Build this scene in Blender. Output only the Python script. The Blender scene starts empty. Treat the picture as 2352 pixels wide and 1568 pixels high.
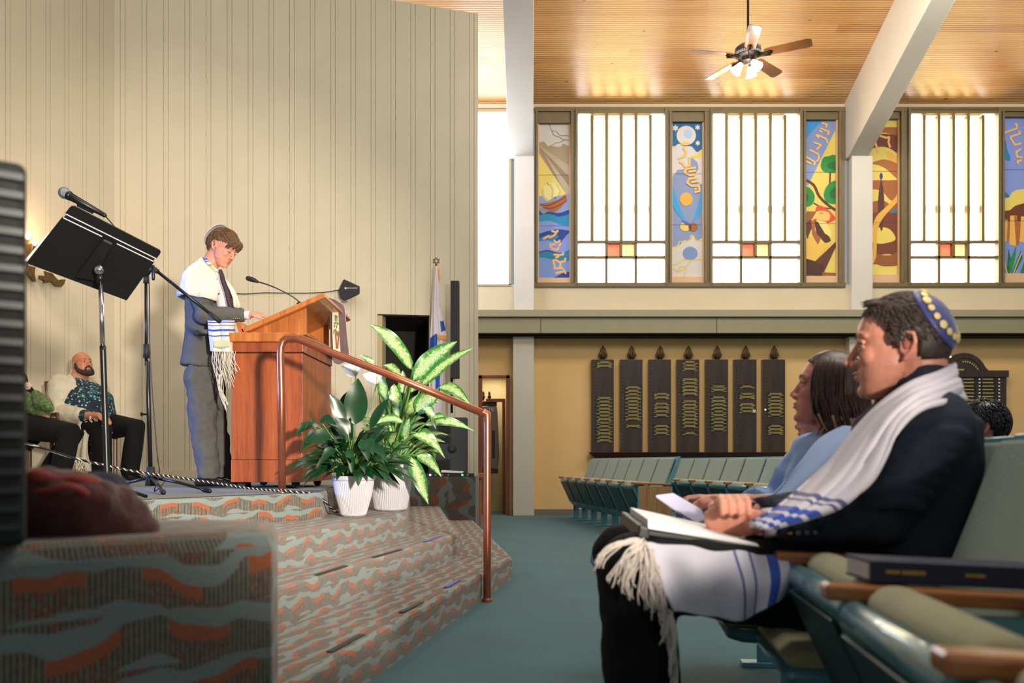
import bpy, bmesh, math, random
import numpy as np
from mathutils import Vector, Matrix, noise
random.seed(7)
sc = bpy.context.scene
COL = sc.collection
PI = math.pi
# ---------------------------------------------------------------- camera
CAM_Z, FPX = 0.79, 2000.0
cam_d = bpy.data.cameras.new('camera'); cam = bpy.data.objects.new('camera', cam_d); COL.objects.link(cam)
cam.location = (0, 0, CAM_Z); cam.rotation_euler = (PI/2, 0, 0)
cam_d.sensor_width = 36; cam_d.lens = FPX/2352*36
cam_d.shift_y = (1062-784)/2352
cam_d.clip_start = 0.05; cam_d.clip_end = 100
cam_d.dof.use_dof = True; cam_d.dof.focus_distance = 5.9; cam_d.dof.aperture_fstop = 3.2
sc.camera = cam
# ---------------------------------------------------------------- world, lights, exposure
w = bpy.data.worlds.new('world'); sc.world = w; w.use_nodes = True
w.node_tree.nodes['Background'].inputs[0].default_value = (0.95, 0.95, 0.93, 1)
w.node_tree.nodes['Background'].inputs[1].default_value = 0.30
vs = sc.view_settings
vs.view_transform = 'Standard'; vs.look = 'None'; vs.gamma = 1.0; vs.exposure = 0.12; vs.use_curve_mapping = False
sc.cycles.max_bounces = 8
def light(name, kind, loc, target, energy, color, **kw):
    d = bpy.data.lights.new(name, kind); o = bpy.data.objects.new(name, d); COL.objects.link(o)
    o.location = loc; d.energy = energy; d.color = color
    v = Vector(target)-Vector(loc); o.rotation_euler = v.to_track_quat('-Z', 'Y').to_euler()
    for k, val in kw.items(): setattr(d, k, val)
    return o
# warm stage spot from the audience side (throws the railing's shadow on the podium)
light('stage_spot', 'SPOT', (1.9, -2.0, 1.56), (-2.75, 7.6, 1.75), 3600, (1.0, 0.90, 0.76), spot_size=math.radians(33), spot_blend=0.75, shadow_soft_size=0.16)
# blue side spot from stage left
light('blue_side_spot', 'SPOT', (-5.9, 4.75, 1.75), (-1.6, 5.6, 1.2), 1100, (0.10, 0.28, 1.0), spot_size=math.radians(34), spot_blend=0.6, shadow_soft_size=0.12)
# ceiling fixtures out of the picture, over the hall; the last one is an added fill
light('hall_ceiling_light', 'AREA', (2.5, 3.5, 7.2), (2.2, 5.5, 0), 300, (1.0, 0.93, 0.84), shape='RECTANGLE', size=4.0, size_y=3.0)
light('stage_ceiling_light', 'AREA', (-3.0, 5.5, 6.9), (-3.2, 8.6, 2.2), 90, (1.0, 0.94, 0.84), shape='RECTANGLE', size=3.0, size_y=2.0)
light('back_wall_fill', 'AREA', (4.6, 9.4, 6.4), (4.6, 13.1, 2.4), 190, (1.0, 0.9, 0.76), shape='RECTANGLE', size=7.0, size_y=0.8)  # added fill without a real fixture, brightens the back wall
# daylight from the tall windows round the corner behind the stage wall
light('corner_daylight', 'AREA', (-1.9, 11.9, 5.0), (0.2, 12.9, 5.2), 95, (0.78, 0.84, 1.0), shape='RECTANGLE', size=1.0, size_y=2.5)
# ---------------------------------------------------------------- helpers
def P(x, y, Y): return Vector(((x-1176)*Y/FPX, Y, CAM_Z+(1062-y)*Y/FPX))
def s2l(c):
    c = c/255.0
    return c/12.92 if c <= 0.04045 else ((c+0.055)/1.055)**2.4
def rgb(r, g, b): return (s2l(r), s2l(g), s2l(b), 1.0)
def mat(name, col, rough=0.6, metal=0.0, var=0.0, vscale=8.0, bump=0.0, bscale=60.0, coat=0.0, sheen=0.0, emit=None, estr=0.0, stretch=(1,1,1), spec=0.5, trans=0.0):
    m = bpy.data.materials.new(name); m.use_nodes = True
    nt = m.node_tree; b = nt.nodes['Principled BSDF']
    b.inputs['Base Color'].default_value = col
    b.inputs['Roughness'].default_value = rough; b.inputs['Metallic'].default_value = metal
    b.inputs['Coat Weight'].default_value = coat; b.inputs['Sheen Weight'].default_value = sheen
    b.inputs['Specular IOR Level'].default_value = spec
    b.inputs['Transmission Weight'].default_value = trans
    if emit: b.inputs['Emission Color'].default_value = emit; b.inputs['Emission Strength'].default_value = estr
    if var or bump:
        tc = nt.nodes.new('ShaderNodeTexCoord'); mp = nt.nodes.new('ShaderNodeMapping'); mp.inputs['Scale'].default_value = stretch
        nt.links.new(tc.outputs['Object'], mp.inputs['Vector'])
        if var:
            n = nt.nodes.new('ShaderNodeTexNoise'); n.inputs['Scale'].default_value = vscale; n.inputs['Detail'].default_value = 5
            nt.links.new(mp.outputs[0], n.inputs['Vector'])
            r = nt.nodes.new('ShaderNodeValToRGB')
            r.color_ramp.elements[0].position = 0.3; r.color_ramp.elements[1].position = 0.7
            r.color_ramp.elements[0].color = tuple(c*(1-var) for c in col[:3])+(1,)
            r.color_ramp.elements[1].color = tuple(min(1, c*(1+var)) for c in col[:3])+(1,)
            nt.links.new(n.outputs[0], r.inputs[0]); nt.links.new(r.outputs[0], b.inputs['Base Color'])
        if bump:
            n2 = nt.nodes.new('ShaderNodeTexNoise'); n2.inputs['Scale'].default_value = bscale; n2.inputs['Detail'].default_value = 3
            nt.links.new(mp.outputs[0], n2.inputs['Vector'])
            bp = nt.nodes.new('ShaderNodeBump'); bp.inputs['Strength'].default_value = bump; bp.inputs['Distance'].default_value = 0.01
            nt.links.new(n2.outputs[0], bp.inputs['Height']); nt.links.new(bp.outputs[0], b.inputs['Normal'])
    return m
class NT:
    """small node-tree helper: math on sockets"""
    def __init__(s, m): s.nt = m.node_tree; s.b = s.nt.nodes['Principled BSDF']
    def n(s, t, **kw):
        x = s.nt.nodes.new(t)
        for k, v in kw.items(): setattr(x, k, v)
        return x
    def l(s, a, b): s.nt.links.new(a, b)
    def m(s, op, a, b=None, c=None):
        x = s.n('ShaderNodeMath', operation=op)
        for i, v in enumerate((a, b, c)):
            if v is None: continue
            if isinstance(v, (int, float)): x.inputs[i].default_value = v
            else: s.l(v, x.inputs[i])
        return x.outputs[0]
    def mix(s, f, a, b):
        x = s.n('ShaderNodeMix', data_type='RGBA')
        for sock, v in ((x.inputs['Factor'], f), (x.inputs['A'], a), (x.inputs['B'], b)):
            if hasattr(v, 'default_value') or hasattr(v, 'is_linked'): s.l(v, sock)
            else: sock.default_value = v
        return x.outputs['Result']
    def noise(s, vec, scale, detail=4, rough=0.5):
        x = s.n('ShaderNodeTexNoise'); x.inputs['Scale'].default_value = scale; x.inputs['Detail'].default_value = detail; x.inputs['Roughness'].default_value = rough
        s.l(vec, x.inputs['Vector']); return x.outputs[0]
    def bump(s, h, strength, dist=0.01):
        x = s.n('ShaderNodeBump'); x.inputs['Strength'].default_value = strength; x.inputs['Distance'].default_value = dist
        s.l(h, x.inputs['Height']); s.l(x.outputs[0], s.b.inputs['Normal'])
def ortho(d, ref=None):
    d = d.normalized(); r = Vector(ref) if ref is not None else Vector((0, 0, 1))
    if abs(d.dot(r.normalized())) > 0.97: r = Vector((1, 0, 0)) if ref is None or abs(d.x) < 0.9 else Vector((0, 1, 0))
    u = (r - d*d.dot(r)).normalized(); return u, d.cross(u)
class MB:
    def __init__(s): s.v = []; s.f = []; s.mi = []; s.uv = []
    def face(s, idx, mi=0, uv=None): s.f.append(tuple(idx)); s.mi.append(mi); s.uv.append(uv)
    def addv(s, pts):
        k = len(s.v); s.v += [Vector(p) for p in pts]; return k
    def box(s, c, size, rot=None, mi=0):
        c = Vector(c); h = Vector(size)*0.5; R = rot or Matrix.Identity(3)
        k = s.addv([c+R@Vector((sx*h.x, sy*h.y, sz*h.z)) for sz in (-1, 1) for sy in (-1, 1) for sx in (-1, 1)])
        for q in ((0,2,3,1),(4,5,7,6),(0,1,5,4),(2,6,7,3),(0,4,6,2),(1,3,7,5)): s.face([k+i for i in q], mi)
        return s
    def box2(s, a, b, mi=0):
        a = Vector(a); b = Vector(b); return s.box((a+b)/2, [abs(b[i]-a[i]) for i in range(3)], mi=mi)
    def bar(s, a, b, w, h, up=(0, 0, 1), mi=0):
        a = Vector(a); b = Vector(b); d = b-a; u, v = ortho(d, up)
        R = Matrix((v, d.normalized(), u)).transposed()
        return s.box((a+b)/2, (w, d.length, h), R, mi)
    def prism(s, poly, a, b, mi=0, uvf=None):
        """poly: 2-D points (x,y); extruded from z=a to z=b"""
        n = len(poly)
        area = sum(poly[i][0]*poly[(i+1) % n][1]-poly[(i+1) % n][0]*poly[i][1] for i in range(n))
        if area < 0: poly = poly[::-1]
        k = s.addv([(p[0], p[1], a) for p in poly]+[(p[0], p[1], b) for p in poly])
        s.face([k+i for i in reversed(range(n))], mi); s.face([k+n+i for i in range(n)], mi)
        for i in range(n):
            j = (i+1) % n; s.face((k+i, k+j, k+n+j, k+n+i), mi)
        return s
    def slab(s, pts, nrm, t, mi=0):
        """planar 3-D polygon extruded by t along nrm"""
        nrm = Vector(nrm).normalized()*t; n = len(pts); k = s.addv([Vector(p) for p in pts]+[Vector(p)+nrm for p in pts])
        s.face([k+i for i in reversed(range(n))], mi); s.face([k+n+i for i in range(n)], mi)
        for i in range(n):
            j = (i+1) % n; s.face((k+i, k+j, k+n+j, k+n+i), mi)
        return s
    def rings(s, rings, cap=True, mi=0, closed=True, uv=False):
        m = len(rings[0]); k = len(s.v)
        for r in rings: s.addv(r)
        for a in range(len(rings)-1):
            for i in range(m if closed else m-1):
                j = (i+1) % m
                u = None
                if uv: u = [(i/m, a/(len(rings)-1)), ((i+1)/m, a/(len(rings)-1)), ((i+1)/m, (a+1)/(len(rings)-1)), (i/m, (a+1)/(len(rings)-1))]
                s.face((k+a*m+i, k+a*m+j, k+(a+1)*m+j, k+(a+1)*m+i), mi, u)
        if cap and closed:
            s.face([k+i for i in reversed(range(m))], mi); s.face([k+(len(rings)-1)*m+i for i in range(m)], mi)
        return s
    def tube(s, pts, r, n=10, flat=1.0, ref=None, mi=0, rnd=False):
        pts = [Vector(p) for p in pts]; m = len(pts)
        rr = list(r) if isinstance(r, (list, tuple)) else [r]*m
        ff = list(flat) if isinstance(flat, (list, tuple)) else [flat]*m
        if rnd:
            d0 = (pts[0]-pts[1]).normalized(); d1 = (pts[-1]-pts[-2]).normalized()
            pre = [(pts[0]+d0*rr[0]*0.94, rr[0]*0.3), (pts[0]+d0*rr[0]*0.62, rr[0]*0.76)]
            post = [(pts[-1]+d1*rr[-1]*0.62, rr[-1]*0.76), (pts[-1]+d1*rr[-1]*0.94, rr[-1]*0.3)]
            pts = [p for p, _ in pre]+pts+[p for p, _ in post]; rr = [q for _, q in pre]+rr+[q for _, q in post]
            ff = [ff[0]]*2+ff+[ff[-1]]*2; m += 4
        rings = []; u = None
        for i in range(m):
            d = (pts[min(i+1, m-1)]-pts[max(i-1, 0)])
            if d.length < 1e-9: d = Vector((0, 0, 1))
            if u is None: u, v = ortho(d, ref)
            else:
                dn = d.normalized(); u = (u-dn*dn.dot(u)); u = u.normalized() if u.length > 1e-6 else ortho(d, ref)[0]; v = dn.cross(u)
            rings.append([pts[i]+u*math.cos(2*PI*k/n)*rr[i]*ff[i]+v*math.sin(2*PI*k/n)*rr[i] for k in range(n)])
        return s.rings(rings, mi=mi)
    def ell(s, c, r, R=None, n=16, m=10, mi=0):
        c = Vector(c); R = R or Matrix.Identity(3)
        if isinstance(r, (int, float)): r = (r, r, r)
        rings = []
        for i in range(1, m):
            t = PI*i/m-PI/2
            rings.append([c+R@Vector((r[0]*math.cos(t)*math.cos(2*PI*k/n), r[1]*math.cos(t)*math.sin(2*PI*k/n), r[2]*math.sin(t))) for k in range(n)])
        k0 = len(s.v); s.rings(rings, cap=False, mi=mi)
        a = s.addv([c+R@Vector((0, 0, -r[2])), c+R@Vector((0, 0, r[2]))])
        for k in range(n):
            s.face((a, k0+(k+1) % n, k0+k), mi); b = k0+(m-2)*n; s.face((a+1, b+k, b+(k+1) % n), mi)
        return s
    def lathe(s, prof, c=(0, 0, 0), n=24, R=None, mi=0, cap=True):
        c = Vector(c); R = R or Matrix.Identity(3)
        return s.rings([[c+R@Vector((r*math.cos(2*PI*k/n), r*math.sin(2*PI*k/n), z)) for k in range(n)] for r, z in prof], cap=cap, mi=mi)
    def grid(s, G, mi=0, uv=True):
        """G: rows of points"""
        R_, C_ = len(G), len(G[0]); k = len(s.v)
        for row in G: s.addv(row)
        for i in range(R_-1):
            for j in range(C_-1):
                s.face((k+i*C_+j, k+i*C_+j+1, k+(i+1)*C_+j+1, k+(i+1)*C_+j), mi,
                       [(j/(C_-1), i/(R_-1)), ((j+1)/(C_-1), i/(R_-1)), ((j+1)/(C_-1), (i+1)/(R_-1)), (j/(C_-1), (i+1)/(R_-1))])
        return s
    def build(s, name, mats, parent=None, smooth=False, world=True, solid=0, bevel=0, subsurf=0, remesh=0, smooth_it=0, disp=None, angle=None, offset=-1):
        me = bpy.data.meshes.new(name)
        off = Vector((0, 0, 0))
        if parent is not None and world:
            q = parent
            while q is not None: off += q.location; q = q.parent
        me.from_pydata([tuple(v-off) for v in s.v], [], s.f)
        if not isinstance(mats, (list, tuple)): mats = [mats]
        for m in mats: me.materials.append(m)
        me.polygons.foreach_set('material_index', s.mi)
        if any(u is not None for u in s.uv):
            ul = me.uv_layers.new(name='UVMap'); li = 0
            for p, u in zip(me.polygons, s.uv):
                for q in range(p.loop_total): ul.data[p.loop_start+q].uv = u[q] if u else (0, 0)
        me.polygons.foreach_set('use_smooth', [bool(smooth)]*len(me.polygons))
        me.update()
        o = bpy.data.objects.new(name, me); COL.objects.link(o); o.parent = parent
        if remesh:
            md = o.modifiers.new('remesh', 'REMESH'); md.mode = 'VOXEL'; md.voxel_size = remesh; md.use_smooth_shade = True
        if subsurf:
            md = o.modifiers.new('sub', 'SUBSURF'); md.levels = md.render_levels = subsurf
        if smooth_it:
            md = o.modifiers.new('smooth', 'SMOOTH'); md.factor = 0.5; md.iterations = smooth_it
        if disp:
            tx = bpy.data.textures.new(name+'_folds', 'CLOUDS'); tx.noise_scale = disp[1]; tx.noise_depth = 1
            md = o.modifiers.new('disp', 'DISPLACE'); md.texture = tx; md.strength = disp[0]; md.mid_level = 0.5; md.texture_coords = 'LOCAL'
        if solid:
            md = o.modifiers.new('solid', 'SOLIDIFY'); md.thickness = solid; md.offset = offset
        if bevel:
            md = o.modifiers.new('bevel', 'BEVEL'); md.width = bevel; md.segments = 3; md.limit_method = 'ANGLE'; md.angle_limit = math.radians(40)
            if smooth:
                pass
        if angle is not None and smooth:
            me.set_sharp_from_angle(angle=math.radians(angle))
        return o
def tag(o, label=None, cat=None, group=None, kind=None):
    if label: o['label'] = label
    if cat: o['category'] = cat
    if group: o['group'] = group
    if kind: o['kind'] = kind
    return o
def thing(name, label, cat, loc=(0, 0, 0), rz=0, group=None):
    o = bpy.data.objects.new(name, None); COL.objects.link(o); o.empty_display_size = 0.1
    o.location = loc; o.rotation_euler = (0, 0, rz); return tag(o, label, cat, group)
def struct(o): o['kind'] = 'structure'; return o
def copy_tree(o, parent=None):
    c = o.copy(); COL.objects.link(c)
    if parent is not None: c.parent = parent
    for ch in [x for x in KIDS.get(o.name, [])]: copy_tree(ch, c)
    return c
KIDS = {}
def index_kids(root):
    st = [root]
    while st:
        o = st.pop(); KIDS[o.name] = [x for x in bpy.data.objects if x.parent == o]; st += KIDS[o.name]
def cr(a, b, c, d, t):
    return 0.5*((2*b)+(-a+c)*t+(2*a-5*b+4*c-d)*t*t+(-a+3*b-3*c+d)*t*t*t)
def curve(pts, n):
    """Catmull-Rom through pts, n samples"""
    pts = [Vector(p) for p in pts]; m = len(pts); out = []
    for k in range(n):
        x = k/(n-1)*(m-1); i = min(int(x), m-2); t = x-i
        out.append(cr(pts[max(i-1, 0)], pts[i], pts[i+1], pts[min(i+2, m-1)], t))
    return out
def surf(ctrl, nu, nv):
    rows = [curve(r, nu) for r in ctrl]
    cols = [curve([r[j] for r in rows], nv) for j in range(nu)]
    return [[cols[j][i] for j in range(nu)] for i in range(nv)]
def interp(x, xs, ys):
    if x <= xs[0]: return ys[0]
    for i in range(len(xs)-1):
        if x <= xs[i+1]: return ys[i]+(ys[i+1]-ys[i])*(x-xs[i])/(xs[i+1]-xs[i])
    return ys[-1]
# ---------------------------------------------------------------- materials
M = {}
def wood(name, c1, c2, rough=0.35, scale=2.0, stretch=(9, 9, 0.7), coat=0.3, bump=0.08):
    m = mat(name, c1, rough, coat=coat); t = NT(m)
    tc = t.n('ShaderNodeTexCoord'); mp = t.n('ShaderNodeMapping'); mp.inputs['Scale'].default_value = stretch
    t.l(tc.outputs['Object'], mp.inputs[0])
    a = t.noise(mp.outputs[0], scale, 6, 0.6); b_ = t.noise(mp.outputs[0], scale*7, 3, 0.6)
    f = t.m('ADD', t.m('MULTIPLY', a, 0.7), t.m('MULTIPLY', b_, 0.3))
    r = t.n('ShaderNodeValToRGB'); r.color_ramp.elements[0].position = 0.36; r.color_ramp.elements[1].position = 0.62
    r.color_ramp.elements[0].color = c2; r.color_ramp.elements[1].color = c1
    t.l(f, r.inputs[0]); t.l(r.outputs[0], t.b.inputs['Base Color']); t.bump(b_, bump, 0.004)
    return m
def brushed_floor():
    m = mat('teal_carpet', rgb(38, 92, 96), 0.95, sheen=0.3); t = NT(m)
    tc = t.n('ShaderNodeTexCoord')
    a = t.noise(tc.outputs['Object'], 420, 2); b_ = t.noise(tc.outputs['Object'], 2.2, 4)
    mp = t.n('ShaderNodeMapping'); mp.inputs['Scale'].default_value = (2, 30, 1); t.l(tc.outputs['Object'], mp.inputs[0])
    c = t.noise(mp.outputs[0], 2.0, 4)
    f = t.m('ADD', t.m('MULTIPLY', a, 0.5), t.m('ADD', t.m('MULTIPLY', b_, 0.25), t.m('MULTIPLY', c, 0.25)))
    r = t.n('ShaderNodeValToRGB'); r.color_ramp.elements[0].position = 0.35; r.color_ramp.elements[1].position = 0.65
    r.color_ramp.elements[0].color = rgb(14, 64, 72); r.color_ramp.elements[1].color = rgb(34, 104, 116)
    t.l(f, r.inputs[0]); t.l(r.outputs[0], t.b.inputs['Base Color']); t.bump(a, 0.3)
    return m
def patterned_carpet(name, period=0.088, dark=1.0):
    """woven carpet: wavy grey-teal bands over orange blocks that fade to brown hatching; uses UV in metres (u along, v up/back)"""
    m = mat(name, rgb(110, 120, 110), 0.95, sheen=0.2); t = NT(m)
    uv = t.n('ShaderNodeUVMap'); sp = t.n('ShaderNodeSeparateXYZ'); t.l(uv.outputs[0], sp.inputs[0])
    u, v = sp.outputs[0], sp.outputs[1]
    def tri(x, p, amp, ph=0.0):   # triangle-ish wave flattened
        q = t.m('SINE', t.m('ADD', t.m('MULTIPLY', x, 2*PI/p), ph))
        q = t.m('MULTIPLY', q, 1.7); q = t.m('MINIMUM', t.m('MAXIMUM', q, -1.0), 1.0)
        return t.m('MULTIPLY', q, amp)
    cu = t.n('ShaderNodeCombineXYZ'); t.l(u, cu.inputs[0]); t.l(v, cu.inputs[1])
    low = t.noise(cu.outputs[0], 5.0, 2)
    row = t.m('FLOOR', t.m('DIVIDE', v, period))
    w1 = tri(u, 0.21, period*0.10)
    w2 = t.m('MULTIPLY', t.m('SINE', t.m('ADD', t.m('MULTIPLY', u, 2*PI/0.41), t.m('MULTIPLY', row, 2.1))), period*0.16)
    vv = t.m('ADD', v, t.m('ADD', w1, t.m('ADD', w2, t.m('MULTIPLY', t.m('SUBTRACT', low, 0.5), period*0.7))))
    f = t.m('FRACT', t.m('DIVIDE', vv, period))            # 0..1 upward inside one band
    nb = t.noise(cu.outputs[0], 9.0, 2)
    th = t.m('ADD', 0.40, t.m('MULTIPLY', t.m('SUBTRACT', nb, 0.5), 0.7))
    teal = t.m('GREATER_THAN', f, t.m('SUBTRACT', 0.98, t.m('MAXIMUM', 0.2, t.m('MINIMUM', th, 0.31))))  # top part of the band
    om = t.noise(cu.outputs[0], 7.5, 1); 
    blockw = t.m('GREATER_THAN', t.m('ADD', t.m('SINE', t.m('ADD', t.m('MULTIPLY', u, 2*PI/0.19), t.m('MULTIPLY', row, 1.7))), t.m('MULTIPLY', om, 1.1)), 0.35)
    orange = t.m('MULTIPLY', t.m('GREATER_THAN', f, 0.43), blockw)
    hat = t.m('SINE', t.m('MULTIPLY', u, 2*PI/0.0085)); hn = t.noise(cu.outputs[0], 70, 2)
    hat = t.m('GREATER_THAN', t.m('ADD', hat, t.m('MULTIPLY', hn, 2.2)), 1.0)
    c = t.mix(hat, rgb(58, 48, 38), rgb(136, 134, 120))
    # orange fades downward into the hatch
    of = t.m('MULTIPLY', t.m('MULTIPLY', t.m('GREATER_THAN', t.noise(cu.outputs[0], 95, 1), 0.52), blockw), t.m('LESS_THAN', f, 0.43))
    c = t.mix(t.m('MULTIPLY', of, 0.7), c, rgb(140, 72, 38))
    c = t.mix(orange, c, rgb(172, 94, 54)); c = t.mix(teal, c, rgb(134, 148, 144))
    tc = t.n('ShaderNodeTexCoord'); fine = t.noise(tc.outputs['Object'], 330, 2)
    c2 = t.mix(t.m('MULTIPLY', t.m('SUBTRACT', fine, 0.3), 0.55), c, rgb(52, 50, 42))
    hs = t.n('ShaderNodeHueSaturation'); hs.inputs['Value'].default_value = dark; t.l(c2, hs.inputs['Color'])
    t.l(hs.outputs[0], t.b.inputs['Base Color']); t.bump(fine, 0.5, 0.006)
    return m
def plank_ceiling():
    m = mat('varnished_wood_ceiling', rgb(200, 140, 70), 0.3, coat=1.0, spec=1.0); t = NT(m)
    uv = t.n('ShaderNodeUVMap'); sp = t.n('ShaderNodeSeparateXYZ'); t.l(uv.outputs[0], sp.inputs[0]); u, v = sp.outputs[0], sp.outputs[1]
    g = t.m('FRACT', t.m('DIVIDE', v, 0.034)); groove = t.m('LESS_THAN', g, 0.2)
    plank = t.m('FLOOR', t.m('DIVIDE', v, 0.136))
    seg = t.m('FLOOR', t.m('ADD', t.m('DIVIDE', u, 3.1), t.m('MULTIPLY', plank, 0.37)))
    cb = t.n('ShaderNodeCombineXYZ'); t.l(plank, cb.inputs[0]); t.l(seg, cb.inputs[1])
    wn = t.n('ShaderNodeTexWhiteNoise'); t.l(cb.outputs[0], wn.inputs[0])
    cv = t.n('ShaderNodeCombineXYZ'); t.l(t.m('MULTIPLY', u, 0.8), cv.inputs[0]); t.l(t.m('MULTIPLY', v, 14), cv.inputs[1])
    gr = t.noise(cv.outputs[0], 1.6, 5, 0.6)
    f = t.m('ADD', t.m('MULTIPLY', wn.outputs[0], 0.45), t.m('MULTIPLY', gr, 0.55))
    c = t.mix(f, rgb(186, 118, 56), rgb(240, 190, 120))
    kn = t.n('ShaderNodeTexVoronoi'); kn.inputs['Scale'].default_value = 1.6; ck = t.n('ShaderNodeCombineXYZ'); t.l(u, ck.inputs[0]); t.l(t.m('MULTIPLY', v, 1.9), ck.inputs[1]); t.l(ck.outputs[0], kn.inputs['Vector'])
    knot = t.m('LESS_THAN', kn.outputs['Distance'], 0.045)
    c = t.mix(t.m('MULTIPLY', knot, 0.75), c, rgb(60, 34, 18)); c = t.mix(t.m('MULTIPLY', groove, 0.72), c, rgb(70, 40, 16))
    t.l(c, t.b.inputs['Base Color'])
    t.b.inputs['Coat Roughness'].default_value = 0.24
    wv = t.m('SINE', t.m('MULTIPLY', v, 2*PI/0.034)); t.bump(t.m('ADD', wv, t.m('MULTIPLY', gr, 0.8)), 0.9, 0.004)
    return m
M['carpet'] = brushed_floor()
M['step'] = patterned_carpet('patterned_step_carpet')
M['ceiling'] = plank_ceiling()
M['panel'] = mat('painted_panel_wall', rgb(203, 191, 166), 0.55, var=0.03, vscale=3, bump=0.15, bscale=160)
M['plaster'] = mat('cream_plaster', rgb(214, 200, 168), 0.8, var=0.03, vscale=2.5, bump=0.1, bscale=90)
M['yellow'] = mat('yellow_wall_paint', rgb(226, 186, 124), 0.8, var=0.03, vscale=2.0, bump=0.08, bscale=120)
M['column'] = mat('painted_column', rgb(200, 194, 176), 0.6, var=0.03, vscale=2.5, bump=0.1, bscale=60)
M['beam'] = mat('painted_beam', rgb(214, 208, 198), 0.5, var=0.03, vscale=2.0, bump=0.1, bscale=40)
M['fascia'] = mat('sage_fascia', rgb(148, 142, 112), 0.6, var=0.04, vscale=4)
M['fascia2'] = mat('sage_fascia_cap', rgb(160, 152, 126), 0.6, var=0.04, vscale=4)
M['frame'] = mat('olive_window_frame', rgb(116, 100, 66), 0.5, var=0.08, vscale=6)
M['baseb'] = mat('grey_baseboard', rgb(120, 118, 100), 0.6)
M['dark'] = mat('dark_gap', rgb(24, 20, 16), 0.8)
M['redwood'] = wood('red_door_wood', rgb(150, 84, 52), rgb(104, 52, 32))
M['cherry'] = wood('cherry_podium_wood', rgb(176, 92, 50), rgb(132, 60, 30), 0.3, 1.6)
M['oak'] = wood('oak_desk_wood', rgb(200, 122, 58), rgb(160, 88, 36), 0.32, 2.2)
M['walnut'] = wood('dark_walnut', rgb(62, 48, 36), rgb(40, 30, 24), 0.35, 2.0)
M['mahog'] = wood('mahogany_trough', rgb(74, 34, 24), rgb(46, 22, 16), 0.25, 2.0, (0.7, 9, 9))
M['armwood'] = wood('armrest_wood', rgb(178, 112, 54), rgb(120, 66, 28), 0.3, 3.0, (0.9, 9, 9))
M['endwood'] = wood('row_end_veneer', rgb(176, 134, 86), rgb(140, 100, 60), 0.45, 3.0)
M['copper'] = mat('copper_rail', rgb(176, 104, 78), 0.32, 0.75, var=0.12, vscale=14)
M['black'] = mat('satin_black_metal', rgb(22, 22, 24), 0.35, 0.2)
M['blackp'] = mat('matte_black_plastic', rgb(24, 24, 26), 0.6, bump=0.2, bscale=300)
M['desk_black'] = mat('music_stand_black', rgb(9, 9, 10), 0.55)
M['chrome'] = mat('chrome_tube', rgb(225, 225, 235), 0.15, 1.0)
M['silver'] = mat('silver_mesh', rgb(150, 155, 165), 0.35, 0.8, bump=0.5, bscale=500)
M['line'] = mat('silver_line', rgb(150, 150, 155), 0.4, 0.6)  # pale silver lines across the music stand desk
M['bronze'] = mat('bronze', rgb(104, 84, 52), 0.4, 0.7, var=0.25, vscale=20)
M['white'] = mat('white_paper', rgb(232, 230, 232), 0.7)
M['gold'] = mat('gold_leaf', rgb(214, 176, 92), 0.4, 0.6)
M['brass'] = mat('brass', rgb(160, 130, 70), 0.3, 0.9)
M['glass_w'] = mat('frosted_daylit_glass', rgb(250, 248, 240), 0.4, emit=(1.0, 0.985, 0.95, 1), estr=7.0)
M['glass_c'] = mat('cream_daylit_glass', rgb(250, 244, 225), 0.4, emit=(1.0, 0.90, 0.52, 1), estr=1.15)
M['glass_b'] = mat('clear_daylit_glass', rgb(240, 244, 255), 0.4, emit=(0.93, 0.96, 1.0, 1), estr=7.0)
M['glass_r'] = mat('red_daylit_glass', rgb(250, 120, 80), 0.4, emit=(1.0, 0.2, 0.1, 1), estr=0.9)
M['glass_y'] = mat('yellow_daylit_glass', rgb(250, 220, 140), 0.4, emit=(1.0, 0.72, 0.28, 1), estr=1.0)
M['glass_g'] = mat('golden_daylit_glass', rgb(250, 240, 210), 0.4, emit=(1.0, 0.80, 0.40, 1), estr=11.0)
# ---------------------------------------------------------------- room shell
YB = 13.1
SL = 0.38                                   # ceiling slope toward the middle of the hall
def ceil_z(Y): return 6.12+(YB-Y)*SL
b = MB(); k = b.addv([(-14, -5, 0), (14, -5, 0), (14, YB+1.2, 0), (-14, YB+1.2, 0)]); b.face((k, k+1, k+2, k+3))
struct(b.build('floor', M['carpet']))
b = MB(); L = math.hypot(1, SL)
def cl_pt(x, Y): return (x, Y, ceil_z(Y))
k = b.addv([cl_pt(-14, YB+0.1), cl_pt(14, YB+0.1), cl_pt(14, -1), cl_pt(-14, -1)])
vv_ = (YB+0.1+1)*L
b.face((k, k+1, k+2, k+3), 0, [(0, 0), (28, 0), (28, vv_), (0, vv_)])
k = b.addv([(x, y, z+0.25) for x, y, z in (cl_pt(-14, YB+0.1), cl_pt(14, YB+0.1), cl_pt(14, -1), cl_pt(-14, -1))])
b.face((k+3, k+2, k+1, k))
struct(b.build('ceiling', M['ceiling']))
# lower back wall with the doorway hole (x -0.44..-0.08, z 0..2.05)
b = MB()
DX0, DX1, DZ = -0.47, -0.07, 2.06
b.box2((-9, YB, 0), (DX0, YB+0.2, 3.05)); b.box2((DX1, YB, 0), (13, YB+0.2, 3.05)); b.box2((DX0, YB, DZ), (DX1, YB+0.2, 3.05))
struct(b.build('wall_back_lower', M['yellow']))
b = MB(); ZS = 3.44
b.box2((-9, 12.98, 2.95), (13, 13.3, ZS)); struct(b.build('wall_back_sill', M['plaster']))
b = MB()
for x0, x1 in ((DX1+0.09, 0.0), (0.34, 4.98), (5.36, 13)): b.box2((x0, YB-0.02, 0), (x1, YB, 0.09))
struct(b.build('baseboard_back', M['baseb']))
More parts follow.
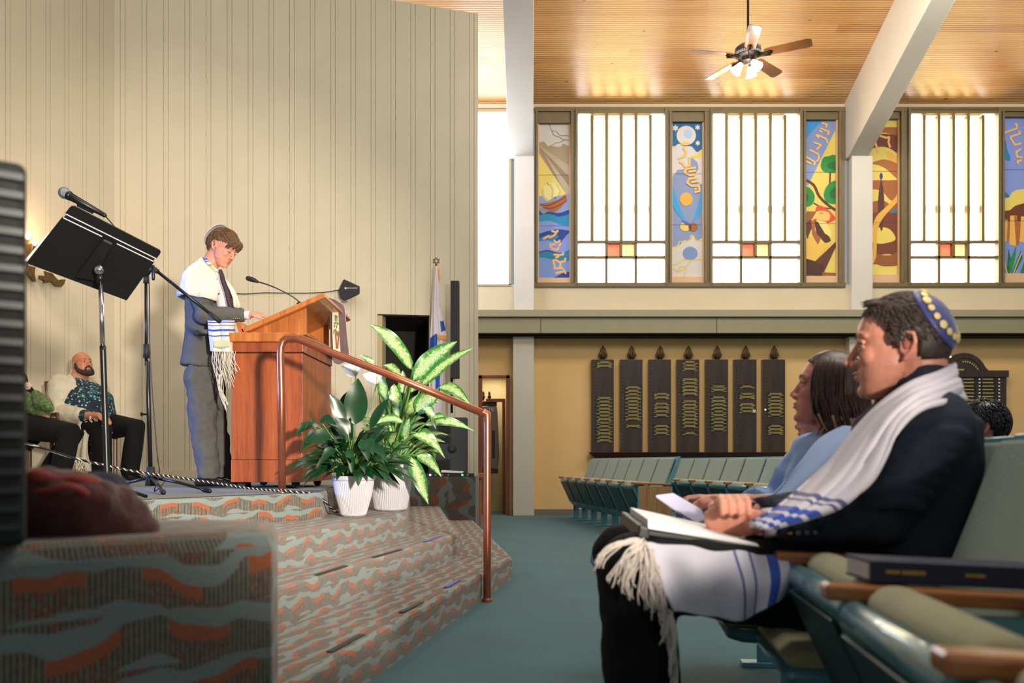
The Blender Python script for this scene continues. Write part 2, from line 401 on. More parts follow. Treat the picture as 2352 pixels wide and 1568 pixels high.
# fascia ledge
b = MB(); b.box2((-9, 12.72, 2.92), (13, 13.0, 3.025), 0); struct(b.build('trim_ledge_cap', M['fascia2'], bevel=0.006))
b = MB(); b.box2((-9, 12.76, 2.69), (13, 13.1, 2.915), 0)
for x in (0.42, 3.0, 6.1, 9.0): b.box2((x-0.003, 12.755, 2.69), (x+0.003, 12.762, 2.915), 1)
struct(b.build('trim_ledge_fascia', [M['fascia'], M['dark']]))
b = MB(); b.box2((-9, 12.86, 2.655), (13, 13.1, 2.69)); struct(b.build('trim_ledge_shadow_strip', M['dark']))  # dark-coloured strip standing in for the shadow line under the ledge
# columns
for i, (x0, x1) in enumerate(((0.015, 0.325), (5.0, 5.33), (10.0, 10.33))):
    b = MB(); b.box2((x0, 12.9, 0), (x1, YB, 2.66)); struct(b.build('trim_column_lower', M['column'], bevel=0.008))
    b = MB(); b.box2((x0+0.02, 12.86, 3.025), (x1, 13.05, 5.32)); struct(b.build('trim_column_upper', M['beam'], bevel=0.008))
# sloping roof beams
for i, (x0, x1, sk) in enumerate(((-0.055, 0.315, -0.022), (4.97, 5.27, 0.0), (9.9, 10.2, 0.0))):
    b = MB(); rings = []
    for Y in (13.05, 12.88, 5.0, -0.5):
        zb = 5.31+(12.88-min(Y, 12.88))*SL; dx = (12.88-Y)*sk; zt = ceil_z(Y)+0.05
        rings.append([(x0+dx, Y, zb), (x1+dx, Y, zb), (x1+dx, Y, zt), (x0+dx, Y, zt)])
    b.rings(rings); struct(b.build('trim_roof_beam', M['beam'], bevel=0.01))
# panelled walls of the stage, boards with paired grooves
def panel_wall(name, A, B, zA, zB, phase=0.06, pitch=0.23, pair=0.052, hole=None, ztop=None):
    A = Vector(A); B = Vector(B); d = (B-A); Lw = d.length; d.normalize(); nrm = Vector((d.y, -d.x)); 
    if nrm.y > 0: nrm = -nrm
    gw, gd = 0.0055, 0.010; ts = []; t = phase
    while t < Lw-0.02:
        for q in (t, t+pair):
            if q+gw < Lw: ts.append(q)
        t += pitch
    b = MB()
    def seg(t0, t1, dep, z0, z1a, z1b, mi=0):
        p0 = A+d*t0-nrm*dep; p1 = A+d*t1-nrm*dep; q0 = A+d*t0-nrm*0.12; q1 = A+d*t1-nrm*0.12
        k = b.addv([(p0.x, p0.y, z0), (p1.x, p1.y, z0), (p1.x, p1.y, z1b), (p0.x, p0.y, z1a), (q0.x, q0.y, z0), (q1.x, q1.y, z0), (q1.x, q1.y, z1b), (q0.x, q0.y, z1a)])
        for f in ((0, 1, 2, 3), (5, 4, 7, 6), (3, 2, 6, 7), (1, 0, 4, 5), (0, 3, 7, 4), (2, 1, 5, 6)): b.face([k+i for i in f], mi)
    def zt(t): return zA+(zB-zA)*t/Lw
    cuts = [0.0]
    for q in ts: cuts += [q, q+gw]
    cuts.append(Lw); 
    if hole: cuts += [hole[0], hole[1]]
    cuts = sorted(set(cuts))
    for a, c in zip(cuts[:-1], cuts[1:]):
        if c-a < 1e-5: continue
        mid = (a+c)/2; dep = gd if any(q-1e-6 <= mid <= q+gw+1e-6 for q in ts) else 0.0
        if hole and hole[0] < mid < hole[1]: seg(a, c, dep, hole[2], zt(a), zt(c))
        else: seg(a, c, dep, 0.55, zt(a), zt(c))
    return struct(b.build(name, M['panel']))
WA, WB = (-4.43, 9.7), (-0.40, 10.30)
wl2 = math.hypot(WB[0]-WA[0], WB[1]-WA[1])
def w2(x):                                   # plan point of the second wall seen at image column x
    t = ((x-1176)/FPX*9.7+4.43)/((WB[0]-WA[0])-(x-1176)/FPX*(WB[1]-WA[1])); return t*wl2
HX0, HX1 = w2(867), w2(986)
HZ = CAM_Z+(1062-722)*10.15/FPX
panel_wall('wall_stage_back', WA, WB, 6.42, 6.10, hole=(HX0, HX1, HZ))
panel_wall('wall_stage_left', (-6.2, 4.95), WA, 6.9, 6.42, phase=0.03)
# doorway recess in the stage wall
def wp(t, dep, z):
    d = Vector((WB[0]-WA[0], WB[1]-WA[1])).normalized(); n = Vector((-d.y, d.x)); p = Vector(WA)+d*t+n*dep; return Vector((p.x, p.y, z))
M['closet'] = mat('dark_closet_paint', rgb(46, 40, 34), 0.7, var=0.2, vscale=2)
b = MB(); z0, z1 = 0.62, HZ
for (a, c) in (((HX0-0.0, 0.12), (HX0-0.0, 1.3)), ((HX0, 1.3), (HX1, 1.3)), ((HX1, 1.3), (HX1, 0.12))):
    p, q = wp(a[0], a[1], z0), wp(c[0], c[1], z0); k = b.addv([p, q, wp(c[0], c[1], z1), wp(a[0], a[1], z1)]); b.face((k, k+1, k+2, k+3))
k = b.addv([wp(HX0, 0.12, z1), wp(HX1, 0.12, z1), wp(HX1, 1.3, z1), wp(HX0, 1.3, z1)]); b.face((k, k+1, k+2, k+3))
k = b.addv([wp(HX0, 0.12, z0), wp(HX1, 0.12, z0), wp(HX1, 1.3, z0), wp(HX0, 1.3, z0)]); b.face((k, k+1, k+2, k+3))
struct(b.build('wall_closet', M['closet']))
M['jamb'] = mat('pale_door_jamb', rgb(176, 158, 118), 0.6)
b = MB(); b.slab([wp(HX0, -0.01, z0), wp(HX0+0.055, -0.01, z0), wp(HX0+0.055, -0.01, z1), wp(HX0, -0.01, z1)], (0.15, 1, 0), 0.14); struct(b.build('trim_closet_jamb', M['jamb']))
b = MB(); b.slab([wp(HX0, -0.012, z1-0.015), wp(HX1, -0.012, z1-0.015), wp(HX1, -0.012, z1), wp(HX0, -0.012, z1)], (0.15, 1, 0), 0.14); struct(b.build('trim_closet_head', M['dark']))
# baseboards on the stage
b = MB()
b.bar(wp(0, -0.012, 0.665), wp(HX0-0.02, -0.012, 0.665), 0.02, 0.09)
struct(b.build('baseboard_stage_back', M['panel']))
b = MB(); dd = (Vector((-6.2, 4.95))-Vector(WA)).normalized(); 
b.bar((-4.43+0.012, 9.69, 0.665), (-6.19, 4.95, 0.665), 0.02, 0.09); struct(b.build('baseboard_stage_left', M['panel']))
# ---------------------------------------------------------------- stage and steps
SZ = 0.616
def strip(outer, inner, z, rnd=0.02):
    """a carpeted tread: plan strip between two polylines, front riser under outer; UV in metres"""
    b = MB()
    n = len(outer); acc = 0
    for i in range(n-1):
        o0, o1, i0, i1 = [Vector(p) for p in (outer[i], outer[i+1], inner[i], inner[i+1])]
        L_ = (o1-o0).length; u0, u1 = acc, acc+L_; acc = u1
        nr = Vector(((o1-o0).y, -(o1-o0).x)).normalized()
        prof = [(0, 0.0, 0.0), (0, z-rnd, z-rnd), (-rnd*0.3, z-rnd*0.3, z-rnd*0.3), (-rnd, z, z)]
        pv = [0, z-rnd, z-rnd*0.25, z+rnd*0.4]
        for q in range(3):
            a0 = o0+nr*prof[q][0]; a1 = o1+nr*prof[q][0]; c0 = o0+nr*prof[q+1][0]; c1 = o1+nr*prof[q+1][0]
            k = b.addv([(a0.x, a0.y, prof[q][1]), (a1.x, a1.y, prof[q][1]), (c1.x, c1.y, prof[q+1][1]), (c0.x, c0.y, prof[q+1][1])])
            b.face((k, k+1, k+2, k+3), 0, [(u0, pv[q]), (u1, pv[q]), (u1, pv[q+1]), (u0, pv[q+1])])
        f0 = o0-nr*rnd; f1 = o1-nr*rnd
        k = b.addv([(f0.x, f0.y, z), (f1.x, f1.y, z), (i1.x, i1.y, z), (i0.x, i0.y, z)])
        b.face((k, k+1, k+2, k+3), 0, [(u0, z+0.01), (u1, z+0.01), (u1, z+0.01+(i1-o1).length), (u0, z+0.01+(i0-o0).length)])
    return b
# each polyline: near-left end, corner, far end
STG = [(-3.4, 1.1), (-1.74, 4.0), (-1.11, 5.1), (-1.25, 6.1), (-1.08, 6.45), (-1.2, 10.02)]
TA = [(-1.42, 1.1), (-1.04, 3.74), (-0.70, 5.77), (-0.78, 6.6), (-0.81, 6.9), (-1.17, 10.02)]
TB = [(-1.31, 1.1), (-0.89, 3.28), (-0.354, 5.9), (-0.84, 10.02)]
TC = [(-0.88, 1.1), (-0.594, 2.72), (0.0, 5.92), (-0.47, 10.02)]
def resample(pl, ys):
    out = []
    for y in ys:
        for a, c in zip(pl[:-1], pl[1:]):
            if min(a[1], c[1])-1e-9 <= y <= max(a[1], c[1])+1e-9:
                t = (y-a[1])/(c[1]-a[1]); out.append((a[0]+(c[0]-a[0])*t, y)); break
    return out
strip(TC, [(-1.31, 1.1), (-1.02, 2.72), (-0.36, 5.9), (-0.84, 10.02)], 0.154).build('step_lowest', M['step'], smooth=False)
strip(TB, [(-1.42, 1.1), (-1.10, 3.4), (-0.71, 5.75), (-1.17, 10.02)], 0.308).build('step_middle', M['step'])
strip([TA[0], TA[1], TA[2], TA[5]], [(-3.4, 1.1), (-1.9, 3.8), (-1.35, 5.77), (-1.35, 10.02)], 0.462).build('step_upper', M['step'])
strip(STG, [(-6.4, 1.1), (-6.4, 4.0), (-4.4, 5.1), (-4.4, 6.1), (-4.4, 6.45), (-4.4, 10.02)], SZ).build('stage_platform', M['step'])
M['stagefloor'] = mat('grey_stage_carpet', rgb(128, 132, 128), 0.95, var=0.12, vscale=60, bump=0.3, bscale=300)
b = MB(); k = b.addv([(-1.27, 10.0, SZ), (-0.43, 10.0, SZ), (-0.43, 10.9, SZ), (-6.4, 10.9, SZ), (-4.4, 10.0, SZ)]); b.face((k, k+1, k+2, k+3, k+4))
b.build('stage_back_strip', M['stagefloor'])
b = MB()
pl = [(x+ (-0.03), y) for x, y in STG]
k = b.addv([(x-0.02, y, SZ+0.003) for x, y in STG[1:]]+[(-4.42, 10.02, SZ+0.003), (-6.4, 5.0, SZ+0.003), (-6.4, 1.1, SZ+0.003), (-3.42, 1.1, SZ+0.003)])
b.face(list(range(k, k+len(STG)-1+4))[::-1] if False else list(range(k, k+len(STG)-1+4)))
b.build('stage_floor_carpet', M['stagefloor'])
for n_ in ('step_lowest', 'step_middle', 'step_upper', 'stage_platform', 'stage_back_strip', 'stage_floor_carpet'): struct(bpy.data.objects[n_])
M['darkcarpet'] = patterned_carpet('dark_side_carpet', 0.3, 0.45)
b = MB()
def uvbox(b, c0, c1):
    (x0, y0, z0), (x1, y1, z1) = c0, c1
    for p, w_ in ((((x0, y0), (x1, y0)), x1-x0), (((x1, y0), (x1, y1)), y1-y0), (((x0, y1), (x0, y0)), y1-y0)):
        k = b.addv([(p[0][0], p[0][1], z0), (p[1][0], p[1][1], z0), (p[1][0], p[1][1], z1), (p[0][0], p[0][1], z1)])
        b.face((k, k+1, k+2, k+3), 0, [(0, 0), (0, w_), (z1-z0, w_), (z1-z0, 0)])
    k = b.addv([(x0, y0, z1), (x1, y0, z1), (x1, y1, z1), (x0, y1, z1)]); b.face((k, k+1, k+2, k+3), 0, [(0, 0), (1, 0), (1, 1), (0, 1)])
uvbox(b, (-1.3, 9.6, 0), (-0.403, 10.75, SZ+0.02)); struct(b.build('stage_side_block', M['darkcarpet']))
# carpeted low wall in the foreground
b = MB(); M['fcarpet'] = patterned_carpet('foreground_wall_carpet', 0.092, 0.66)  # darker copy of the step carpet, dimness put into its colour
FB = [(-1.6, 0.75), (-0.83, 1.17), (-0.435, 1.575), (-0.50, 1.86), (-1.05, 1.9), (-2.2, 1.7)]
ztop = 0.668; acc = 0; rr = 0.03
cx = sum(p[0] for p in FB)/6; cy = sum(p[1] for p in FB)/6
def insetp(p, q): 
    v = Vector((cx-p[0], cy-p[1])).normalized()*q; return (p[0]+v.x, p[1]+v.y)
levels = [(0, 0.0), (ztop-rr, 0.0), (ztop-rr*0.3, rr*0.28), (ztop, rr)]
for i in range(len(FB)):
    j = (i+1) % len(FB); w_ = math.dist(FB[i], FB[j])
    for q in range(3):
        a0, a1 = insetp(FB[i], levels[q][1]), insetp(FB[j], levels[q][1]); c0, c1 = insetp(FB[i], levels[q+1][1]), insetp(FB[j], levels[q+1][1])
        k = b.addv([(a0[0], a0[1], levels[q][0]), (a1[0], a1[1], levels[q][0]), (c1[0], c1[1], levels[q+1][0]), (c0[0], c0[1], levels[q+1][0])])
        b.face((k, k+1, k+2, k+3), 0, [(acc, levels[q][0]+q*0.004), (acc+w_, levels[q][0]+q*0.004), (acc+w_, levels[q+1][0]+q*0.004+0.004), (acc, levels[q+1][0]+q*0.004+0.004)])
    acc += w_
tp = [insetp(p, rr) for p in FB]; k = b.addv([(p[0], p[1], ztop) for p in tp]); b.face(range(k, k+6), 0, [(p[0]*0.8+p[1], -p[0]*0.8+p[1]) for p in tp])
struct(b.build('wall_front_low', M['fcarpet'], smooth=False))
# ---------------------------------------------------------------- clerestory windows and painted panels
YW = 13.0; SW = FPX/YW
def WX(x): return (x-1176)/SW
def WZ(y): return CAM_Z+(1062-y)/SW
b = MB()
b.box2((WX(1228), YW-0.03, WZ(257)), (WX(1940), YW+0.1, WZ(247))); b.box2((WX(1994), YW-0.03, WZ(257)), (13, YW+0.1, WZ(247)))
b.box2((WX(1228), YW-0.05, WZ(660)), (WX(1940), YW+0.1, WZ(650))); b.box2((WX(1994), YW-0.05, WZ(660)), (13, YW+0.1, WZ(650)))
struct(b.build('trim_window_rails', M['frame'], bevel=0.004))
b = MB(); b.box2((-9, YW+0.02, WZ(247)), (13, YW+0.2, ceil_z(YW)+0.06)); b.box2((-9, YW+0.02, WZ(662)), (13, YW+0.2, WZ(655)))
struct(b.build('wall_back_upper', M['plaster']))
def muntin_window(n, x0, x1, tinted=True):
    """x0,x1: glass edges (image columns on the window plane)"""
    W_ = x1-x0; root = thing('window_%d' % n, None, None, (WX((x0+x1)/2), YW, WZ(655))); root['kind'] = 'structure'
    f = MB(); yt, yb = 262, 651
    def bar(ax, ay, bx, by, y0=-0.03, y1=0.05): f.box2((WX(ax), YW+y0, WZ(by)), (WX(bx), YW+y1, WZ(ay)))
    bar(x0-6, 250, x0, 655, -0.06, 0.1); bar(x1, 250, x1+6, 655, -0.06, 0.1); bar(x0, 250, x1, yt); bar(x0, yb, x1, 656)
    m = [x0+W_*q for q in (0.161, 0.330, 0.498, 0.668, 0.837)]
    for x in m: bar(x-3.2, 266, x+3.2, 555)
    bar(x0, 553, x1, 560); bar(x0, 588.5, x1, 595)
    for x in (m[1], m[3]): bar(x-3, 557, x+3, 653)
    bar(m[2]-2.8, 557, m[2]+2.8, 592)
    f.build('window_frame', M['frame'], root, bevel=0.003)
    g = MB()
    def pane(ax, ay, bx, by, mi): g.box2((WX(ax), YW+0.05, WZ(by)), (WX(bx), YW+0.056, WZ(ay)), mi)
    es = [x0]+m+[x1]
    for i in range(6):
        side = i in (0, 5); mi = 0 if side else 4
        pane(es[i], 271, es[i+1], 470, mi); pane(es[i], 470, es[i+1], 487, 0 if side else 1); pane(es[i], 487, es[i+1], 557, mi)
        pane(es[i], yt, es[i+1], 271, 0 if side else 1)
    pane(x0, 557, m[1], 592, 0); pane(m[1], 557, m[2], 592, 2); pane(m[2], 557, m[3], 592, 3); pane(m[3], 557, x1, 592, 0)
    pane(x0, 592, m[1], yb, 0); pane(m[1], 592, m[3], yb, 0); pane(m[3], 592, x1, yb, 0)
    g.build('window_pane', [M['glass_w'], M['glass_c'], M['glass_r'], M['glass_y'], M['glass_g']], root)
    # pale yellow reveal beside each upright bar
    r = MB()
    for x in m[:-1]+[x1-2]: r.box2((WX(x+3.2), YW+0.0, WZ(557)), (WX(x+5.0), YW+0.05, WZ(262)))
    r.build('window_reveal', M['reveal'], root)
    return root
M['reveal'] = mat('yellow_reveal', rgb(236, 205, 120), 0.6)
muntin_window(1, 1327, 1526); muntin_window(2, 1635.5, 1834.5); muntin_window(3, 2089, 2289); muntin_window(4, 2400, 2600)
# plain bright window at the stage end
root = thing('window_5', None, None, (WX(1130), YW, WZ(655))); root['kind'] = 'structure'
f = MB()
for a, c in (((1168, 258), (1174, 655)), ((1040, 653), (1174, 658)), ((1040, 252), (1174, 259)), ((1036, 258), (1042, 655))):
    f.box2((WX(a[0]), YW-0.03, WZ(c[1])), (WX(c[0]), YW+0.1, WZ(a[1])))
f.build('window_frame', M['jamb'], root); g = MB(); g.box2((WX(1042), YW+0.05, WZ(655)), (WX(1168), YW+0.056, WZ(258))); g.build('window_pane', M['glass_b'], root)
b = MB(); b.box2((-9, YW, WZ(656)), (WX(1036), YW+0.2, WZ(247))); struct(b.build('wall_back_end', M['plaster']))
# --- painted art panels
AC = {}
def ac(c):
    if c not in AC: AC[c] = mat('paint_%d_%d_%d' % c, rgb(*c), 0.6)
    return AC[c]
def clip(poly, R):
    x0, y0, x1, y1 = R
    for ax, lim, sg in ((0, x0, 1), (0, x1, -1), (1, y0, 1), (1, y1, -1)):
        out = []
        for i in range(len(poly)):
            p, q = poly[i], poly[(i+1) % len(poly)]; dp, dq = (p[ax]-lim)*sg, (q[ax]-lim)*sg
            if dp >= 0: out.append(p)
            if dp*dq < 0:
                t = dp/(dp-dq); out.append((p[0]+(q[0]-p[0])*t, p[1]+(q[1]-p[1])*t))
        poly = out
        if not poly: return []
    return poly
def smooth_poly(p, n=6):
    m = len(p); out = []
    for i in range(m):
        a, b_, c, d = [Vector((*p[(i+k) % m], 0)) for k in (-1, 0, 1, 2)]
        for t in range(n): q = cr(a, b_, c, d, t/n); out.append((q.x, q.y))
    return out
def smooth_line(p, n=5):
    c = curve([(*q, 0) for q in p], (len(p)-1)*n+1); return [(v.x, v.y) for v in c]
def art_panel(name, label, R, ox, oy, sc_, shapes, plane_y=YW+0.06):
    """R: panel rectangle and shapes in the crop's own units; ox, oy, sc_ turn them into image columns/rows on the window plane"""
    def w_(p): return (WX(ox+p[0]/sc_), WZ(oy+p[1]/sc_))
    x0, y0, x1, y1 = R
    root = thing(name, label, 'painted panel', (w_(((x0+x1)/2, y1))[0], YW, w_((x0, y1))[1]))
    mats = []; mb = MB()
    def idx(c):
        m = ac(c)
        if m not in mats: mats.append(m)
        return mats.index(m)
    layer = [0]
    def put(poly, c):
        poly = clip(poly, R)
        if len(poly) < 3: return
        layer[0] += 1; Yp = plane_y-0.0004*layer[0]
        k = mb.addv([(w_(p)[0], Yp, w_(p)[1]) for p in poly]); mb.face(range(k, k+len(poly)), idx(c))
    a, c = w_((x0, y1)), w_((x1, y0)); mb.box2((a[0], plane_y, a[1]), (c[0], plane_y+0.02, c[1]), idx(shapes[0][1]))
    for s in shapes[1:]:
        if s[0] == 'p': put(s[2], s[1])
        elif s[0] == 's': put(smooth_poly(s[2]), s[1])
        elif s[0] == 'c':
            q = s[5] if len(s) > 5 else s[4]
            put([(s[2]+s[4]*math.cos(2*PI*k/28), s[3]+q*math.sin(2*PI*k/28)) for k in range(28)], s[1])
        elif s[0] == 'star':
            for ph in (0, PI/3): put([(s[2]+s[4]*math.sin(ph+2*PI*k/3), s[3]+s[4]*math.cos(ph+2*PI*k/3)) for k in range(3)], s[1])
        elif s[0] in ('l', 'sl'):
            pts = smooth_line(s[3]) if s[0] == 'sl' else s[3]; ww = s[2]/2
            for i in range(len(pts)-1):
                p, q = Vector(pts[i]), Vector(pts[i+1]); d = (q-p)
                if d.length < 1e-6: continue
                d.normalize(); nn = Vector((-d.y, d.x))*ww; e = d*ww*0.35
                layer[0] -= 0.9
                put([tuple(p-e+nn), tuple(q+e+nn), tuple(q+e-nn), tuple(p-e-nn)], s[1])
    for yl in (y0+(y1-y0)*0.33, y0+(y1-y0)*0.66): put([(x0, yl-0.9), (x1, yl-0.9), (x1, yl+0.9), (x0, yl+0.9)], (60, 70, 80))
    mb.build('painting', mats, root)
    # reveal frame of the opening
    f = MB(); fx0, fx1 = ox+x0/sc_, ox+x1/sc_; fy0, fy1 = oy+y0/sc_, oy+y1/sc_
    for a, c in (((fx0-8, 257), (fx0-3, 652)), ((fx1+3, 257), (fx1+8, 652))):
        f.box2((WX(a[0]), YW-0.05, WZ(c[1])), (WX(c[0]), YW+0.08, WZ(a[1])))
    f.box2((WX(fx0-3), YW+0.0, WZ(fy0)), (WX(fx1+3), YW+0.08, WZ(257)))
    f.build('panel_frame', M['frame'], root, bevel=0.003)
    f = MB(); f.box2((WX(fx0-3), YW+0.02, WZ(652)), (WX(fx1+3), YW+0.08, WZ(fy1))); f.box2((WX(fx0-3), YW+0.02, WZ(fy1)), (WX(fx0), YW+0.08, WZ(fy0))); f.box2((WX(fx1), YW+0.02, WZ(fy1)), (WX(fx1+3), YW+0.08, WZ(fy0)))
    f.build('backing_board', M['artback'], root)
    return root
M['artback'] = mat('peach_backing_board', rgb(222, 184, 144), 0.7)
G1 = (236, 178, 88)
def letters(col, wd, lst): return [('l', col, wd, l) for l in lst]
art_panel('painted_boat_panel', 'painted panel of a sailing boat on blue waves, next to the white end column', (496, 320, 716, 1433), 1080, 180, 3.137, [
    ('bg', (168, 148, 122)),
    ('p', (186, 168, 142), [(496, 470), (716, 620), (716, 700), (496, 480)]), ('p', (150, 132, 108), [(496, 480), (716, 700), (716, 820), (600, 690)]),
    ('p', (188, 172, 148), [(520, 510), (716, 770), (716, 830), (690, 820)]),
    ('p', (232, 212, 112), [(496, 530), (700, 835), (496, 840)]),
    ('s', (206, 202, 200), [(480, 300), (740, 300), (740, 470), (700, 472), (670, 460), (650, 482), (600, 478), (585, 470), (560, 476), (530, 445), (490, 440)]),
    ('sl', (120, 112, 96), 5, [(572, 320), (590, 365), (620, 372), (650, 400), (690, 402), (716, 405)]), ('sl', (120, 112, 96), 5, [(590, 370), (605, 400), (640, 410), (670, 430), (716, 436)]),
    ('sl', (120, 112, 96), 4, [(590, 470), (620, 455), (650, 450), (690, 430)]),
    ('p', (136, 158, 214), [(496, 840), (560, 850), (680, 832), (716, 832), (716, 960), (600, 960), (496, 930)]),
    ('s', (236, 226, 150), [(520, 790), (560, 748), (610, 745), (648, 790), (640, 830), (600, 850), (555, 875), (530, 845)]),
    ('sl', (206, 200, 130), 14, [(525, 790), (530, 840), (560, 870)]), ('sl', (206, 200, 130), 12, [(575, 755), (595, 800), (590, 850)]), ('sl', (206, 200, 130), 10, [(620, 755), (645, 800), (640, 830)]),
    ('l', (60, 40, 30), 4, [(556, 743), (564, 762)]), ('l', (60, 40, 30), 5, [(610, 845), (618, 862)]),
    ('p', (172, 100, 50), [(498, 893), (560, 890), (640, 862), (688, 825), (702, 868), (660, 920), (610, 956), (575, 950), (540, 930)]),
    ('sl', (112, 56, 28), 8, [(505, 905), (580, 902), (690, 845)]), ('sl', (112, 56, 28), 7, [(525, 925), (600, 925), (695, 875)]),
    ('s', (20, 62, 150), [(480, 980), (530, 968), (570, 952), (640, 962), (716, 938), (740, 940), (740, 1440), (480, 1440)]),
    ('s', (20, 140, 190), [(480, 990), (540, 970), (600, 975), (640, 990), (716, 972), (740, 975), (740, 1060), (650, 1050), (580, 1030), (480, 1040)]),
    ('s', (130, 152, 226), [(480, 1040), (540, 1020), (600, 1025), (660, 1050), (740, 1058), (740, 1090), (640, 1080), (570, 1090), (480, 1110)]),
    ('s', (20, 130, 180), [(480, 1160), (560, 1120), (640, 1130), (560, 1190), (480, 1200)]),
    ('s', (130, 152, 226), [(480, 1180), (560, 1160), (640, 1180), (700, 1120), (740, 1100), (740, 1230), (640, 1250), (560, 1230), (480, 1240)]),
    ('s', (24, 128, 176), [(480, 1260), (560, 1240), (640, 1262), (740, 1220), (740, 1300), (640, 1310), (560, 1290), (480, 1290)]),
    ('s', (120, 150, 220), [(480, 1300), (560, 1290), (640, 1320), (740, 1310), (740, 1380), (680, 1390), (600, 1430), (480, 1440)]),
]+letters((238, 188, 110), 15, [[(588, 1092), (612, 1100), (628, 1098), (632, 1088)], [(622, 1108), (600, 1128), (572, 1140)], [(572, 1128), (548, 1138), (530, 1150)],
    [(604, 1162), (624, 1176), (644, 1168), (646, 1158)], [(612, 1186), (592, 1192), (574, 1184)], [(640, 1196), (656, 1184)], [(574, 1200), (594, 1222), (628, 1230), (640, 1212)], [(604, 1262), (640, 1266), (672, 1262), (670, 1248)], [(618, 1284), (632, 1280), (640, 1270)],
    [(600, 1300), (612, 1362)], [(612, 1300), (648, 1318), (684, 1310), (688, 1290)], [(652, 1325), (648, 1362)], [(604, 1364), (670, 1360)], [(618, 1396), (688, 1384)], [(676, 1372), (690, 1400)]]))
art_panel('painted_moon_panel', 'painted panel with pale moon, stars and clouds above a balloon, between bright windows', (1458, 310, 1676, 1425), 1080, 180, 3.137, [
    ('bg', (134, 152, 196)), ('p', (16, 96, 150), [(1458, 310), (1676, 310), (1676, 520), (1458, 520)]),
    ('s', (214, 212, 214), [(1440, 500), (1480, 478), (1510, 460), (1545, 478), (1600, 480), (1640, 520), (1690, 500), (1690, 620), (1650, 600), (1600, 560), (1590, 600), (1560, 640), (1500, 650), (1480, 680), (1440, 680)]),
    ('s', (214, 212, 214), [(1640, 560), (1700, 520), (1700, 740), (1650, 740), (1620, 700), (1650, 640)]),
    ('c', (218, 216, 218), 1562, 400, 70), ('c', (176, 204, 240), 1576, 390, 32), ('c', (232, 204, 100), 1556, 458, 34, 14),
    ('star', (218, 216, 218), 1484, 347, 25), ('star', (218, 216, 218), 1644, 342, 22), ('star', (218, 216, 218), 1645, 456, 21),
    ('s', (236, 206, 70), [(1600, 548), (1640, 540), (1676, 505), (1672, 545), (1630, 566)]),
    ('p', (50, 160, 226), [(1458, 740), (1476, 800), (1530, 960), (1566, 1030), (1540, 1015), (1490, 960), (1458, 900)]),
    ('p', (50, 160, 226), [(1676, 740), (1662, 860), (1630, 960), (1602, 1032), (1650, 990), (1676, 930)]),
    ('c', (232, 176, 64), 1562, 862, 46, 48), ('c', (232, 204, 96), 1556, 1060, 38, 34), ('c', (160, 96, 44), 1614, 1064, 32, 32), ('s', (96, 50, 28), [(1584, 1036), (1600, 1064), (1590, 1092), (1578, 1064)]),
    ('s', (80, 100, 190), [(1530, 1016), (1560, 1024), (1590, 1040), (1560, 1050)]),
    ('s', (212, 208, 204), [(1440, 1240), (1490, 1200), (1520, 1190), (1540, 1162), (1590, 1160), (1605, 1130), (1640, 1160), (1690, 1165), (1690, 1440), (1440, 1440)]),
    ('sl', (228, 200, 96), 9, [(1458, 1218), (1495, 1205), (1515, 1170), (1540, 1176), (1585, 1158), (1592, 1132), (1614, 1130), (1626, 1162), (1676, 1160)]),
    ('c', (120, 146, 196), 1590, 1256, 54, 50),
    ('sl', (228, 200, 96), 8, [(1458, 1338), (1500, 1330), (1540, 1300), (1590, 1306), (1640, 1300), (1676, 1296)]), ('sl', (228, 200, 96), 8, [(1462, 1362), (1500, 1382), (1520, 1350), (1560, 1350), (1590, 1310)]), ('sl', (228, 200, 96), 7, [(1500, 1396), (1520, 1380), (1560, 1360), (1545, 1420)]),
]+letters((240, 192, 112), 16, [[(1540, 490), (1560, 520), (1556, 545), (1505, 570)], [(1514, 592), (1538, 604), (1552, 628), (1586, 620), (1586, 560)], [(1626, 636), (1560, 644), (1548, 670), (1590, 690), (1628, 684)], [(1630, 656), (1580, 664)],
    [(1640, 708), (1580, 716), (1568, 744), (1600, 766), (1642, 766)], [(1600, 740), (1640, 734)], [(1648, 756), (1656, 780), (1656, 805), (1622, 812)], [(1636, 786), (1622, 790)]]))
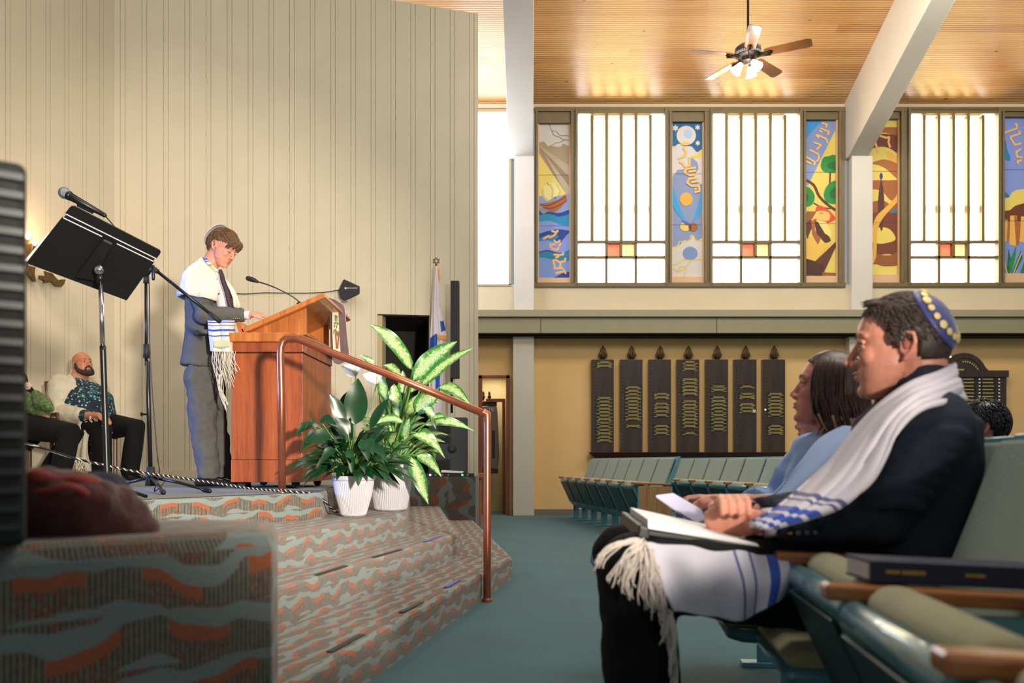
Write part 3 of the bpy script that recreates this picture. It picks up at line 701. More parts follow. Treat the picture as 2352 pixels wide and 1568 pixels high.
art_panel('painted_lion_panel', 'painted panel of a maned lion head under green leafy branches', (478, 295, 697, 1420), 1700, 180, 3.137, [
    ('bg', (228, 208, 100)), ('p', (52, 150, 222), [(478, 295), (610, 295), (478, 440)]), ('p', (130, 152, 206), [(600, 295), (697, 295), (697, 360), (500, 760), (478, 760), (478, 430)]),
    ('sl', (96, 46, 32), 20, [(478, 720), (540, 760), (580, 840), (640, 900), (697, 940)]), ('sl', (96, 46, 32), 12, [(660, 670), (655, 760)]), ('sl', (96, 46, 32), 10, [(540, 890), (600, 920), (660, 930)]),
    ('s', (30, 140, 60), [(590, 620), (610, 560), (650, 550), (680, 540), (710, 560), (710, 660), (650, 670), (610, 660)]), ('s', (14, 104, 50), [(640, 610), (680, 590), (710, 600), (710, 650), (650, 640)]),
    ('s', (30, 140, 60), [(470, 780), (510, 780), (545, 830), (540, 880), (510, 912), (470, 900)]), ('s', (14, 104, 50), [(470, 820), (500, 830), (500, 870), (470, 880)]),
    ('s', (30, 140, 60), [(615, 810), (650, 750), (710, 735), (710, 880), (650, 890), (620, 860)]), ('s', (14, 104, 50), [(660, 800), (700, 780), (705, 850), (660, 850)]),
    ('s', (222, 78, 50), [(556, 925), (580, 905), (640, 935), (690, 985), (690, 1010), (640, 1034), (600, 1000), (556, 960)]),
    ('s', (240, 196, 104), [(540, 960), (600, 945), (650, 960), (656, 1000), (630, 1020), (570, 1010), (530, 1000)]), ('sl', (160, 96, 40), 5, [(580, 965), (606, 962)]),
    ('p', (96, 46, 32), [(478, 1000), (520, 1000), (530, 1060), (500, 1130), (500, 1160), (478, 1100)]), ('p', (170, 100, 50), [(520, 1020), (560, 1000), (545, 1080), (590, 1150), (570, 1190), (530, 1120)]),
    ('p', (84, 40, 30), [(545, 1020), (580, 1030), (640, 1110), (664, 1160), (630, 1186), (560, 1110)]), ('p', (238, 220, 128), [(560, 1010), (630, 1030), (664, 1100), (665, 1140), (620, 1110)]), ('p', (150, 92, 44), [(478, 1000), (490, 950), (560, 950), (530, 1000), (478, 1040)]),
    ('p', (236, 190, 84), [(478, 1160), (520, 1130), (570, 1190), (670, 1170), (550, 1310), (478, 1290)]), ('p', (96, 52, 34), [(697, 1170), (697, 1210), (600, 1420), (478, 1420), (478, 1290), (550, 1312)]), ('p', (74, 40, 28), [(478, 1290), (614, 1340), (600, 1420), (478, 1400)]), ('p', (150, 90, 50), [(600, 1390), (697, 1396), (697, 1420), (600, 1420)]),
]+letters((240, 190, 112), 13, [[(600, 312), (636, 322), (628, 342)], [(590, 350), (650, 376), (640, 396)], [(582, 366), (598, 376)], [(556, 398), (576, 420)], [(560, 396), (628, 426), (640, 456)], [(540, 452), (592, 470), (562, 502)], [(510, 506), (572, 536), (578, 570), (560, 590)], [(484, 556), (550, 596), (540, 616)], [(482, 588), (520, 606)]]))
art_panel('painted_candle_panel', 'painted panel of brown and yellow dunes with a tall blue-flamed candle', (925, 290, 1143, 1410), 1700, 180, 3.137, [
    ('bg', (232, 212, 104)), ('s', (170, 100, 50), [(900, 420), (980, 360), (1060, 340), (1180, 350), (1180, 410), (1050, 380), (980, 400), (900, 470)]),
    ('s', (112, 52, 32), [(900, 480), (980, 410), (1050, 388), (1180, 420), (1180, 540), (1080, 490), (1000, 485), (900, 520)]),
    ('s', (236, 186, 84), [(1060, 520), (1100, 520), (1143, 570), (1160, 620), (1090, 580)]),
    ('s', (176, 106, 54), [(900, 620), (980, 590), (1060, 575), (1160, 620), (1160, 720), (1060, 640), (980, 610)]),
    ('s', (170, 98, 50), [(900, 740), (980, 725), (1080, 725), (1160, 735), (1160, 860), (1100, 870), (1040, 810), (980, 790), (900, 800)]),
    ('s', (160, 92, 46), [(900, 920), (970, 880), (1040, 870), (1100, 900), (1160, 890), (1160, 980), (900, 980)]),
    ('p', (20, 130, 170), [(920, 938), (975, 940), (950, 962), (920, 960)]), ('p', (20, 130, 170), [(1085, 938), (1150, 934), (1150, 960), (1110, 958)]),
    ('s', (120, 60, 36), [(900, 1010), (980, 960), (1100, 960), (1170, 1000), (1170, 1320), (1100, 1260), (980, 1260), (900, 1200)]),
    ('s', (232, 208, 100), [(930, 1150), (960, 1090), (1020, 1065), (1090, 1080), (1132, 1150), (1060, 1180), (990, 1180)]),
    ('s', (150, 88, 44), [(900, 1230), (960, 1230), (1020, 1262), (1100, 1265), (1170, 1230), (1170, 1330), (1050, 1346), (980, 1330), (900, 1360)]),
    ('s', (90, 44, 36), [(1004, 940), (1010, 820), (1028, 722), (1046, 820), (1050, 940), (1040, 1060), (1030, 1092), (1018, 1060)]),
    ('s', (236, 180, 70), [(925, 1350), (960, 1280), (970, 1180), (965, 1080), (990, 990), (1060, 920), (1120, 860), (1143, 830), (1143, 880), (1090, 940), (1040, 1000), (1005, 1070), (996, 1180), (990, 1280), (960, 1340)]),
    ('s', (30, 60, 150), [(1016, 695), (1027, 670), (1040, 695), (1027, 722)]),
]+letters((240, 192, 116), 15, [[(1020, 404), (1064, 418), (1086, 412), (1080, 450), (1092, 486)], [(988, 410), (984, 450), (996, 490), (1004, 520)]]))
art_panel('painted_reed_panel', 'painted panel of green reeds under brown bars and pale blue sky', (1904, 275, 2122, 1402), 1700, 180, 3.137, [
    ('bg', (130, 152, 222)), ('s', (20, 130, 196), [(1890, 430), (1930, 440), (1940, 500), (1964, 560), (1950, 585), (1890, 540)]), ('s', (20, 120, 176), [(1890, 800), (1940, 820), (1960, 860), (1890, 870)]),
    ('s', (232, 210, 104), [(1890, 860), (1950, 850), (1980, 810), (2040, 790), (2140, 800), (2140, 960), (1890, 960)]),
    ('s', (110, 56, 34), [(1890, 960), (1960, 940), (2010, 905), (2140, 890), (2140, 1040), (1890, 1060)]), ('s', (176, 104, 54), [(1890, 1040), (1960, 1020), (2140, 1030), (2140, 1130), (1890, 1140)]),
    ('p', (236, 180, 84), [(1925, 1010), (1944, 1010), (1936, 1170), (1908, 1170)]), ('p', (178, 112, 56), [(1944, 1012), (1954, 1150), (1936, 1172)]), ('p', (240, 184, 84), [(1962, 980), (2010, 980), (2005, 1200), (1955, 1190)]), ('p', (170, 106, 52), [(1990, 980), (2014, 990), (2026, 1185), (2005, 1200)]), ('p', (240, 184, 84), [(2040, 985), (2080, 990), (2075, 1180), (2030, 1170)]),
    ('p', (34, 130, 70), [(1896, 1230), (1910, 1260), (1925, 1402), (1896, 1402)]), ('p', (26, 112, 64), [(1950, 1220), (1966, 1290), (1960, 1402), (1934, 1402)]), ('p', (40, 142, 72), [(2006, 1190), (2000, 1270), (1970, 1400), (1950, 1330)]), ('p', (24, 110, 60), [(2040, 1230), (2050, 1290), (1990, 1402), (1970, 1402)]), ('p', (34, 130, 70), [(2090, 1240), (2070, 1402), (2030, 1402)]), ('sl', (230, 206, 110), 8, [(1915, 1240), (1920, 1320), (1940, 1402)]), ('sl', (230, 206, 110), 7, [(2044, 1250), (2010, 1330), (1984, 1400)]),
]+letters((240, 190, 112), 14, [[(1994, 318), (2010, 320), (2008, 350), (1916, 384)], [(2022, 368), (2034, 388), (1960, 412)], [(1962, 418), (1994, 470), (2040, 460)], [(2040, 500), (2004, 520), (2010, 556), (2050, 560)], [(2044, 580), (2012, 588), (2020, 606)]]))
# narrow upright trims between panels and windows
b = MB()
for a, c in ((1228, 1231), (1316, 1321), (1532, 1537), (1622.5, 1629.5), (1841, 1844.5), (1930, 1939), (1990, 1992), (2070, 2083), (2296, 2299.5), (2386, 2394)):
    b.box2((WX(a), YW-0.02, WZ(652)), (WX(c), YW+0.1, WZ(252)))
struct(b.build('trim_window_mullions', M['frame']))
b = MB(); b.box2((WX(2607), YW, WZ(656)), (13, YW+0.2, WZ(247))); struct(b.build('wall_back_beyond', M['plaster']))
# ---------------------------------------------------------------- copper handrail
t = thing('handrail', 'copper pipe handrail running from the stage edge down past the steps to the floor', 'handrail', (-0.13, 4.95, 0))
pts = [P(648, 1131, 4.95), P(646, 900, 4.95), P(644, 815, 4.95), P(645, 797, 4.95), P(650, 783, 4.95), P(660, 776, 4.95), P(673, 775.5, 4.95), P(690, 780, 4.95), P(760, 809, 4.95), P(900, 862, 4.95), P(1110, 949, 4.95)]
MB().tube(pts, 0.0215, 20).build('rail_pipe', M['copper'], t, smooth=True)
b = MB(); b.tube([P(1110, 946, 4.95)+Vector((-0.003, 0, 0)), P(1119, 951, 4.95), P(1119, 975, 4.95)], 0.0225, 20); b.tube([P(1119, 960, 4.95), (P(1119, 0, 4.95).x, 4.95, 0.005)], 0.0215, 20)
b.build('post', M['copper'], t, smooth=True, angle=50)
b = MB(); b.lathe([(0.03, 0), (0.03, 0.012), (0.024, 0.02)], (P(1119, 0, 4.95).x, 4.95, 0)); b.build('floor_flange', M['copper'], t, smooth=True, angle=40)
b = MB(); b.lathe([(0.03, 0), (0.03, 0.01), (0.024, 0.016)], (P(648, 0, 4.95).x, 4.95, SZ)); b.build('floor_flange', M['copper'], t, smooth=True, angle=40)
# ---------------------------------------------------------------- podium
t = thing('podium', 'cherry wood rolling podium with slanted oak reading desk on the stage', 'podium', (-1.62, 6.1, SZ))
pb = [(-1.93, 6.62), (-1.90, 5.98), (-1.84, 5.70), (-1.37, 5.70), (-1.355, 6.55)]
z0 = SZ+0.045
def inset(poly, q):
    c = Vector((sum(p[0] for p in poly)/len(poly), sum(p[1] for p in poly)/len(poly)))
    return [tuple(Vector(p)+(Vector(p)-c).normalized()*q) for p in poly]
b = MB(); b.prism(pb, z0, z0+0.145); b.build('plinth', M['cherry'], t, bevel=0.004)
b = MB(); b.prism(inset(pb, -0.006), z0+0.148, z0+0.845); b.build('body', M['cherry'], t, bevel=0.003)
b = MB(); b.prism(inset(pb, -0.012), z0+0.13, z0+0.9); b.build('core', M['dark'], t)
b = MB(); b.prism(inset(pb, 0.004), z0+0.852, z0+0.915); b.build('upper_band', M['cherry'], t, bevel=0.004)
ps = [(-1.99, 6.70), (-1.955, 5.95), (-1.88, 5.66), (-1.385, 5.66), (-1.31, 6.62)]
b = MB(); b.prism(ps, z0+0.915, z0+0.975); b.build('top_slab', M['oak'], t, bevel=0.006)
zt = z0+0.975
# desk: side wedges, slanted board, shelf box
def dk(x, y, Y): return P(x, y, Y)
Yd0, Yd1 = 5.74, 6.54
a, c_ = P(556, 757, 5.74), P(745, 674, 5.74); low = (a.x, a.z); hi = (c_.x, c_.z)
sl = Vector((hi[0]-low[0], 0, hi[1]-low[1])).normalized(); nn = Vector((-sl.z, 0, sl.x))
A3 = Vector((low[0], 5.70, low[1])); B3 = Vector((hi[0], 5.70, hi[1]))
b = MB(); b.slab([A3, B3, B3-nn*0.035, A3-nn*0.035], (0, 1, 0), 0.92); b.build('reading_board', M['oak'], t, bevel=0.006)
b = MB(); b.slab([A3-sl*0.02-nn*0.035, A3+sl*0.018-nn*0.03, A3+sl*0.018+nn*0.045, A3-sl*0.01+nn*0.05], (0, 1, 0), 0.92); b.build('book_ledge', M['oak'], t, bevel=0.004)
x_r = P(703, 0, 5.76).x
def zb(x): return low[1]+(x-low[0])*sl.z/sl.x-0.036
for Y0_, Y1_ in ((5.76, 5.79), (6.46, 6.49)):
    b = MB(); b.slab([(low[0]+0.04, Y0_, zt), (x_r, Y0_, zt), (x_r, Y0_, zb(x_r)), (low[0]+0.04, Y0_, max(zt+0.004, zb(low[0]+0.04)))], (0, 1, 0), Y1_-Y0_); b.build('side_panel', M['oak'], t)
b = MB(); b.box2((x_r-0.16, 5.79, zt), (x_r-0.14, 6.46, zb(x_r-0.16)-0.01)); b.box2((x_r-0.14, 5.79, zt+0.0), (x_r, 6.46, zt+0.02)); b.build('back_panel', M['oak'], t)
for px, Y_ in ((-1.80, 5.80), (-1.44, 5.80), (-1.43, 6.40), (-1.84, 6.45)):
    b = MB(); b.lathe([(0.0, -0.012), (0.026, -0.012), (0.028, 0), (0.026, 0.012), (0, 0.012)], (px, Y_, SZ+0.031), 16, Matrix.Rotation(PI/2, 3, 'X')); b.box2((px-0.018, Y_-0.02, SZ+0.034), (px+0.018, Y_-0.015, SZ+0.046)); b.box2((px-0.018, Y_+0.015, SZ+0.034), (px+0.018, Y_+0.02, SZ+0.046)); b.box2((px-0.02, Y_-0.022, SZ+0.044), (px+0.02, Y_+0.022, SZ+0.05))
    b.build('caster', M['blackp'], t, smooth=True, angle=40)
# open book on the desk
o = MB(); Bp = A3+sl*0.03+nn*0.002
for s_, y0_ in ((-1, 0.22), (1, 0.44)):
    pass
o.slab([Bp+Vector((0, 0.10, 0)), Bp+sl*0.30+Vector((0, 0.10, 0)), Bp+sl*0.30+Vector((0, 0.10, 0))+nn*0.012, Bp+nn*0.010+Vector((0, 0.10, 0))], (0, 1, 0), 0.22)
o.slab([Bp+Vector((0, 0.325, 0)), Bp+sl*0.30+Vector((0, 0.325, 0)), Bp+sl*0.30+Vector((0, 0.325, 0))+nn*0.012, Bp+nn*0.010+Vector((0, 0.325, 0))], (0, 1, 0), 0.22)
ob = o.build('open_book', M['white'], bevel=0.003); tag(ob, 'open white book lying on the podium reading desk under the hand', 'book')
# gooseneck microphone
t = thing('gooseneck_microphone', 'thin black gooseneck microphone rising from the podium desk', 'microphone', P(688, 692, 5.95))
b = MB(); b.tube(curve([P(688, 694, 5.95), P(672, 681, 5.93), P(640, 664, 5.9), P(610, 652, 5.88), P(588, 646, 5.87)], 14), 0.0045, 8); b.build('gooseneck', M['black'], t, smooth=True)
b = MB(); b.tube([P(592, 647, 5.87), P(583, 643, 5.87), P(570, 639, 5.87)], [0.009, 0.016, 0.017], 12, rnd=True); b.build('microphone_head', M['blackp'], t, smooth=True)
b = MB(); b.lathe([(0.02, 0), (0.02, 0.006), (0.01, 0.014)], P(688, 698, 5.95)); b.build('base_plate', M['black'], t, smooth=True)
# podium banner
t = thing('podium_banner', 'narrow purple-bordered cream banner hanging over the edge of the podium desk', 'banner', P(778, 835, 6.3))
M['purple'] = mat('dark_purple_velvet', rgb(100, 72, 76), 0.8, sheen=0.5, var=0.2, vscale=15)
M['ecru'] = mat('ecru_satin', rgb(226, 210, 178), 0.6)
M['red_emb'] = mat('red_embroidery', rgb(170, 80, 60), 0.7); M['green_emb'] = mat('green_embroidery', rgb(104, 124, 70), 0.7)
Yc = 6.18
G = surf([[P(757, 684, Yc-0.02), P(772, 690, Yc+0.05), P(787, 700, Yc+0.15)], [P(759, 700, Yc), P(774, 703, Yc+0.08), P(792, 712, Yc+0.16)], [P(759, 760, Yc), P(775, 764, Yc+0.06), P(797, 770, Yc+0.14)], [P(761, 812, Yc), P(775, 815, Yc+0.05), P(801, 820, Yc+0.12)], [P(768, 832, Yc), P(780, 836, Yc+0.04), P(792, 830, Yc+0.1)]], 14, 26)
b = MB(); b.grid(G); b.build('cloth', M['purple'], t, smooth=True, solid=0.006, offset=0)
G2 = surf([[P(764, 712, Yc-0.01), P(778, 716, Yc+0.05)], [P(764, 760, Yc-0.01), P(780, 764, Yc+0.05)], [P(766, 808, Yc-0.01), P(783, 812, Yc+0.04)]], 8, 20)
b = MB(); b.grid([[p-Vector((0, 0.012, 0)) for p in r] for r in G2]); b.build('center_panel', M['ecru'], t, smooth=True, solid=0.003, offset=0)
b = MB(); random.seed(3)
for k in range(26):
    x, y = random.uniform(767, 777), random.uniform(722, 765); b.tube([P(x, y, Yc-0.02), P(x+random.uniform(-3, 3), y+random.uniform(3, 7), Yc-0.02)], 0.003, 5)
b.build('embroidery', M['green_emb'], t)
b = MB(); b.tube([P(771, 765, Yc-0.02), P(774, 800, Yc-0.02)], 0.004, 5); b.tube([P(779, 760, Yc-0.005), P(776, 800, Yc-0.01)], 0.004, 5); b.build('embroidery', M['red_emb'], t)
# ---------------------------------------------------------------- music stand
t = thing('music_stand', 'black music stand with tilted desk and chrome upper tube, near the stage front', 'music stand', (-1.89, 4.0, SZ))
A_, B_, C_, D_ = P(165, 470, 3.85), P(372, 577, 4.06), P(291, 690, 4.2), P(60, 604, 3.99)
nd = (B_-A_).cross(D_-A_).normalized()
if nd.y > 0: nd = -nd
def dq(u, v): return (A_*(1-u)+B_*u)*(1-v)+(D_*(1-u)+C_*u)*v
ol = [(0.03, 0), (0.97, 0), (0.995, 0.02), (1, 0.06), (1, 0.14), (0.985, 0.145), (0.985, 0.2), (1.0, 0.21), (1, 1), (0, 1), (0, 0.21), (0.015, 0.2), (0.015, 0.145), (0, 0.14), (0, 0.06), (0.005, 0.02)]
b = MB(); b.slab([dq(u, v) for u, v in ol], -nd, 0.006); b.build('desk', M['desk_black'], t, bevel=0.001)
b = MB(); b.tube([dq(0.01, 0.145)+nd*0.003, dq(0.99, 0.145)+nd*0.003], 0.0032, 6); b.tube([dq(0.01, 0.205)+nd*0.003, dq(0.42, 0.205)+nd*0.003], 0.0032, 6); b.tube([dq(0.58, 0.205)+nd*0.003, dq(0.99, 0.205)+nd*0.003], 0.0032, 6); b.build('rib', M['line'], t)
b = MB(); b.slab([dq(0.43, 0.19), dq(0.55, 0.19), dq(0.62, 0.84), dq(0.44, 0.9)], nd, 0.03); b.build('bracket', M['desk_black'], t, bevel=0.01)
b = MB(); b.slab([dq(0, 0.985), dq(1, 0.985), dq(1, 1.0), dq(0, 1.0)], -nd, 0.06); b.build('ledge', M['desk_black'], t)
top = P(229, 630, 4.0); px = P(232, 0, 4.0).x
b = MB(); b.ell(P(228, 619, 3.98), 0.022); b.build('knob', M['chrome'], t, smooth=True)
b = MB(); b.tube([P(229, 628, 4.0), P(231, 648, 4.0)], [0.017, 0.014], 12); b.build('neck_clamp', M['black'], t, smooth=True)
b = MB(); b.tube([P(231, 645, 4.0), P(236, 800, 4.0)], 0.0105, 14); b.build('upper_tube', M['chrome'], t, smooth=True)
b = MB(); b.tube([P(236, 795, 4.0), P(236.5, 805, 4.0), P(246, 1090, 4.0), (P(248, 0, 4.0).x, 4.0, SZ+0.05)], [0.0145, 0.0135, 0.0135, 0.0135], 14); b.build('lower_tube', M['black'], t, smooth=True)
bx = P(248, 0, 4.0).x
for k in range(3):
    a_ = math.radians(70+120*k); b = MB(); b.tube([(bx, 4.0, SZ+0.09), (bx+0.1*math.cos(a_), 4.0+0.1*math.sin(a_), SZ+0.05), (bx+0.24*math.cos(a_), 4.0+0.24*math.sin(a_), SZ+0.01)], 0.009, 8); b.build('leg', M['black'], t, smooth=True)
b = MB(); b.slab([dq(-0.012, 0.5)-nd*0.008, dq(0.8, 0.5)-nd*0.008, dq(0.99, 1.015)-nd*0.01, dq(-0.025, 0.985)-nd*0.008], -nd, 0.004)
o = b.build('sheet_music', M['white']); tag(o, 'white papers resting on the reading side of the music stand', 'paper')
# ---------------------------------------------------------------- microphone on boom stand
t = thing('microphone_stand', 'black boom microphone stand on folding tripod legs beside the music stand', 'microphone stand', (P(338, 0, 5.0).x, 5.0, SZ))
bx = P(338, 0, 5.0).x
b = MB(); b.tube([(bx+0.02, 5.0, SZ+0.08), P(339, 830, 5.0), P(337, 830, 5.0)], 0.0125, 12); b.build('lower_pole', M['black'], t, smooth=True)
b = MB(); b.tube([P(336, 840, 5.0), P(335, 640, 5.0)], 0.0085, 12); b.build('upper_pole', M['black'], t, smooth=True)
b = MB(); b.tube([P(336, 822, 5.0), P(336, 790, 5.0)], [0.018, 0.0165], 12); b.build('clutch', M['blackp'], t, smooth=True); b = MB(); b.tube([P(335, 650, 5.0), P(335, 632, 5.0)], [0.015, 0.013], 12); b.build('upper_clutch', M['blackp'], t, smooth=True)
b = MB(); b.tube([P(326, 951, 5.0), P(340, 951, 5.0)], 0.006, 8); b.tube([P(324, 951, 5.0), P(327, 951, 5.0)], 0.012, 8); b.build('knob', M['black'], t)
b = MB(); b.tube([P(334, 634, 5.0), P(345, 618, 4.99)], 0.014, 10, rnd=True); b.tube([P(352, 640, 4.97), P(352, 612, 4.97)], 0.01, 10, rnd=True); b.build('pivot_clamp', M['black'], t, smooth=True)
e1, e0 = P(505, 738, 5.1), P(140, 446, 4.87); dv = (e0-e1)
b = MB(); b.tube([e1, e1+dv*0.45], 0.0095, 12); b.tube([e1+dv*0.42, e1+dv*0.86], 0.007, 12); b.build('boom_arm', M['black'], t, smooth=True)
b = MB(); b.tube([e1-dv*0.005, e1+dv*0.07], 0.0135, 12); b.build('counterweight', M['blackp'], t, smooth=True); b = MB(); b.tube([e1+dv*0.40, e1+dv*0.44], 0.014, 12); b.build('boom_collar', M['blackp'], t, smooth=True)
hub = Vector((bx+0.02, 5.0, SZ+0.09))
b = MB(); b.tube([hub-Vector((0, 0, 0.05)), hub+Vector((0, 0, 0.06))], [0.03, 0.022], 14); b.build('hub', M['blackp'], t, smooth=True)
for tx, ty in ((P(487, 0, 4.9).x, 4.86), (P(268, 0, 5.3).x, 5.25), (P(372, 0, 4.6).x, 4.62)):
    b = MB(); b.tube([hub, ((hub.x+tx)/2, (hub.y+ty)/2, SZ+0.06), (tx, ty, SZ+0.016)], 0.009, 8); b.tube([((hub.x*0.12+tx*0.88)), (hub.y*0.12+ty*0.88), SZ+0.02] and [(hub.x*0.1+tx*0.9, hub.y*0.1+ty*0.9, SZ+0.022), (tx, ty, SZ+0.016)], 0.014, 8, rnd=True); b.build('leg', M['black'], t, smooth=True)
t = thing('microphone', 'handheld black microphone with silver ball grille clipped on the boom arm', 'microphone', P(190, 470, 4.87))
b = MB(); b.ell(P(148, 443, 4.86), 0.033, n=20, m=14); b.build('grille', M['silver'], t, smooth=True)
b = MB(); b.tube([P(158, 449, 4.86), P(165, 453, 4.87), P(240, 494, 4.88)], [0.027, 0.022, 0.013], 16, rnd=True); b.build('handle', M['black'], t, smooth=True)
b = MB(); b.tube([P(182, 466, 4.88), P(215, 484, 4.89)], [0.023, 0.019], 14); b.build('clip', M['blackp'], t, smooth=True)
b = MB(); b.tube(curve([P(238, 492, 4.88), P(256, 512, 4.88), P(275, 535, 4.92), P(300, 560, 4.96), P(330, 590, 5.0), P(342, 640, 5.02), P(344, 800, 5.03), P(352, 930, 5.04), P(362, 1050, 5.04), P(366, 1085, 5.0), P(355, 1128, 4.9), P(380, 1100, 5.3), P(350, 1090, 5.4)], 60), 0.0035, 6); b.build('cable', M['black'], t, smooth=True)
# ---------------------------------------------------------------- braided stage rope
M['rope'] = mat('black_and_white_braid', rgb(30, 30, 30), 0.8); q = NT(M['rope'])
tc = q.n('ShaderNodeTexCoord'); sp = q.n('ShaderNodeSeparateXYZ'); q.l(tc.outputs['Object'], sp.inputs[0])
sn = q.m('SINE', q.m('MULTIPLY', q.m('ADD', sp.outputs[0], q.m('MULTIPLY', sp.outputs[2], 0.8)), 2*PI/0.022)); q.l(q.mix(q.m('GREATER_THAN', sn, 0.62), rgb(20, 20, 20), rgb(190, 186, 176)), q.b.inputs['Base Color'])
rp = curve([P(58, 1017, 4.2), P(110, 1033, 4.4), P(175, 1053, 4.6), P(240, 1068, 4.7), P(320, 1084, 4.8), P(400, 1095, 4.85), P(500, 1110, 4.9), P(580, 1122, 4.9), P(632, 1126, 4.91), P(640, 1127, 4.905)], 60)
b = MB(); b.tube(rp, 0.0065, 8); o = b.build('braided_rope', M['rope'], smooth=True); tag(o, 'black and white braided rope strung low across the stage to the handrail post', 'rope')
b = MB(); b.tube(curve([P(645, 1124, 4.90), P(665, 1128, 4.905), P(700, 1132, 5.0), P(722, 1134, 5.08), P(745, 1150, 5.14), P(765, 1172, 5.35), P(775, 1176, 5.5)], 30), 0.0075, 8); o = b.build('stage_cable', M['rope'], smooth=True); tag(o, 'dark cable trailing over the stage corner down behind the smaller pot', 'cable')
# ---------------------------------------------------------------- loudspeaker in the foreground
t = thing('column_loudspeaker', 'tall blurred black slatted loudspeaker on the carpeted low wall, nearest the camera', 'loudspeaker', (-0.80, 1.30, 0.668))
pr = [(-0.684, 1.22), (-0.672, 1.34), (-0.72, 1.5), (-0.98, 1.5), (-0.98, 1.10)]
b = MB(); pl_ = [(-0.688, 1.235), (-0.84, 1.48), (-1.16, 1.34), (-1.0, 1.02)]
b.prism(pl_, 0.672, 1.215); b.build('cabinet', M['blackp'], t, bevel=0.012)
M['slat'] = mat('dark_teal_slat', rgb(38, 46, 50), 0.4)
d_ = (Vector(pl_[3])-Vector(pl_[0])); 
for k in range(20):
    z = 0.70+k*0.0258; b = MB(); a0 = Vector((*pl_[0], z))+Vector((-0.004, -0.004, 0)); a1 = Vector((*pl_[3], z))+Vector((0, -0.01, 0)); b.bar(a0, a1, 0.02, 0.009); b.build('grille_slat', M['slat'], t)
# ---------------------------------------------------------------- garment heap on the low wall
M['burg'] = mat('burgundy_knit', rgb(62, 16, 18), 0.85, sheen=0.2, var=0.5, vscale=16, bump=0.4, bscale=120)
M['rose'] = mat('rose_lining', rgb(130, 52, 44), 0.8, var=0.2, vscale=20); M['navyc'] = mat('navy_cloth', rgb(14, 20, 44), 0.8, bump=0.3, bscale=80)
t = thing('folded_garment', 'heap of dark burgundy and navy clothing on the carpeted low wall beside the loudspeaker', 'clothing', (-0.70, 1.5, 0.668))
b = MB()
for (x, y, Y, rx, ry, rz) in ((110, 1180, 1.48, 0.09, 0.07, 0.055), (190, 1170, 1.5, 0.09, 0.08, 0.06), (250, 1190, 1.52, 0.07, 0.07, 0.045), (300, 1212, 1.53, 0.045, 0.05, 0.025), (150, 1150, 1.46, 0.09, 0.06, 0.05), (90, 1140, 1.5, 0.06, 0.06, 0.05)):
    b.ell(P(x, y, Y), (rx, ry, rz), n=18, m=12)
b.build('sweater', M['burg'], t, remesh=0.007, smooth_it=4, disp=(0.03, 0.06))
b = MB(); 
for (x, y, Y, rx, ry, rz) in ((235, 1150, 1.56, 0.05, 0.06, 0.055), (200, 1118, 1.58, 0.06, 0.05, 0.03), (268, 1170, 1.57, 0.035, 0.05, 0.045), (325, 1215, 1.55, 0.022, 0.04, 0.022)):
    b.ell(P(x, y, Y), (rx, ry, rz), n=18, m=12)
b.build('jacket', M['navyc'], t, remesh=0.007, smooth_it=4, disp=(0.02, 0.05))
b = MB(); b.tube(curve([P(66, 1100, 1.44), P(90, 1094, 1.42), P(130, 1100, 1.42), P(180, 1098, 1.43), P(215, 1112, 1.45)], 20), [0.009+0.004*math.sin(k*0.4) for k in range(20)], 10, rnd=True); b.tube(curve([P(70, 1134, 1.42), P(110, 1128, 1.40), P(150, 1116, 1.40), P(185, 1124, 1.41), P(200, 1136, 1.42)], 20), 0.006, 10, rnd=True)
b.build('lining_fold', M['rose'], t, smooth=True)
# ---------------------------------------------------------------- bronze candle sconce (letters and flames)
t = thing('wall_sconce', 'bronze sculptural wall sconce with small glowing flame bulbs behind the music stand', 'wall lamp', P(90, 640, 8.75))
YS = 0.0
def wY1(x):
    q = (x-1176)/FPX; s_ = (-4.43-q*9.7)/(1.77-q*4.75); return 9.7-4.75*s_
def flat(name, poly, m, Y=YS, th=0.03):
    b = MB(); b.slab([P(x, y, wY1(x)-0.07+Y) for x, y in poly], (-0.9, 0.4, 0), th); return b.build(name, m, t, bevel=0.004)
flat('candle_cup', [(53, 548), (77, 548), (76, 562), (73, 600), (62, 596), (58, 570)], M['bronze'])
flat('candle_cup', [(75, 558), (86, 560), (85, 578), (73, 600), (73, 575)], M['bronze'], YS-0.03)
flat('arm', [(40, 592), (46, 596), (66, 605), (66, 612), (50, 606), (40, 604)], M['bronze'])
flat('horn', [(66, 610), (82, 613), (80, 628), (83, 647), (78, 646), (68, 634), (62, 624), (60, 626), (62, 620)], M['bronze'])
flat('scroll', [(92, 632), (108, 634), (104, 622), (122, 628), (126, 634), (135, 643), (144, 641), (152, 642), (148, 652), (142, 659), (130, 657), (118, 646), (112, 648), (101, 650), (104, 646), (92, 640)], M['bronze'])
b = MB()
M['flame'] = mat('lit_flame_bulb', rgb(255, 230, 190), 0.4, emit=(1.0, 0.75, 0.45, 1), estr=14)
for x, y in ((64, 541), (78, 556)):
    b = MB(); b.lathe([(0.0, -0.04), (0.02, -0.03), (0.024, -0.01), (0.014, 0.02), (0.002, 0.045)], P(x, y, wY1(x)-0.09), 12); b.build('flame_bulb', M['flame'], t, smooth=True)
light('sconce_glow', 'POINT', P(66, 528, 8.45), (0, 0, 0), 9, (1.0, 0.62, 0.34), shadow_soft_size=0.05)
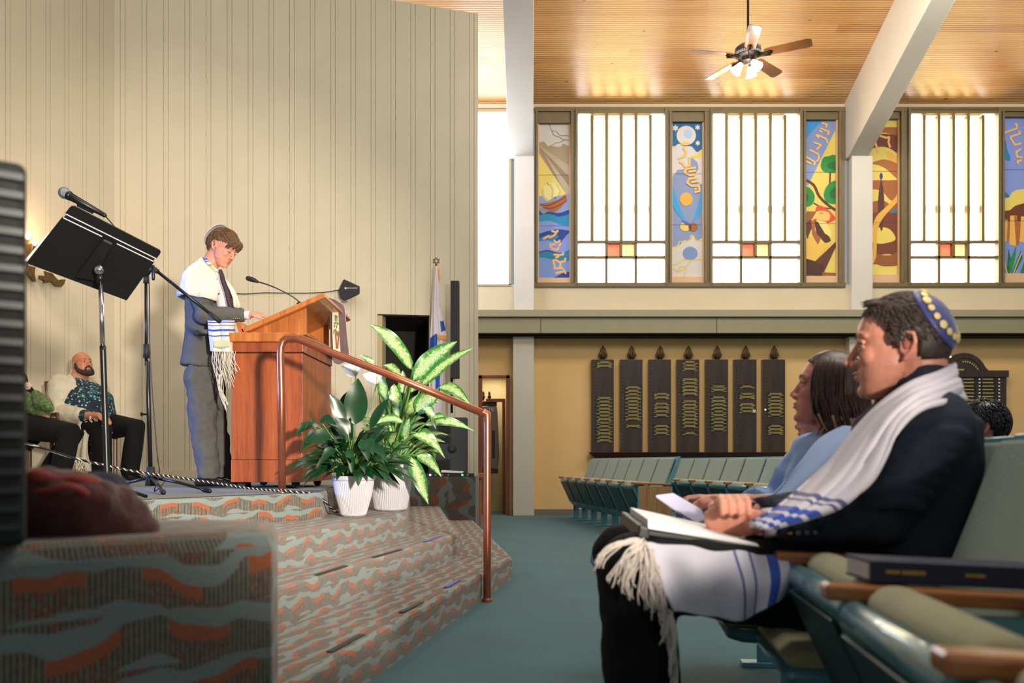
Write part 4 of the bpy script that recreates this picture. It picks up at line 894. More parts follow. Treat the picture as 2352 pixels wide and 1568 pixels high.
# ---------------------------------------------------------------- wall antenna
t = thing('antenna_paddle', 'black paddle antenna panel with thin cable on the panelled stage wall', 'antenna', P(802, 690, 9.98))
b = MB(); ant = [(777, 667), (789.5, 640.5), (825.5, 657), (825.5, 674), (790, 690), (781, 684)]; b.slab([P(x, y, 9.93) for x, y in ant], (0, 1, 0), 0.03); b.build('panel', M['blackp'], t, bevel=0.006)
b = MB(); b.box2(P(787, 693, 9.95), P(798, 687, 9.99)); b.build('bracket', M['silver'], t)
def text_obj(body, name, loc, size, m, parent, rx=PI/2, rz=0, ext=0.001):
    c = bpy.data.curves.new(name, 'FONT'); c.body = body; c.size = size; c.extrude = ext; c.align_x = 'CENTER'; c.align_y = 'CENTER'
    c.materials.append(m); o = bpy.data.objects.new(name, c); COL.objects.link(o)
    dg = bpy.context.evaluated_depsgraph_get(); me = bpy.data.meshes.new_from_object(o.evaluated_get(dg)); bpy.data.objects.remove(o); me.name = name
    if not me.materials: me.materials.append(m)
    o = bpy.data.objects.new(name, me); COL.objects.link(o); o.parent = parent
    off = Vector((0, 0, 0)); q = parent
    while q is not None: off += q.location; q = q.parent
    o.location = Vector(loc)-off; o.rotation_euler = (rx, 0, rz); return o
M['letter_w'] = mat('white_print', rgb(200, 200, 205), 0.5)
text_obj('SENNHEISER', 'lettering', P(809, 661.5, 9.925), 0.022, M['letter_w'], t)
b = MB(); b.box2(P(791.5, 663.5, 9.928), P(796, 659.5, 9.932)); b.build('logo', M['letter_w'], t)
b = MB(); cb = [(530, 673), (560, 675), (590, 673), (608, 672), (640, 672.5), (700, 673), (740, 671.5), (760, 669), (777, 666)]
def wY(x): tt = w2(x); return wp(tt, 0, 0).y
b.tube([P(x, y, wY(x)-0.012) for x, y in cb], 0.005, 6); b.build('cable', M['black'], t, smooth=True)
# ---------------------------------------------------------------- flag
t = thing('flag', 'furled white and blue flag with orange fringe on a pole topped by a star', 'flag', P(1008, 1098, 10.08))
Yf = 10.08
M['flagw'] = mat('white_flag_satin', rgb(214, 206, 216), 0.6, sheen=0.3); M['flagb'] = mat('blue_flag_satin', rgb(30, 80, 180), 0.6); M['fringe'] = mat('orange_fringe', rgb(226, 150, 60), 0.7)
b = MB(); b.tube([(P(1011, 0, Yf).x, Yf, SZ), P(1002, 606, Yf)], 0.014, 10); b.build('pole', M['chrome'], t, smooth=True)
b = MB(); c = P(1002, 599, Yf)
for ph in (0, PI):
    p3 = [c+Vector((0.042*math.sin(ph+2*PI*k/3), 0, 0.042*math.cos(ph+2*PI*k/3))) for k in range(4)]; b.tube(p3[:2], 0.004, 6); b.tube(p3[1:3], 0.004, 6); b.tube(p3[2:4], 0.004, 6)
b.build('star_finial', M['bronze'], t)
def fl_sheet(ctrl, n1, n2, m, name, amp=0.02, dy=0.0):
    G = surf(ctrl, n1, n2); 
    for i, r in enumerate(G):
        for j, p in enumerate(r): p.y += amp*math.sin(j/(n1-1)*PI*5)*(i/(n2-1))**0.5+dy
    b = MB(); b.grid(G); return b.build(name, m, t, smooth=True, solid=0.004, offset=0)
L_ = [(999, 610), (996, 650), (993, 700), (989, 760), (986, 830), (985, 900), (986, 960)]; R_ = [(1006, 612), (1009, 650), (1012, 700), (1020, 745), (1025, 775), (1018, 850), (1012, 960)]
rows = [[P(l[0], l[1], Yf-0.03), P((l[0]+r[0])/2, (l[1]+r[1])/2, Yf-0.09), P(r[0], r[1], Yf-0.03)] for l, r in zip(L_, R_)]
G = surf(rows, 25, 40); mb = MB()
for i, r in enumerate(G):
    for j, p in enumerate(r): p.y += 0.02*math.sin(j/24*PI*5)*min(1, i/8)
mb.grid(G)
def pix(p): return 1176+p.x/p.y*FPX, 1062-(p.z-CAM_Z)/p.y*FPX
for fi, f in enumerate(mb.f):
    c = sum((mb.v[i] for i in f), Vector())/4; x, y = pix(c)
    if (738 <= y <= 760 and x > 1011+(y-738)*0.1) or (765 <= y <= 812 and x < 1004 and 780-(x-986)*0.9 <= y <= 812-(x-986)*1.0+6) or (838 <= y <= 900 and x > 1000 and x < 1010): mb.mi[fi] = 1
mb.build('flag_cloth', [M['flagw'], M['flagb']], t, smooth=True, solid=0.004, offset=0)
b = MB(); b.grid(surf([[P(1003, 609, Yf-0.05), P(1010, 618, Yf-0.05)], [P(1007, 630, Yf-0.06), P(1011, 640, Yf-0.05)], [P(1007, 645, Yf-0.05), P(1008, 648, Yf-0.05)]], 6, 10)); b.build('fringe', M['fringe'], t, smooth=True, solid=0.006); b = MB(); b.grid(surf([[P(1005, 769, Yf-0.11), P(1025, 770, Yf-0.06)], [P(1006, 778, Yf-0.11), P(1026, 782, Yf-0.06)]], 8, 6)); b.build('fringe', M['fringe'], t, smooth=True, solid=0.006)
# ---------------------------------------------------------------- line array speaker and subwoofer
t = thing('line_array_speaker', 'slim tall black speaker column on a thin pole against the panelled wall end', 'loudspeaker', P(1045, 1098, 9.85))
b = MB(); b.box2(P(1035, 756, 9.80), P(1056, 649, 9.92)); b.build('upper_cabinet', M['blackp'], t, bevel=0.008)
b = MB(); b.box2(P(1035, 868, 9.80), P(1056, 757, 9.92)); b.build('lower_cabinet', M['blackp'], t, bevel=0.008)
b = MB(); b.tube([(P(1037, 0, 9.86).x+0.003, 9.86, 1.35), P(1037.5, 860, 9.86)], 0.014, 10); b.build('pole', M['black'], t, smooth=True)
t = thing('subwoofer', 'dark grey ported speaker box standing behind the plants on the stage', 'loudspeaker', (P(1028, 0, 9.76).x, 9.86, SZ+0.02))
M['subg'] = mat('charcoal_speaker_finish', rgb(50, 54, 60), 0.6, bump=0.3, bscale=200)
x0, x1 = P(985, 0, 9.76).x, P(1073, 0, 9.76).x; zs1 = P(0, 958, 9.76).z
b = MB(); b.box2((x0, 9.76, SZ+0.02), (x1, 9.96, zs1)); b.build('cabinet', M['subg'], t, bevel=0.012)
for cx_, cy_, w_, h_ in ((1020, 982, 26, 22), (1020, 1010, 26, 12), (1018, 1070, 28, 26)):
    b = MB(); b.box2(P(cx_-w_/2, cy_+h_/2, 9.752), P(cx_+w_/2, cy_-h_/2, 9.762)); b.build('port', M['dark'], t, bevel=0.003)
    b = MB(); b.box2(P(cx_-w_/2-3, cy_+h_/2+3, 9.757), P(cx_+w_/2+3, cy_-h_/2-3, 9.766)); b.build('port_rim', M['blackp'], t, bevel=0.003)
b = MB(); b.lathe([(0.0, 0), (0.05, 0.0), (0.045, 0.01), (0.02, 0.012), (0, 0.0121)], P(1038, 1030, 9.76), 20, Matrix.Rotation(PI/2, 3, 'X')); b.build('horn', M['blackp'], t, smooth=True)
# laptop, mixer on the side block
o = MB(); 
o.slab([P(1012, 1084.5, 9.63), P(1062, 1086.5, 9.63), P(1064, 1083, 9.63), P(1014, 1079.5, 9.63)], (0, 1, 0.02), 0.11); ob = o.build('laptop', M['white'], bevel=0.002); tag(ob, 'thin white laptop lying on the dark mixing desk', 'laptop')
t = thing('mixing_desk', 'low dark audio mixer with small knobs on the carpeted side block', 'audio mixer', (P(1030, 0, 9.7).x, 9.7, SZ+0.02))
b = MB(); b.box2((P(958, 0, 9.62).x, 9.62, SZ+0.02), (P(1088, 0, 9.62).x, 9.75, SZ+0.055)); b.build('console', M['blackp'], t, bevel=0.004)
M['led'] = mat('lit_indicator', rgb(160, 200, 255), 0.4, emit=(0.5, 0.7, 1, 1), estr=4); M['ledg'] = mat('lit_green_indicator', rgb(60, 220, 100), 0.4, emit=(0.1, 1, 0.3, 1), estr=2)
for k, x in enumerate((962, 974, 988, 1000, 1016, 1030, 1062, 1074)):
    b = MB(); b.box2(P(x-2, 1092, 9.612), P(x+2, 1088.5, 9.622)); b.build('indicator', M['led'] if k < 3 else (M['ledg'] if k == 6 else M['silver']), t)
# small wooden table past the block
t = thing('side_table', 'small orange wooden table beyond the end of the carpeted block', 'table', (-0.5, 11.0, 0))
b = MB(); b.box2((-0.42, 10.8, 0.60), (-0.355, 11.3, 0.655)); b.box2((-1.0, 10.8, 0.60), (-0.42, 11.3, 0.655)); b.build('table_top', M['oak'], t, bevel=0.004)
for x in (-0.97, -0.40):
    b = MB(); b.tube([(x, 10.85, 0.60), (x-0.0, 10.85, 0.0)], 0.02, 8); b.build('leg', M['oak'], t)
b = MB(); b.box2((-0.98, 10.9, 0.08), (-0.40, 10.93, 0.6)); b.build('modesty_panel', M['navyc'], t)
# ---------------------------------------------------------------- doorway with the scroll beyond
d = thing('door_1', None, None, (-0.27, YB, 0)); d['kind'] = 'structure'
b = MB(); FZ = P(0, 862, YB).z
for x0, x1 in ((-0.50, -0.445), (-0.09, -0.035)): b.box2((x0, YB-0.05, 0), (x1, YB+0.02, FZ))
b.box2((-0.50, YB-0.05, FZ-0.05), (-0.035, YB+0.02, FZ)); b.build('door_frame', M['redwood'], d, bevel=0.004)
b = MB(); b.box2((-0.40, YB+0.26, 1.72), (-0.10, YB+0.30, 1.77)); b.box2((-0.15, YB+0.26, 0.0), (-0.10, YB+0.30, 1.72)); b.build('inner_frame', M['redwood'], d)
M['alcove'] = mat('alcove_paint', rgb(196, 180, 136), 0.8)
b = MB(); b.box2((-1.2, YB+1.0, 0), (0.5, YB+1.05, 3.0)); b.box2((-0.62, YB+0.2, 0), (-0.60, YB+1.0, 3)); b.box2((0.0, YB+0.2, 0), (0.02, YB+1.0, 3)); b.box2((-0.62, YB+0.2, 2.2), (0.02, YB+1.0, 2.22)); struct(b.build('wall_alcove', M['alcove']))
light('alcove_light', 'AREA', (-0.3, YB+0.6, 2.15), (-0.3, YB+0.6, 0), 6, (1, 0.9, 0.75), shape='SQUARE', size=0.4)
t = thing('torah_scroll', 'scroll in a grey velvet cover with two wooden finials seen through the doorway', 'scroll', P(1125, 1130, 13.4))
M['greyv'] = mat('grey_velvet', rgb(112, 108, 102), 0.85, sheen=0.4, var=0.12, vscale=6); M['darkv'] = mat('dark_velvet_band', rgb(52, 48, 46), 0.85)
YT = 13.4
b = MB(); b.slab([P(1104, 1074, YT), P(1142, 1082, YT), P(1147, 1052, YT), P(1143, 950, YT), P(1141, 930, YT), P(1104, 934, YT)], (0, 1, 0), 0.12); b.build('cover', M['greyv'], t, bevel=0.03, smooth=True)
b = MB(); b.slab([P(1103, 931, YT-0.005), P(1141, 931, YT-0.005), P(1141, 919, YT-0.005), P(1103, 922, YT-0.005)], (0, 1, 0), 0.13); b.build('cover_band', M['darkv'], t, bevel=0.006); b = MB(); b.slab([P(1103, 1087, YT-0.005), P(1144, 1087, YT-0.005), P(1144, 1077, YT-0.005), P(1103, 1071, YT-0.005)], (0, 1, 0), 0.13)
b.build('cover_band', M['darkv'], t, bevel=0.006); b = MB(); b.slab([P(1130, 988, YT-0.004), P(1137, 988, YT-0.004), P(1137, 1052, YT-0.004), P(1130, 1052, YT-0.004)], (0, 1, 0), 0.01)
b.build('cover_band', M['darkv'], t, bevel=0.006)
for x in (1110, 1124):
    b = MB(); q = P(x, 920, YT+0.05); b.lathe([(0.014, 0), (0.014, 0.03), (0.028, 0.04), (0.03, 0.07), (0.014, 0.085), (0.022, 0.11), (0.012, 0.135), (0.003, 0.15)], q, 12); b.build('finial', M['walnut'], t, smooth=True)
b = MB()
for x in (1124, 1129, 1132): b.box2(P(x-0.7, 944, YT-0.012), P(x+0.7, 936, YT-0.002))
b.box2(P(1122, 937.5, YT-0.012), P(1136, 936, YT-0.002)); b.box2(P(1129, 944, YT-0.012), P(1136, 942.5, YT-0.002)); b.build('lettering', M['letter_w'], t)
# ---------------------------------------------------------------- memorial boards
def P13(x, y): return P(x, y, 13.02)
tr = MB(); tr.slab([P(1352, 1038, 12.93), P(1808, 1038, 12.93), P(1793, 1056, 12.98), P(1371, 1056, 12.98)], (0, 1, 0), 0.13)
o = tr.build('memorial_trough', M['mahog'], bevel=0.004); tag(o, 'long dark mahogany trough shelf under the seven upright memorial boards', 'shelf')
bx = [1358.5, 1424.5, 1490, 1555, 1621, 1686.5, 1752]
words_ = ['first', 'second', 'third', 'fourth, central', 'third from the right', 'second from the right', 'rightmost']
pl_ranges = [[(278, 327), (535, 865)], [(458, 708), (735, 762)], [(505, 555), (575, 685), (735, 812)], [(275, 350), (400, 528), (558, 762), (788, 808)], [(452, 500), (530, 785)], [(452, 478), (505, 552), (580, 655)], [(505, 680), (735, 810)]]
lab = ['leftmost memorial board, with name plaques at its very top and long block low down', 'memorial board with a long middle plaque block and one separate plaque below, second along', 'memorial board with three short separated plaque groups, third along from the doorway side',
       'central memorial board, the most crowded, its plaques spread from top to bottom', 'memorial board with one continuous block of yellow-lettered plaques, just past the central board', 'memorial board with few plaques and a small white square tag', 'rightmost memorial board, nearest the seated woman, with one small lit bulb']
M['plaque'] = mat('black_plaque', rgb(30, 34, 26), 0.4); M['goldtxt'] = mat('gold_inscription', rgb(206, 178, 96), 0.5)
M['bulb_off'] = mat('unlit_bulb', rgb(84, 76, 62), 0.4); M['bulb_on'] = mat('lit_bulb', rgb(255, 180, 120), 0.4, emit=(1, 0.5, 0.25, 1), estr=6)
bulbmesh = None; flamemesh = None
random.seed(11)
for bi, x0 in enumerate(bx):
    t = thing('memorial_board', lab[bi], 'memorial board', P(x0+25, 1038, 13.02), group=None)
    b = MB(); b.box2(P(x0, 1038.5, 13.0), (P(x0+51.5, 0, 13.0).x, 13.1, P(0, 825, 13.0).z)); b.build('board', M['walnut'], t, bevel=0.006)
    cxp = P(x0+26, 824, 13.05)
    if flamemesh is None:
        b = MB()
        for lx, dx, h in ((0, 0, 0.21), (-0.032, -0.006, 0.15), (0.032, 0.008, 0.16), (-0.016, 0.002, 0.185), (0.018, 0.0, 0.19), (0.0, 0.0, 0.13)):
            b.tube([(lx*0.6, 0.0, -0.0), (lx*1.5+dx, 0.008*math.sin(lx*90), h*0.35), (lx*1.3-dx, -0.006, h*0.7), (lx*0.6+dx*2, 0, h)], [0.012, 0.02, 0.014, 0.003], 8)
        for k in range(10): b.ell((random.uniform(-0.04, 0.04), -0.012, random.uniform(0.04, 0.13)), (0.006, 0.006, 0.014), n=6, m=5)
        fo = b.build('flame_ornament', M['bronze'], t, world=False, smooth=True); flamemesh = fo.data
    else:
        fo = bpy.data.objects.new('flame_ornament', flamemesh); COL.objects.link(fo); fo.parent = t
    fo.location = cxp-t.location
    for (a, c) in pl_ranges[bi]:
        n = max(1, round((c-a)/25)); hh = (c-a)/n
        for k in range(n):
            y0 = 740+(a+k*hh)/3.135; y1 = 740+(a+(k+1)*hh)/3.135-0.5; b = MB()
            b.box2((P(x0+10, 0, 12.99).x, 12.994, P(0, y1, 12.99).z), (P(x0+49.5, 0, 12.99).x, 13.001, P(0, y0, 12.99).z), 0)
            for r_ in range(3):
                yy = y0+1.2+r_*2.3; wdt = random.uniform(9, 17) if r_ < 2 else 5; segs = [(x0+30-wdt, x0+30+wdt)] if r_ < 2 else [(x0+12, x0+19), (x0+40, x0+48)]
                for sa, sb in segs:
                    q = sa
                    while q < sb:
                        ww = random.uniform(0.5, 1.3); b.box2((P(q, 0, 12.99).x, 12.9925, P(0, yy+1.2, 12.99).z), (P(min(q+ww, sb), 0, 12.99).x, 12.9941, P(0, yy, 12.99).z), 1); q += ww+0.35
            b.build('plaque', [M['plaque'], M['goldtxt']], t)
    for k in range(24):
        y = 832+k*8.35
        if bulbmesh is None:
            b = MB(); b.ell((0, 0, 0), 0.009, n=8, m=6); o = b.build('bulb', M['bulb_off'], t, world=False, smooth=True); bulbmesh = o.data
            b = MB(); b.ell((0, 0, 0), 0.010, n=8, m=6); onm = b.build('bulb_tmp', M['bulb_on'], None, world=False); onmesh = onm.data; bpy.data.objects.remove(onm)
        else: o = bpy.data.objects.new('bulb', onmesh if (bi == 6 and k == 13) else bulbmesh); COL.objects.link(o); o.parent = t
        o.location = P(x0+6, y, 12.995)-t.location
    if bi == 5: b = MB(); b.box2(P(x0+43, 947, 12.985), P(x0+49, 941, 12.993)); b.build('tag', M['letter_w'], t)
# arched memorial board to the right
t = thing('arched_memorial_board', 'wide dark memorial board with arched top and rows of white bulbs behind the man', 'memorial board', P(2215, 1010, 13.0))
b = MB(); cz = 870; arch = [(2215+55*math.cos(a), cz-60*math.sin(a)) for a in [PI*k/20 for k in range(21)]]
poly = [(2118, 1010), (2312, 1010), (2312, 853), (2308, 851)]+[(2272, 851)]+[p for p in arch if p[1] < 851]+[(2158, 851), (2118, 853)]
b.slab([P(x, y, 13.0) for x, y in poly], (0, 1, 0), 0.09); b.build('board', M['walnut'], t, bevel=0.006)
b = MB(); b.box2(P(2118, 866, 12.97), P(2313.5, 851, 13.02)); b.build('cornice', M['walnut'], t, bevel=0.006)
b = MB(); ar2 = [P(2215+44*math.cos(PI*k/16), 870-50*math.sin(PI*k/16), 12.995) for k in range(17)]; b.tube(ar2, 0.008, 6); b.build('arch_bead', M['bronze'], t)
b = MB()
for k in range(9):
    a = math.radians(30+k*8); c = P(2215+38*math.cos(a), 872-42*math.sin(a), 12.992); b.box(c, (0.016, 0.004, 0.022), Matrix.Rotation(-(a-PI/2), 3, 'Y'))
for k in range(8): b.box2(P(2188+k*3.4, 851, 12.99), P(2190+k*3.4, 847, 12.995))
b.build('lettering', M['goldtxt'], t)
for cxx in (2133, 2178, 2222, 2267):
    for k in range(15):
        y0 = 867+k*8; b = MB(); b.box2(P(cxx-16, y0+6.5, 12.993), P(cxx+20, y0, 13.0), 0); q = cxx-10
        while q < cxx+14: ww = random.uniform(0.8, 2); b.box2(P(q, y0+4.4, 12.9915), P(q+ww, y0+2.2, 12.994), 1); q += ww+0.7
        b.build('plaque', [M['plaque'], M['goldtxt']], t)
M['bulb_w'] = mat('white_bulb', rgb(210, 210, 205), 0.3)
for cxx in (2205, 2250, 2295):
    for k in range(8):
        b = MB(); b.ell(P(cxx, 871+k*7.9, 12.98), (0.016, 0.014, 0.014), n=10, m=8); b.build('bulb', M['bulb_on'] if (cxx == 2250 and k == 6) else M['bulb_w'], t, smooth=True)
b = MB(); b.ell(P(2183, 819, 12.98), 0.014, n=8, m=6); b.build('bulb', M['bulb_on'], t)
# ---------------------------------------------------------------- ceiling fan
FC = P(1718, 122, 9.3)
t = thing('ceiling_fan', 'bronze ceiling fan with five wooden blades and lit glass shades', 'ceiling fan', FC)
zc = ceil_z(9.3); M['fanb'] = mat('dark_bronze_fan', rgb(74, 62, 52), 0.4, 0.6)
b = MB(); b.tube([FC+Vector((0, 0, 0.09)), (FC.x, 9.3, zc)], 0.013, 10); b.build('down_rod', M['fanb'], t, smooth=True)
b = MB(); b.lathe([(0.03, 0.13), (0.045, 0.09), (0.06, 0.085), (0.10, 0.08), (0.135, 0.05), (0.14, 0.0), (0.13, -0.02), (0.10, -0.04), (0.07, -0.05), (0.07, -0.09), (0.045, -0.11), (0, -0.115)], FC, 28); b.build('motor_housing', M['fanb'], t, smooth=True, angle=40)
b = MB()
for k in range(36):
    a = 2*PI*k/36; b.box(FC+Vector((0.132*math.cos(a), 0.132*math.sin(a), -0.012)), (0.016, 0.018, 0.02), Matrix.Rotation(a, 3, 'Z'))
b.build('housing_ribs', M['silver'], t)
M['blade'] = wood('fan_blade_wood', rgb(176, 112, 62), rgb(140, 84, 44), 0.35, 2.0, (1, 1, 1))
for k in range(5):
    a = math.radians(-27+72*k); R = Matrix.Rotation(a, 3, 'Z')@Matrix.Rotation(math.radians(-13), 3, 'X')
    b = MB(); ow = [(0.17, -0.045), (0.2, -0.06), (0.62, -0.07), (0.655, -0.05), (0.655, 0.05), (0.62, 0.07), (0.2, 0.06), (0.17, 0.045)]
    b.slab([FC+Vector((0, 0, -0.03))+R@Vector((x, y, 0)) for x, y in ow], R@Vector((0, 0, 1)), 0.007); bl = b.build('blade', M['blade'], t, bevel=0.002)
    b = MB(); b.tube([FC+Vector((0, 0, -0.04))+R@Vector((0.1, 0, 0)), FC+Vector((0, 0, -0.045))+R@Vector((0.24, 0, 0))], 0.014, 8, flat=2.0); b.tube(curve([FC+Vector((0, 0, -0.042))+R@Vector((0.21, 0.03, 0)), FC+Vector((0, 0, -0.045))+R@Vector((0.25, 0.0, 0)), FC+Vector((0, 0, -0.042))+R@Vector((0.21, -0.03, 0))], 8), 0.006, 6); b.build('blade_iron', M['fanb'], bl, smooth=True)
M['shade'] = mat('lit_glass_shade', rgb(255, 250, 240), 0.4, emit=(1, 0.96, 0.9, 1), estr=4)
for k in range(3):
    a = math.radians(-60+120*k); dr = Vector((math.cos(a)*0.6, math.sin(a)*0.6, -0.8)).normalized(); R = dr.to_track_quat('-Z', 'Y').to_matrix()
    c = FC+Vector((0, 0, -0.1))+Vector((math.cos(a), math.sin(a), 0))*0.06
    b = MB(); b.tube([FC+Vector((0, 0, -0.09)), c, c+dr*0.03], 0.014, 8); b.build('lamp_arm', M['fanb'], t, smooth=True)
    b = MB(); b.lathe([(0.025, -0.02), (0.034, -0.05), (0.046, -0.09), (0.062, -0.125), (0.058, -0.125), (0.02, -0.03)], c, 20, R); b.build('lamp_shade', M['shade'], t, smooth=True)
light('fan_lamp', 'POINT', FC+Vector((0, -0.1, -0.35)), (0, 0, 0), 12, (1, 0.93, 0.82), shadow_soft_size=0.12)
# ---------------------------------------------------------------- tip-up theatre seats
M['shell'] = mat('teal_seat_shell', rgb(82, 132, 142), 0.28, coat=0.5, var=0.05, vscale=4)
M['shell_in'] = mat('dark_green_seat_pan', rgb(28, 62, 62), 0.45)
M['fabric'] = mat('green_grey_seat_fabric', rgb(128, 146, 132), 0.9, sheen=0.3, var=0.08, vscale=5, bump=0.4, bscale=300)
M['cush'] = mat('worn_olive_cushion', rgb(150, 146, 108), 0.9, sheen=0.3, var=0.14, vscale=7, bump=0.4, bscale=260)
M['steel'] = mat('teal_painted_steel', rgb(88, 148, 162), 0.35, coat=0.2)
def sect(b, pts, y0, y1, mi=0, rnd=0.0):
    """profile in (x,z), extruded along y"""
    b.slab([(x, y0, z) for x, z in pts], (0, 1, 0), y1-y0, mi)
def make_seat(down=False, end=False, arm=True, name='theatre_seat'):
    t = thing(name, 'x', 'theatre seat', (0, 0, 0))
    W = 0.245
    b = MB(); sect(b, [(0.105, 0.36), (0.265, 0.845), (0.250, 0.852), (0.085, 0.40)], -W, W); b.build('backrest_shell', M['steel'], t, world=False, bevel=0.006)
    b = MB(); sect(b, [(0.080, 0.42), (0.232, 0.835), (0.212, 0.836), (0.052, 0.42)], -W+0.015, W-0.015); b.build('back_cushion', M['fabric'], t, world=False, bevel=0.012)
    if down:
        prof = [(0.08, 0.27), (-0.22, 0.285), (-0.27, 0.30), (-0.26, 0.33), (0.09, 0.32)]; pc = [(0.09, 0.32), (-0.25, 0.328), (-0.265, 0.345), (-0.23, 0.368), (0.0, 0.375), (0.08, 0.36)]; ins = None
    else:
        dz = -0.03; prof = [(0.035, 0.20), (-0.02, 0.20), (-0.085, 0.27), (-0.225, 0.575), (-0.215, 0.60), (-0.190, 0.605), (0.0, 0.29), (0.05, 0.26)]
        pc = [(0.06, 0.27), (0.0, 0.285), (-0.192, 0.60), (-0.165, 0.632), (-0.115, 0.628), (-0.05, 0.555), (0.055, 0.38), (0.09, 0.30)]
        ins = [(-0.095, 0.285), (-0.222, 0.555), (-0.227, 0.553), (-0.100, 0.282)]
        prof, pc, ins = [[(x, z+dz) for x, z in L] for L in (prof, pc, ins)]
    b = MB(); sect(b, prof, -W+0.018, W-0.018); b.build('seat_shell', M['shell'], t, world=False, bevel=0.02, smooth=True, angle=60)
    b = MB(); sect(b, pc, -W+0.03, W-0.03); b.build('seat_cushion', M['cush'], t, world=False, bevel=0.03, smooth=True, angle=60)
    if ins: b = MB(); sect(b, ins, -W+0.055, W-0.055); b.build('seat_pan', M['shell_in'], t, world=False, bevel=0.002)
    for s in ((-1, 1) if end else (1,)):
        y = s*0.25
        b = MB(); sect(b, [(-0.24, 0.570), (0.17, 0.555), (0.17, 0.580), (-0.24, 0.597)], y-0.025, y+0.025); b.build('armrest', M['armwood'], t, world=False, bevel=0.008)
        if not (end and s == -1):
            b = MB(); sect(b, [(-0.19, 0.55), (0.15, 0.545), (0.14, 0.44), (0.06, 0.34), (0.05, 0.02), (-0.03, 0.02), (-0.03, 0.34), (-0.10, 0.44)], y-0.009, y+0.009); b.build('side_standard', M['steel'], t, world=False, bevel=0.004)
            b = MB(); b.box((0.01, y, 0.01), (0.20, 0.07, 0.02)); b.build('foot_plate', M['steel'], t, world=False, bevel=0.004)
    if end:
        b = MB(); sect(b, [(-0.17, 0.03), (0.17, 0.03), (0.17, 0.545), (-0.17, 0.555)], -0.272, -0.252); b.build('end_panel', M['endwood'], t, world=False, bevel=0.003)
        b = MB(); sect(b, [(-0.178, 0.03), (-0.168, 0.03), (-0.168, 0.555), (-0.178, 0.555)], -0.276, -0.248); sect(b, [(0.168, 0.03), (0.18, 0.03), (0.18, 0.545), (0.168, 0.545)], -0.276, -0.248); b.build('end_panel_edging', M['steel'], t, world=False)
        b = MB(); sect(b, [(0.09, 0.35), (0.275, 0.85), (0.25, 0.855), (0.05, 0.40)], -0.262, -0.243); b.build('back_edging', M['steel'], t, world=False, bevel=0.004)
    index_kids(t); return t
ends_up = make_seat(end=True); up = make_seat(); dn = make_seat(down=True)
_first = {}
def place_seat(src, x, y, rz, label, group=None):
    if src.name not in _first: _first[src.name] = 1; o = src
    else: o = copy_tree(src)
    o.location = (x, y, 0); o.rotation_euler = (0, 0, rz); o['label'] = label
    if group: o['group'] = group
    elif 'group' in o: del o['group']
    if y < 2: o.scale = (1, 1, 1.0)
    return o
G1_ = 'tip-up seats in the front row below the memorial boards'; G2_ = 'tip-up seats in the second row below the memorial boards'
ordn = ['nearest the camera, beside the wooden end panel', 'second from the wooden end panel', 'third from the wooden end panel', 'middle of the row, fourth from the end panel', 'fifth from the wooden end panel', 'second from the yellow back wall', 'against the yellow back wall']
for k in range(7):
    y = 9.05+0.5*k; x = 1.41-0.156*(y-9.0)
    place_seat(ends_up if k == 0 else up, x, y, 0.155, 'folded teal seat in the front row, '+ordn[k], G1_)
ord2 = ['nearest the light-blue clothed woman', 'second from the seated woman', 'third from the seated woman', 'fourth from the seated woman', 'fifth from the seated woman', 'sixth from the seated woman', 'just behind the front row end panel', 'second last before the back wall', 'last before the back wall']
for k in range(9):
    y = 8.1+0.5*k; x = 2.36-0.156*(y-9.0)
    place_seat(up, x, y, 0.155, 'folded teal seat in the second row, '+ord2[k], G2_)
place_seat(up, 0.785, 1.63, -0.12, 'empty folded seat directly beside the man in the dark suit')
place_seat(up, 0.71, 1.13, -0.12, 'empty folded seat with olive cushion, second from the suited man, blurred')
place_seat(up, 0.65, 0.63, -0.12, 'empty folded seat in the bottom corner, nearest the camera, heavily blurred')
place_seat(dn, 0.90, 2.13, -0.12, 'lowered seat with green cushion under the man in the dark suit')
place_seat(dn, 0.89, 2.63, -0.12, 'lowered seat under the woman in light blue')
place_seat(dn, 0.95, 3.13, -0.12, 'lowered seat under the person with glasses beyond the woman')
place_seat(dn, 2.27, 4.0, -0.06, 'lowered seat under the black-haired boy in the row behind')
# navy book on the armrest
t = thing('prayer_book', 'thick navy book with gold spine lettering lying on the armrest of the empty seats', 'book', (1.0, 1.4, 0.6))
M['navyb'] = mat('navy_book_cloth', rgb(22, 32, 60), 0.6, bump=0.2, bscale=200); M['pages'] = mat('page_edges', rgb(196, 188, 190), 0.8)
Yb = 1.40; c0, c1 = P(2000, 1338, Yb), P(2430, 1358, Yb); dx_ = (c1-c0); h = 0.036; up_ = Vector((0, 0, 1)); 
b = MB(); b.slab([c0, c1, c1+up_*h, c0+up_*h], (0, 1, 0), 0.008); b.slab([c0+Vector((0, 0.008, 0)), c1+Vector((0, 0.008, 0)), c1+Vector((0, 0.008, 0.004)), c0+Vector((0, 0.008, 0.004))], (0, 1, 0), 0.10); b.slab([c0+Vector((0, 0.008, h-0.004)), c1+Vector((0, 0.008, h-0.004)), c1+Vector((0, 0.008, h)), c0+Vector((0, 0.008, h))], (0, 1, 0), 0.10); b.build('cover', M['navyb'], t, bevel=0.002)
b = MB(); b.slab([c0+Vector((0.0, 0.009, 0.005)), c1+Vector((-0.005, 0.009, 0.005)), c1+Vector((-0.005, 0.009, h-0.005)), c0+Vector((0.0, 0.009, h-0.005))], (0, 1, 0), 0.09); b.build('pages', M['pages'], t)
ang = math.atan2(dx_.z, dx_.x)
b = MB(); random.seed(5)
